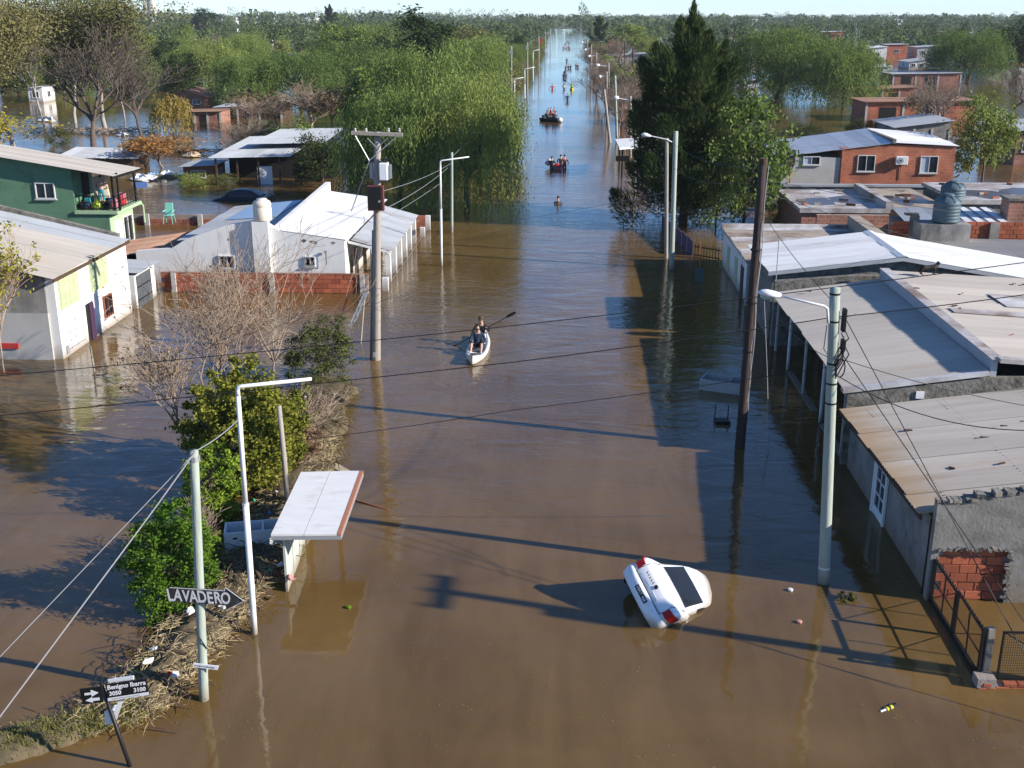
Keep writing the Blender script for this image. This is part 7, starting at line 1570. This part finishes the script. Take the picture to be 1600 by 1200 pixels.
# ------------------------------------------------------------------ cars
def loft(rings, closed=True):
    n = len(rings[0]); V = [p for r in rings for p in r]; Fq = []
    for i in range(len(rings)-1):
        for k in range(n if closed else n-1): Fq.append((i*n+k, i*n+(k+1) % n, (i+1)*n+(k+1) % n, (i+1)*n+k))
    return V, Fq + [tuple(range(n))[::-1], tuple(range((len(rings)-1)*n, len(rings)*n))]
def sedan(label, paint, glass='glass_dark', rear_marks=True):
    """three-box saloon, nose to +x, about 4.2 m; base of the tyres at z = 0"""
    t_ = thing('car', label, 'car')
    # lower body rings: x, half width at sill / shoulder, underside, shoulder height, crown
    st = [(-2.10, .60, .70, .42, .60, .62), (-2.06, .70, .80, .34, .88, .90), (-1.98, .74, .83, .30, .98, 1.005), (-1.75, .76, .84, .24, 1.0, 1.03), (-1.2, .78, .85, .20, .99, 1.03), (-.4, .79, .855, .20, .94, 1.0), (.6, .79, .855, .20, .92, .98), (1.15, .78, .85, .22, .90, .98), (1.6, .75, .82, .26, .80, .88), (1.95, .68, .76, .30, .68, .74), (2.1, .55, .62, .38, .56, .58)]
    rings = []
    for (x, ws, wh, zu, zs, zc) in st:
        half = [(ws*.8, zu), (ws, zu+.06), (wh*.995, (zu+zs)*.5), (wh, zs-.10), (wh*.965, zs-.02), (wh*.86, zs+(zc-zs)*.55), (wh*.45, zc)]
        rings.append([(x, y, z) for y, z in half] + [(x, -y, z) for y, z in reversed(half)])
    V, Fq = loft(rings)
    # greenhouse
    gs = [(-1.52, .68, 1.02, .66, 1.03), (-1.30, .70, 1.0, .62, 1.16), (-.92, .72, .99, .575, 1.37), (-.62, .73, .98, .56, 1.445), (-.15, .73, .97, .56, 1.475), (.30, .73, .97, .56, 1.455), (.52, .72, .97, .575, 1.40), (.85, .71, .97, .62, 1.20), (1.18, .69, .96, .66, .985)]
    r2 = []
    for (x, wb, zb, wr, zr) in gs:
        half = [(wb, zb-.06), (wb, zb), ((wb+wr)/2+.025, (zb+zr)/2), (wr, zr-.035), (wr*.86, zr-.005), (wr*.4, zr+.012)]
        r2.append([(x, y, z) for y, z in half] + [(x, -y, z) for y, z in reversed(half)])
    V2, F2 = loft(r2); b = MB(); b.add(V, Fq); b.add(V2, F2)
    body = b.build('body', paint, t_, smooth=True)
    def gl(st):   # interpolate the greenhouse section
        for a, c in zip(gs[:-1], gs[1:]):
            if a[0] <= st <= c[0]: f = (st-a[0])/(c[0]-a[0]); return [a[i]+(c[i]-a[i])*f for i in range(5)]
    def screen(xa, xb, off, name):
        mb = MB(); n = 6; vs = []
        for i in range(n+1):
            x = xa+(xb-xa)*i/n; _, wb, zb, wr, zr = gl(x)
            for k in range(7): u = -1+2*k/6; w_ = wr*.90; vs.append((x+off[0], u*w_, zr+off[1] + .012*(1-u*u) - .014))
        fs = [(i*7+k, i*7+k+1, (i+1)*7+k+1, (i+1)*7+k) for i in range(n) for k in range(6)]; mb.add(vs, fs); return mb.build(name, glass, t_, smooth=True)
    screen(-1.44, -.90, (-.012, .022), 'rear_window'); screen(.55, 1.10, (.012, .022), 'windscreen')
    for s in (-1, 1):
        for (xa, xb, nm) in ((-1.05, -.42, 'rear_side_window'), (-.36, .62, 'front_side_window')):
            mb = MB(); vs = []; n = 5
            for i in range(n+1):
                x = xa+(xb-xa)*i/n; _, wb, zb, wr, zr = gl(x); top = zr-.07; bot = zb+.03
                for k in range(4): f = k/3; z = bot+(top-bot)*f; fz = (z-zb)/(zr-.035-zb); y = (wb+(wr-wb)*fz) + .05*fz*(1-fz)*1.9 + .012; vs.append((x, s*y, z))
            mb.add(vs, [(i*4+k, i*4+k+1, (i+1)*4+k+1, (i+1)*4+k) for i in range(n) for k in range(3)]); mb.build(nm, glass, t_, smooth=True)
        # wheels
        for x in (-1.28, 1.30):
            w_ = MB().tube([(x, s*.62, .30), (x, s*.80, .30)], .30, 20).build('wheel', 'black', t_); MB().tube([(x, s*.80, .30), (x, s*.815, .30)], .19, 14).build('rim', 'galv', w_)
            MB().tube([(x, s*.835, .32), (x, s*.86, .32)], [.35, .345], 20).build('wheel_arch', 'black', t_)
        # tail lamp, wraps round the corner
        mb = MB(); vs = [(-2.07, s*.58, .70), (-2.08, s*.74, .70), (-1.97, s*.835, .71), (-1.86, s*.845, .74), (-2.045, s*.59, .87), (-2.05, s*.74, .88), (-1.95, s*.838, .89), (-1.84, s*.85, .88)]
        vs = [(x-.045 if i % 4 < 2 else x-.015, y + s*.035, z + (.03 if i > 3 else 0)) for i, (x, y, z) in enumerate(vs)]; mb.add(vs, [(0, 1, 5, 4), (1, 2, 6, 5), (2, 3, 7, 6), (4, 5, 6, 7), (0, 4, 7, 3), (0, 3, 2, 1)]); mb.build('tail_lamp', 'red_lens', t_, smooth=False)
        MB().obox((1.98, s*.55, .64), (.06, 0, 0), (0, .14, 0), (0, 0, .07)).build('headlamp', 'galv', t_, bevel=.02)
        MB().ball((.62, s*.93, 1.0), (.07, .10, .07), 8, 6).build('mirror', paint, t_, smooth=True)
        MB().box((-.95, s*.862-.008, .80), (-.80, s*.862+.012, .825)).build('door_handle', paint, t_); MB().box((.0, s*.862-.008, .80), (.15, s*.862+.012, .825)).build('door_handle', paint, t_)
        mb = MB()
        for x in (-1.06, -.38, .66): mb.bar((x, s*.866, .25), (x-.02, s*.858, .95), .012)
        mb.build('door_seam', 'black', t_)
    # bumper: a proud lip with a step, then plate, emblem, script and lid seam
    mb = MB(); ring = []
    for (x, w_) in ((-2.20, .60), (-2.17, .76), (-2.02, .845)): ring.append((x, w_))
    prof = [(0, .30), (.0, .36), (-.035, .44), (-.04, .56), (0, .62)]
    pl = [(-1.72, -.868), (-1.98, -.858), (-2.12, -.76), (-2.19, -.45), (-2.205, 0), (-2.19, .45), (-2.12, .76), (-1.98, .858), (-1.72, .868)]
    vs = []
    for (x, y) in pl:
        d = Vector((x+1.0, y*.6, 0)).normalized()
        for (o_, z) in prof: vs.append((x + d.x*(-o_)*1, y + d.y*(-o_), z))
        vs.append((x+.12, y*.93, .62)); vs.append((x+.15, y*.93, .30))
    k = len(prof)+2; fs = [(i*k+j, i*k+(j+1) % k, (i+1)*k+(j+1) % k, (i+1)*k+j) for i in range(len(pl)-1) for j in range(k)]; mb.add(vs, fs); mb.build('rear_bumper', paint, t_, smooth=True)
    MB().box((2.02, -.62, .32), (2.16, .62, .52)).build('front_bumper', paint, t_, bevel=.03)
    MB().box((-2.256, -.24, .45), (-2.243, .24, .56)).build('number_plate', 'black', t_); put_text('NWT 468', .10, (-2.258, 0, .505), (0, -1, 0), (0, 0, 1), 'sign_white', t_, .001, .003, .001) if rear_marks else None
    MB().tube([(-2.095, 0, .86), (-2.075, 0, .865)], .05, 20).build('emblem', 'black', t_)
    mb = MB(); rr = random.Random(8)
    for i in range(5): y = .12+.075*i; mb.bar((-2.093, y-.015, .82+rr.uniform(-.01, .01)), (-2.085, y+.018, .87+rr.uniform(-.01, .01)), .012); mb.bar((-2.093, y+.02, .82), (-2.088, y+.0, .86), .010)
    mb.build('badge_letters', 'black', t_)
    MB().tube([(-.72, 0, 1.44), (-.95, 0, 1.62)], .008, 5).build('antenna', 'black', t_)
    MB().box((-2.10, -.30, .70), (-2.088, .30, .74)).build('lid_handle', paint, t_)
    mb = MB(); seam = [(-2.12, -.60, .635), (-2.085, -.62, .76), (-2.03, -.60, .95), (-1.96, -.62, 1.0), (-1.5, -.66, 1.03)]
    for s in (-1, 1): mb.tube([(x-.006, s*y, z+.006) for x, y, z in seam], .007, 4)
    mb.build('boot_seam', 'black', t_)
    MB().box((-2.14, -.62, .600), (-2.10, .62, .628)).build('bumper_gap', 'black', t_)
    return t_
car = sedan('white saloon car floating nose down with its tail raised out of the water', 'paint_car')
CARPOS = Vector((2.34, 22.36, -.835)); car.scale = (.885, .885, .885)
car.location = CARPOS; car.rotation_mode = 'QUATERNION'
# heading, nose-down pitch, roll towards the camera side
car.rotation_quaternion = (Matrix.Rotation(R(54.3), 3, 'Z') @ Matrix.Rotation(R(33.8), 3, 'Y') @ Matrix.Rotation(R(40.4), 3, 'X')).to_quaternion()
dark = sedan('dark car sunk to its windows in the water before the dark open shed', mat('paint_dark', (.02, .025, .035), .25, amt=.2), rear_marks=False)
c = G(378, 312); dark.location = (c.x, c.y, -.72); dark.rotation_euler = (0, 0, R(176))

# ------------------------------------------------------------------ people
def person(name, label, J, top, legs, shoes='skin', sleeves=None, hair='hair', hat=None, group=None, eyes=False, scale=1.0, hatcol=None):
    """one body grown over a posed skeleton J; clothes follow the nearest bones"""
    V = []; E = []; Rr = []; kind = []; idx = {}
    def v(k, p, r, m): idx[k] = len(V); V.append(tuple(p)); Rr.append(r); kind.append(m); return idx[k]
    def e(a, b): E.append((idx[a], idx[b]))
    P = {k: Vector(p) for k, p in J.items()}; face = P['face'].normalized() if 'face' in P else Vector((0, -1, 0))
    v('pel', P['pel'], (.155, .115), 'legs'); v('sp', (P['pel']+P['ch'])/2, (.145, .105), 'top'); v('ch', P['ch'], (.17, .12), 'top'); v('nk', P['nk'], .058, 'skin')
    hd = P['hd']; v('jaw', hd - (hd-P['nk']).normalized()*.05 + face*.025, (.066, .072), 'skin'); v('hd', hd + (hd-P['nk']).normalized()*.05, (.078, .092), 'head'); v('crown', hd + (hd-P['nk']).normalized()*.115, (.055, .06), 'head')
    for a, b in (('pel', 'sp'), ('sp', 'ch'), ('ch', 'nk'), ('nk', 'jaw'), ('jaw', 'hd'), ('hd', 'crown')): e(a, b)
    v('nose', hd + face*.115 - Vector((0, 0, .01)), .014, 'skin'); e('jaw', 'nose')
    sv = sleeves or 'top'
    for s in 'LR':
        v('sh'+s, P['sh'+s], .068, 'top'); v('el'+s, P['el'+s], .046, sv); v('wr'+s, P['wr'+s], .031, 'skin' if sv == 'skin' else sv); 
        d = (P['wr'+s]-P['el'+s]).normalized(); side = d.cross(face); side = side.normalized() if side.length > .1 else Vector((1, 0, 0)); crl = d.cross(side).normalized()
        v('pm'+s, P['wr'+s] + d*.065, (.038, .022), 'skin')
        for a, b in (('ch', 'sh'+s), ('sh'+s, 'el'+s), ('el'+s, 'wr'+s), ('wr'+s, 'pm'+s)): e(a, b)
        for k, (o_, ln) in enumerate(((-.030, .062), (-.010, .078), (.010, .074), (.029, .056))):
            b0 = P['wr'+s] + d*.10 + side*o_; v('f%d%s' % (k, s), b0, .0095, 'skin'); v('g%d%s' % (k, s), b0 + d*ln*.5 + crl*ln*.25, .0088, 'skin'); v('h%d%s' % (k, s), b0 + d*ln*.7 + crl*ln*.65, .0075, 'skin')
            e('pm'+s, 'f%d%s' % (k, s)); e('f%d%s' % (k, s), 'g%d%s' % (k, s)); e('g%d%s' % (k, s), 'h%d%s' % (k, s))
        tb = P['wr'+s] + d*.035 - side*.042; v('t0'+s, tb, .0115, 'skin'); v('t1'+s, tb - side*.02 + d*.03 + crl*.012, .010, 'skin'); e('pm'+s, 't0'+s); e('t0'+s, 't1'+s)
        v('hp'+s, P['hp'+s], .092, 'legs'); v('kn'+s, P['kn'+s], .062, 'knee'); v('an'+s, P['an'+s], .040, 'shin'); v('to'+s, P['to'+s], (.042, .03), 'foot')
        v('cf'+s, P['kn'+s].lerp(P['an'+s], .32), .058, 'shin')
        for a, b in (('pel', 'hp'+s), ('hp'+s, 'kn'+s), ('kn'+s, 'cf'+s), ('cf'+s, 'an'+s), ('an'+s, 'to'+s)): e(a, b)
    long_ = legs[1] == 'long'; slot = {'legs': 1, 'knee': 1, 'shin': 1 if long_ else 2, 'foot': 3, 'top': 0, 'skin': 2, 'head': 2}
    bone = [(Vector(V[a]), Vector(V[b]), kind[a], kind[b]) for a, b in E]
    def fm(c):
        best = 9; r = 0
        for a, b, ka, kb in bone:
            d = b-a; f = max(0, min(1, (c-a).dot(d)/(d.length_squared+1e-9))); q = (a+d*f-c).length
            if q < best: best = q; r = slot[ka if f < .5 else kb]
        return r
    me = skinned('person', V, E, Rr, [top, legs[0], 'skin', shoes], fm)
    o = link('person', me); tag(o, label, 'person', group)
    up = (P['hd']-P['nk']).normalized(); sd_ = up.cross(face).normalized(); c = hd + up*.075 - face*.012
    mb = MB(); n, k = 12, 7
    for i in range(k+1):
        th = (i/k)*R(105)
        for j in range(n):
            a = j*2*math.pi/n; dn = up*math.cos(th) + (sd_*math.cos(a) + face*math.sin(a))*math.sin(th)
            lim = .094 + (.018 if hat else .004); 
            if math.sin(a) > .2 and th > R(58): dn = up*math.cos(R(58)) + (sd_*math.cos(a) + face*math.sin(a))*math.sin(R(58))
            mb.v.append(tuple(c + dn*lim))
    for i in range(k):
        for j in range(n): mb.f.append((i*n+j, i*n+(j+1) % n, (i+1)*n+(j+1) % n, (i+1)*n+j)); mb.m.append(0)
    if hat == 'cap': mb.obox(c + face*.13 + up*.03, sd_*.07, face*.06, up*.006)
    mb.build('hat' if hat else 'hair', hatcol or hair, o, smooth=True)
    if eyes:
        for s in (-1, 1): MB().ball(hd + face*.088 + sd_*s*.032 + up*.03, .012, 6, 4).build('eye', 'black', o)
        MB().bar(hd + face*.092 - sd_*.025 - up*.055, hd + face*.092 + sd_*.025 - up*.055, .008).build('mouth', 'c_brown', o)
    return o
# kayak with its two riders; kayak axis points from stern to bow, bow towards the camera
bow, stern = G(738, 572), G(760, 517); kd = (bow-stern); kd.z = 0; klen = 3.75; kd.normalize(); kc = bow - kd*klen/2; ks_ = Vector((-kd.y, kd.x, 0))   # ks_ = rider's left? (to the right of the picture when bow faces us)
t_ = thing('kayak', 'white and grey two seat kayak coming down the flooded street', 'kayak', (kc.x, kc.y, 0))
def K(u, v, z): return kc + kd*u + ks_*v + Vector((0, 0, z))
rings = []; n = 17
for i in range(n):
    f = -1+2*i/(n-1); w_ = .40*max(.02, (1-abs(f)**2.6))**.8; rise = .20*abs(f)**3; u = f*klen/2
    rings.append([K(u, w_*a, b + rise*c) for a, b, c in ((0, -.13, .9), (.6, -.10, .9), (.95, .02, 1), (1, .14, 1), (.93, .19, 1), (.70, .17, 1), (.45, .07 + .10*(abs(f) > .62), 1), (0, .05 + .13*(abs(f) > .62), 1), (-.45, .07 + .10*(abs(f) > .62), 1), (-.70, .17, 1), (-.93, .19, 1), (-1, .14, 1), (-.95, .02, 1), (-.6, -.10, .9))])
V, Fq = loft(rings); MB().add(V, Fq).build('hull', 'kayak', t_, smooth=True)
MB().prism([K(1.15, .20, .26), K(1.15, -.20, .26), K(1.58, -.09, .32), K(1.58, .09, .32)], (0, 0, .02)).build('bow_hatch', 'kayak_seat', t_)
MB().obox(K(.15, 0, .13), ks_*.2, kd*.22, (0, 0, .02)).build('seat', 'kayak_seat', t_); MB().obox(K(-.08, 0, .27), ks_*.2, kd*.02, (0, 0, .14)).build('seat_back', 'kayak_seat', t_)
MB().obox(K(-.95, 0, .13), ks_*.2, kd*.22, (0, 0, .02)).build('seat', 'kayak_seat', t_); MB().obox(K(-1.18, 0, .27), ks_*.2, kd*.02, (0, 0, .14)).build('seat_back', 'kayak_seat', t_)
MB().tube([K(1.80, 0, .32), K(1.87, 0, .40), K(1.9, 0, .30)], .02, 6).build('carry_handle', 'black', t_)
# front rider: arms resting, knees up
def seated(u, arms):
    J = dict(pel=K(u, 0, .27), ch=K(u-.06, 0, .62), nk=K(u-.04, 0, .80), hd=K(u+.0, 0, .93), face=kd + Vector((0, 0, -.25)))
    for s, g in (('L', 1), ('R', -1)):
        J['sh'+s] = K(u-.05, g*.19, .71); J['hp'+s] = K(u+.06, g*.10, .25); J['kn'+s] = K(u+.40, g*.19, .50); J['an'+s] = K(u+.66, g*.19, .20); J['to'+s] = K(u+.84, g*.21, .22)
        J['el'+s], J['wr'+s] = arms[s]
    return J
J = seated(.12, {'L': (K(.20, .29, .47), K(.42, .22, .42)), 'R': (K(.20, -.29, .47), K(.42, -.22, .42))})
person('person', 'front kayaker in navy jacket sitting with bare shins and knees raised', J, 'c_navy', ('c_blackcloth', 'short'), shoes='c_whitecloth', eyes=True)
# paddle: from the blade raised at picture right to the one in the water at picture left
pa = kc + kd*(-.55); pr = FY(769, 508, pa.y + .0); plw = G(718, 537, .0); hand_c = K(-.62, 0, .58)
pd = (pr-hand_c).normalized(); pR = hand_c + pd*1.15; pL = hand_c - pd*1.05
J = seated(-.98, {'L': (K(-.88, .33, .55), hand_c + pd*.30 - (hand_c + pd*.30 - K(-.88, .33, .55)).normalized()*.09), 'R': (K(-.86, -.33, .46), hand_c - pd*.30 - (hand_c - pd*.30 - K(-.86, -.33, .46)).normalized()*.09)})
o = person('person', 'rear kayaker in black with dark cap holding the raised paddle', J, 'c_blackcloth', ('c_whitecloth', 'long'), hat='cap', hatcol='c_brown', shoes='c_blackcloth', eyes=True)
t_ = thing('paddle', 'black double bladed paddle held by the rear kayaker', 'paddle', hand_c)
MB().tube([pL, pR], .017, 8).build('shaft', 'black', t_)
for q, d in ((pR, pd), (pL, -pd)):
    w_ = Vector((.0, -.35, .35)); w_ = (w_ - d*w_.dot(d)).normalized()*.105; nrm = d.cross(w_).normalized()*.008
    pts = [q - w_*.15, q + w_*.15, q + d*.12 + w_*.85, q + d*.30 + w_, q + d*.43 + w_*.7, q + d*.48, q + d*.43 - w_*.7, q + d*.30 - w_, q + d*.12 - w_*.85]
    MB().prism([p - nrm for p in pts], nrm*2).build('blade', 'black', t_)
# waders, swimmer and far groups
def wader(px, py, top, legs='c_navy', label='', face=(0, 1, 0), depth=.95, arms='down', hat=None, group=None, hatcol=None, hgt=1.0, sleeves=None):
    b_ = G(px, py); f = Vector(face).normalized(); r = Vector((f.y, -f.x, 0)); z0 = -depth
    def Q(u, v, z): return b_ + r*u + f*v + Vector((0, 0, z0 + z*hgt))
    J = dict(pel=Q(0, 0, .95), ch=Q(0, .03, 1.30), nk=Q(0, .05, 1.48), hd=Q(0, .08, 1.60), face=f)
    for s, g in (('L', -1), ('R', 1)):
        J['sh'+s] = Q(g*.19, .03, 1.40); J['hp'+s] = Q(g*.10, 0, .90); J['kn'+s] = Q(g*.11, .04+.08*g, .50); J['an'+s] = Q(g*.11, .0+.08*g, .10); J['to'+s] = Q(g*.12, .16+.08*g, .05)
        if arms == 'down': J['el'+s] = Q(g*.30, .06, 1.16); J['wr'+s] = Q(g*.30, .22, 1.02)
        elif arms == 'push': J['el'+s] = Q(g*.27, .20, 1.22); J['wr'+s] = Q(g*.20, .45, 1.22)
        elif arms == 'out': J['el'+s] = Q(g*.42, .08, 1.22); J['wr'+s] = Q(g*.55, .25, 1.08)
        else: J['el'+s] = Q(g*.30, .05, 1.55); J['wr'+s] = Q(g*.20, .05, 1.78)
    return person('person', label, J, top, (legs, 'long'), hat=hat, hatcol=hatcol, group=group, sleeves=sleeves, shoes='c_blackcloth')
wader(872, 318, 'c_greycloth', label='lone wader in grey seen from behind, chest deep in the shaded band', depth=1.27, arms='down')
# pair pulling a small raft
wader(882, 262, 'c_orange', 'c_red', 'wader in orange vest and red trousers walking away, right of the pink tub', depth=.72)
wader(862, 263, 'c_blackcloth', label='wader in black with a pale backpack, left of the pink tub', depth=.80, arms='push')
wader(876, 259, 'c_brown', label='dark haired wader half hidden between the orange and the black clad ones', depth=.85)
o = bag(*G(857.5, 262), .62, 'c_whitecloth'); o.name = 'backpack'; o.location.z = .15; tag(o, 'pale backpack on the wader in black', 'backpack')
c = G(871, 264); t_ = thing('floating_tub', 'pink plastic tub floating between the waders in black and orange', 'tub', c); MB().lathe([(.30, -.1), (.42, .30), (.45, .31), (.40, .30), (.28, -.05)], c, 16).build('tub', 'c_pink', t_); MB().ball(c + Vector((0, 0, .28)), (.3, .26, .2), 9, 6).build('contents', 'c_red', t_)
# inflatable boat with dark figures
c = G(863, 190); t_ = thing('motor_boat', 'dark boat with white bow carrying seated people up the flooded street', 'boat', c)
ba = R(-52); bu, bv = Vector((math.cos(ba), math.sin(ba), 0)), Vector((-math.sin(ba), math.cos(ba), 0)); BQ = lambda u, v, z: c + bu*u + bv*v + Vector((0, 0, z))
rings = []
for i in range(9):
    f = -1+2*i/8; w_ = .72*(1-max(0, f)**2.2*.85); u = f*1.6
    rings.append([BQ(u, w_*a, b + .18*max(0, f)**2) for a, b in ((0, -.2), (.7, -.15), (1, .15), (1, .38), (.82, .38), (.7, .1), (0, .06), (-.7, .1), (-.82, .38), (-1, .38), (-1, .15), (-.7, -.15))])
V, Fq = loft(rings); MB().add(V, Fq).build('hull', 'c_blackcloth', t_, smooth=True)
MB().ball(BQ(1.45, 0, .3), (.33, .36, .28), 10, 6).build('bow_cover', 'trash_white', t_, smooth=True); MB().obox(BQ(-1.75, 0, .2), bu*.14, bv*.15, (0, 0, .45)).build('outboard_motor', 'black', t_, bevel=.04)
def sitter(c, top, label, face, legs='c_navy', group=None, hat=None, hatcol=None):
    f = Vector(face).normalized(); r = Vector((f.y, -f.x, 0)); Q = lambda u, v, z: Vector(c) + r*u + f*v + Vector((0, 0, z))
    J = dict(pel=Q(0, 0, .30), ch=Q(0, .05, .66), nk=Q(0, .08, .84), hd=Q(0, .11, .97), face=f)
    for s, g in (('L', -1), ('R', 1)): J['sh'+s] = Q(g*.19, .05, .76); J['hp'+s] = Q(g*.10, .04, .28); J['kn'+s] = Q(g*.14, .42, .42); J['an'+s] = Q(g*.14, .52, .08); J['to'+s] = Q(g*.14, .68, .05); J['el'+s] = Q(g*.28, .15, .52); J['wr'+s] = Q(g*.20, .36, .48)
    return person('person', label, J, top, (legs, 'long'), group=group, hat=hat, hatcol=hatcol, shoes='c_blackcloth')
for i, (u, v, tp, f) in enumerate([(-1.2, 0, 'c_blackcloth', (.6, -.8, 0)), (-.55, -.3, 'c_navy', (.6, -.8, 0)), (-.2, .3, 'c_blackcloth', (0, -1, 0)), (.6, .1, 'c_greycloth', (-.6, .8, 0))]):
    sitter(BQ(u, v, .1), tp, ['boatman in black at the stern of the dark boat', 'passenger in navy in the middle of the dark boat', 'passenger in black before the middle of the dark boat', 'passenger in grey near the white bow'][i], f)
# group behind the boat
for i, (u, v, tp, lb) in enumerate([(856, 178, 'c_blackcloth', 'wader in black left of the red clothed pair'), (860, 177, 'c_red', 'wader in red behind the dark boat, left one'), (865, 177, 'c_orange', 'wader in orange red behind the dark boat, right one')]): wader(u, v, tp, label=lb, depth=1.02, face=(1, .3, 0))
wader(886.5, 157, 'c_navy', label='lone dark wader in midstream beyond the dark boat', depth=.75, arms='down')
wader(863, 139, 'c_red', label='wader in red near the left bank beyond the dark boat', depth=.95, arms='out')
wader(881.5, 140, 'c_whitecloth', label='wader in white left of the yellow clad paddler', depth=.7)
o = sitter(G(893.5, 140), 'c_lime', 'paddler in bright yellow green with a raised paddle', (0, 1, 0)); c = G(893.5, 140)
t_ = thing('small_canoe', 'small pale canoe under the yellow clad paddler', 'canoe', c); rings = []
for i in range(7):
    f = -1+2*i/6; w_ = .36*max(.03, 1-abs(f)**2.2); rings.append([c + Vector((w_*a, f*1.5, b+.12*f*f)) for a, b in ((0, -.12), (.8, -.05), (1, .2), (.8, .2), (.5, .05), (0, .03), (-.5, .05), (-.8, .2), (-1, .2), (-.8, -.05))])
V, Fq = loft(rings); MB().add(V, Fq).build('hull', 'yellow', t_, smooth=True)
t_ = thing('paddle', 'dark paddle raised by the yellow clad paddler', 'paddle', c); MB().tube([c + Vector((-1.0, -.2, 1.35)), c + Vector((.9, -.2, .35))], .03, 6).build('shaft', 'black', t_); MB().obox(c + Vector((-1.2, -.2, 1.45)), (.2, 0, -.1), (0, .02, 0), (.06, 0, .12)).build('blade', 'black', t_)
for i, (u, v, tp) in enumerate([(880.5, 121, 'c_blackcloth'), (884.5, 120, 'c_whitecloth'), (882, 116, 'c_navy'), (884, 108, 'c_blackcloth'), (888, 107, 'c_navy'), (891.5, 107, 'c_blackcloth'), (885.5, 96, 'c_navy'), (900, 105, 'c_blackcloth'), (903, 106, 'c_brown')]):
    wader(u, v, tp, label=['dark wader at the left of the far midstream group', 'pale clothed wader in the far midstream group', 'navy wader behind the far midstream group', 'left one of three dark waders in a row', 'middle one of three dark waders in a row', 'right one of three dark waders in a row', 'single wader beyond the row of three', 'dark wader close to the far right bank', 'brown clad wader close to the far right bank'][i], depth=.82, arms='down')
for i, (u, v, tp) in enumerate([(880, 76.5, 'c_red'), (882.5, 76, 'c_whitecloth'), (885, 76.5, 'c_red'), (888, 76, 'c_navy'), (890, 77, 'c_pink'), (883, 70, 'c_navy'), (886, 66, 'c_blackcloth'), (889, 68, 'c_navy')]):
    wader(u, v, tp, label=['red figure at the left end of the farthest group', 'white figure in the farthest group', 'red figure in the middle of the farthest group', 'navy figure in the farthest group', 'pink figure at the right end of the farthest group', 'navy figure beyond the farthest group, left', 'black figure beyond the farthest group', 'navy figure beyond the farthest group, right'][i], depth=.7)
# bather on the green house balcony
b_ = Vector((xu + (xg-xu)*.66, YG+.8, zf_+.17))
J = dict(pel=b_+Vector((0, 0, .95)), ch=b_+Vector((0, .03, 1.3)), nk=b_+Vector((0, .05, 1.48)), hd=b_+Vector((0, .08, 1.6)), face=Vector((.3, 1, 0)))
for s, g in (('L', -1), ('R', 1)):
    for k_, q in dict(sh=(g*.19, .03, 1.4), hp=(g*.1, 0, .9), kn=(g*.11, .05, .5), an=(g*.11, 0, .1), to=(g*.12, .16, .05), el=(g*.3, .1, 1.16), wr=(g*.25, .3, 1.05)).items(): J[k_+s] = b_ + Vector(q)
person('person', 'shirtless person in teal shorts standing on the green house balcony', J, 'skin', ('c_teal', 'short'), sleeves='skin')
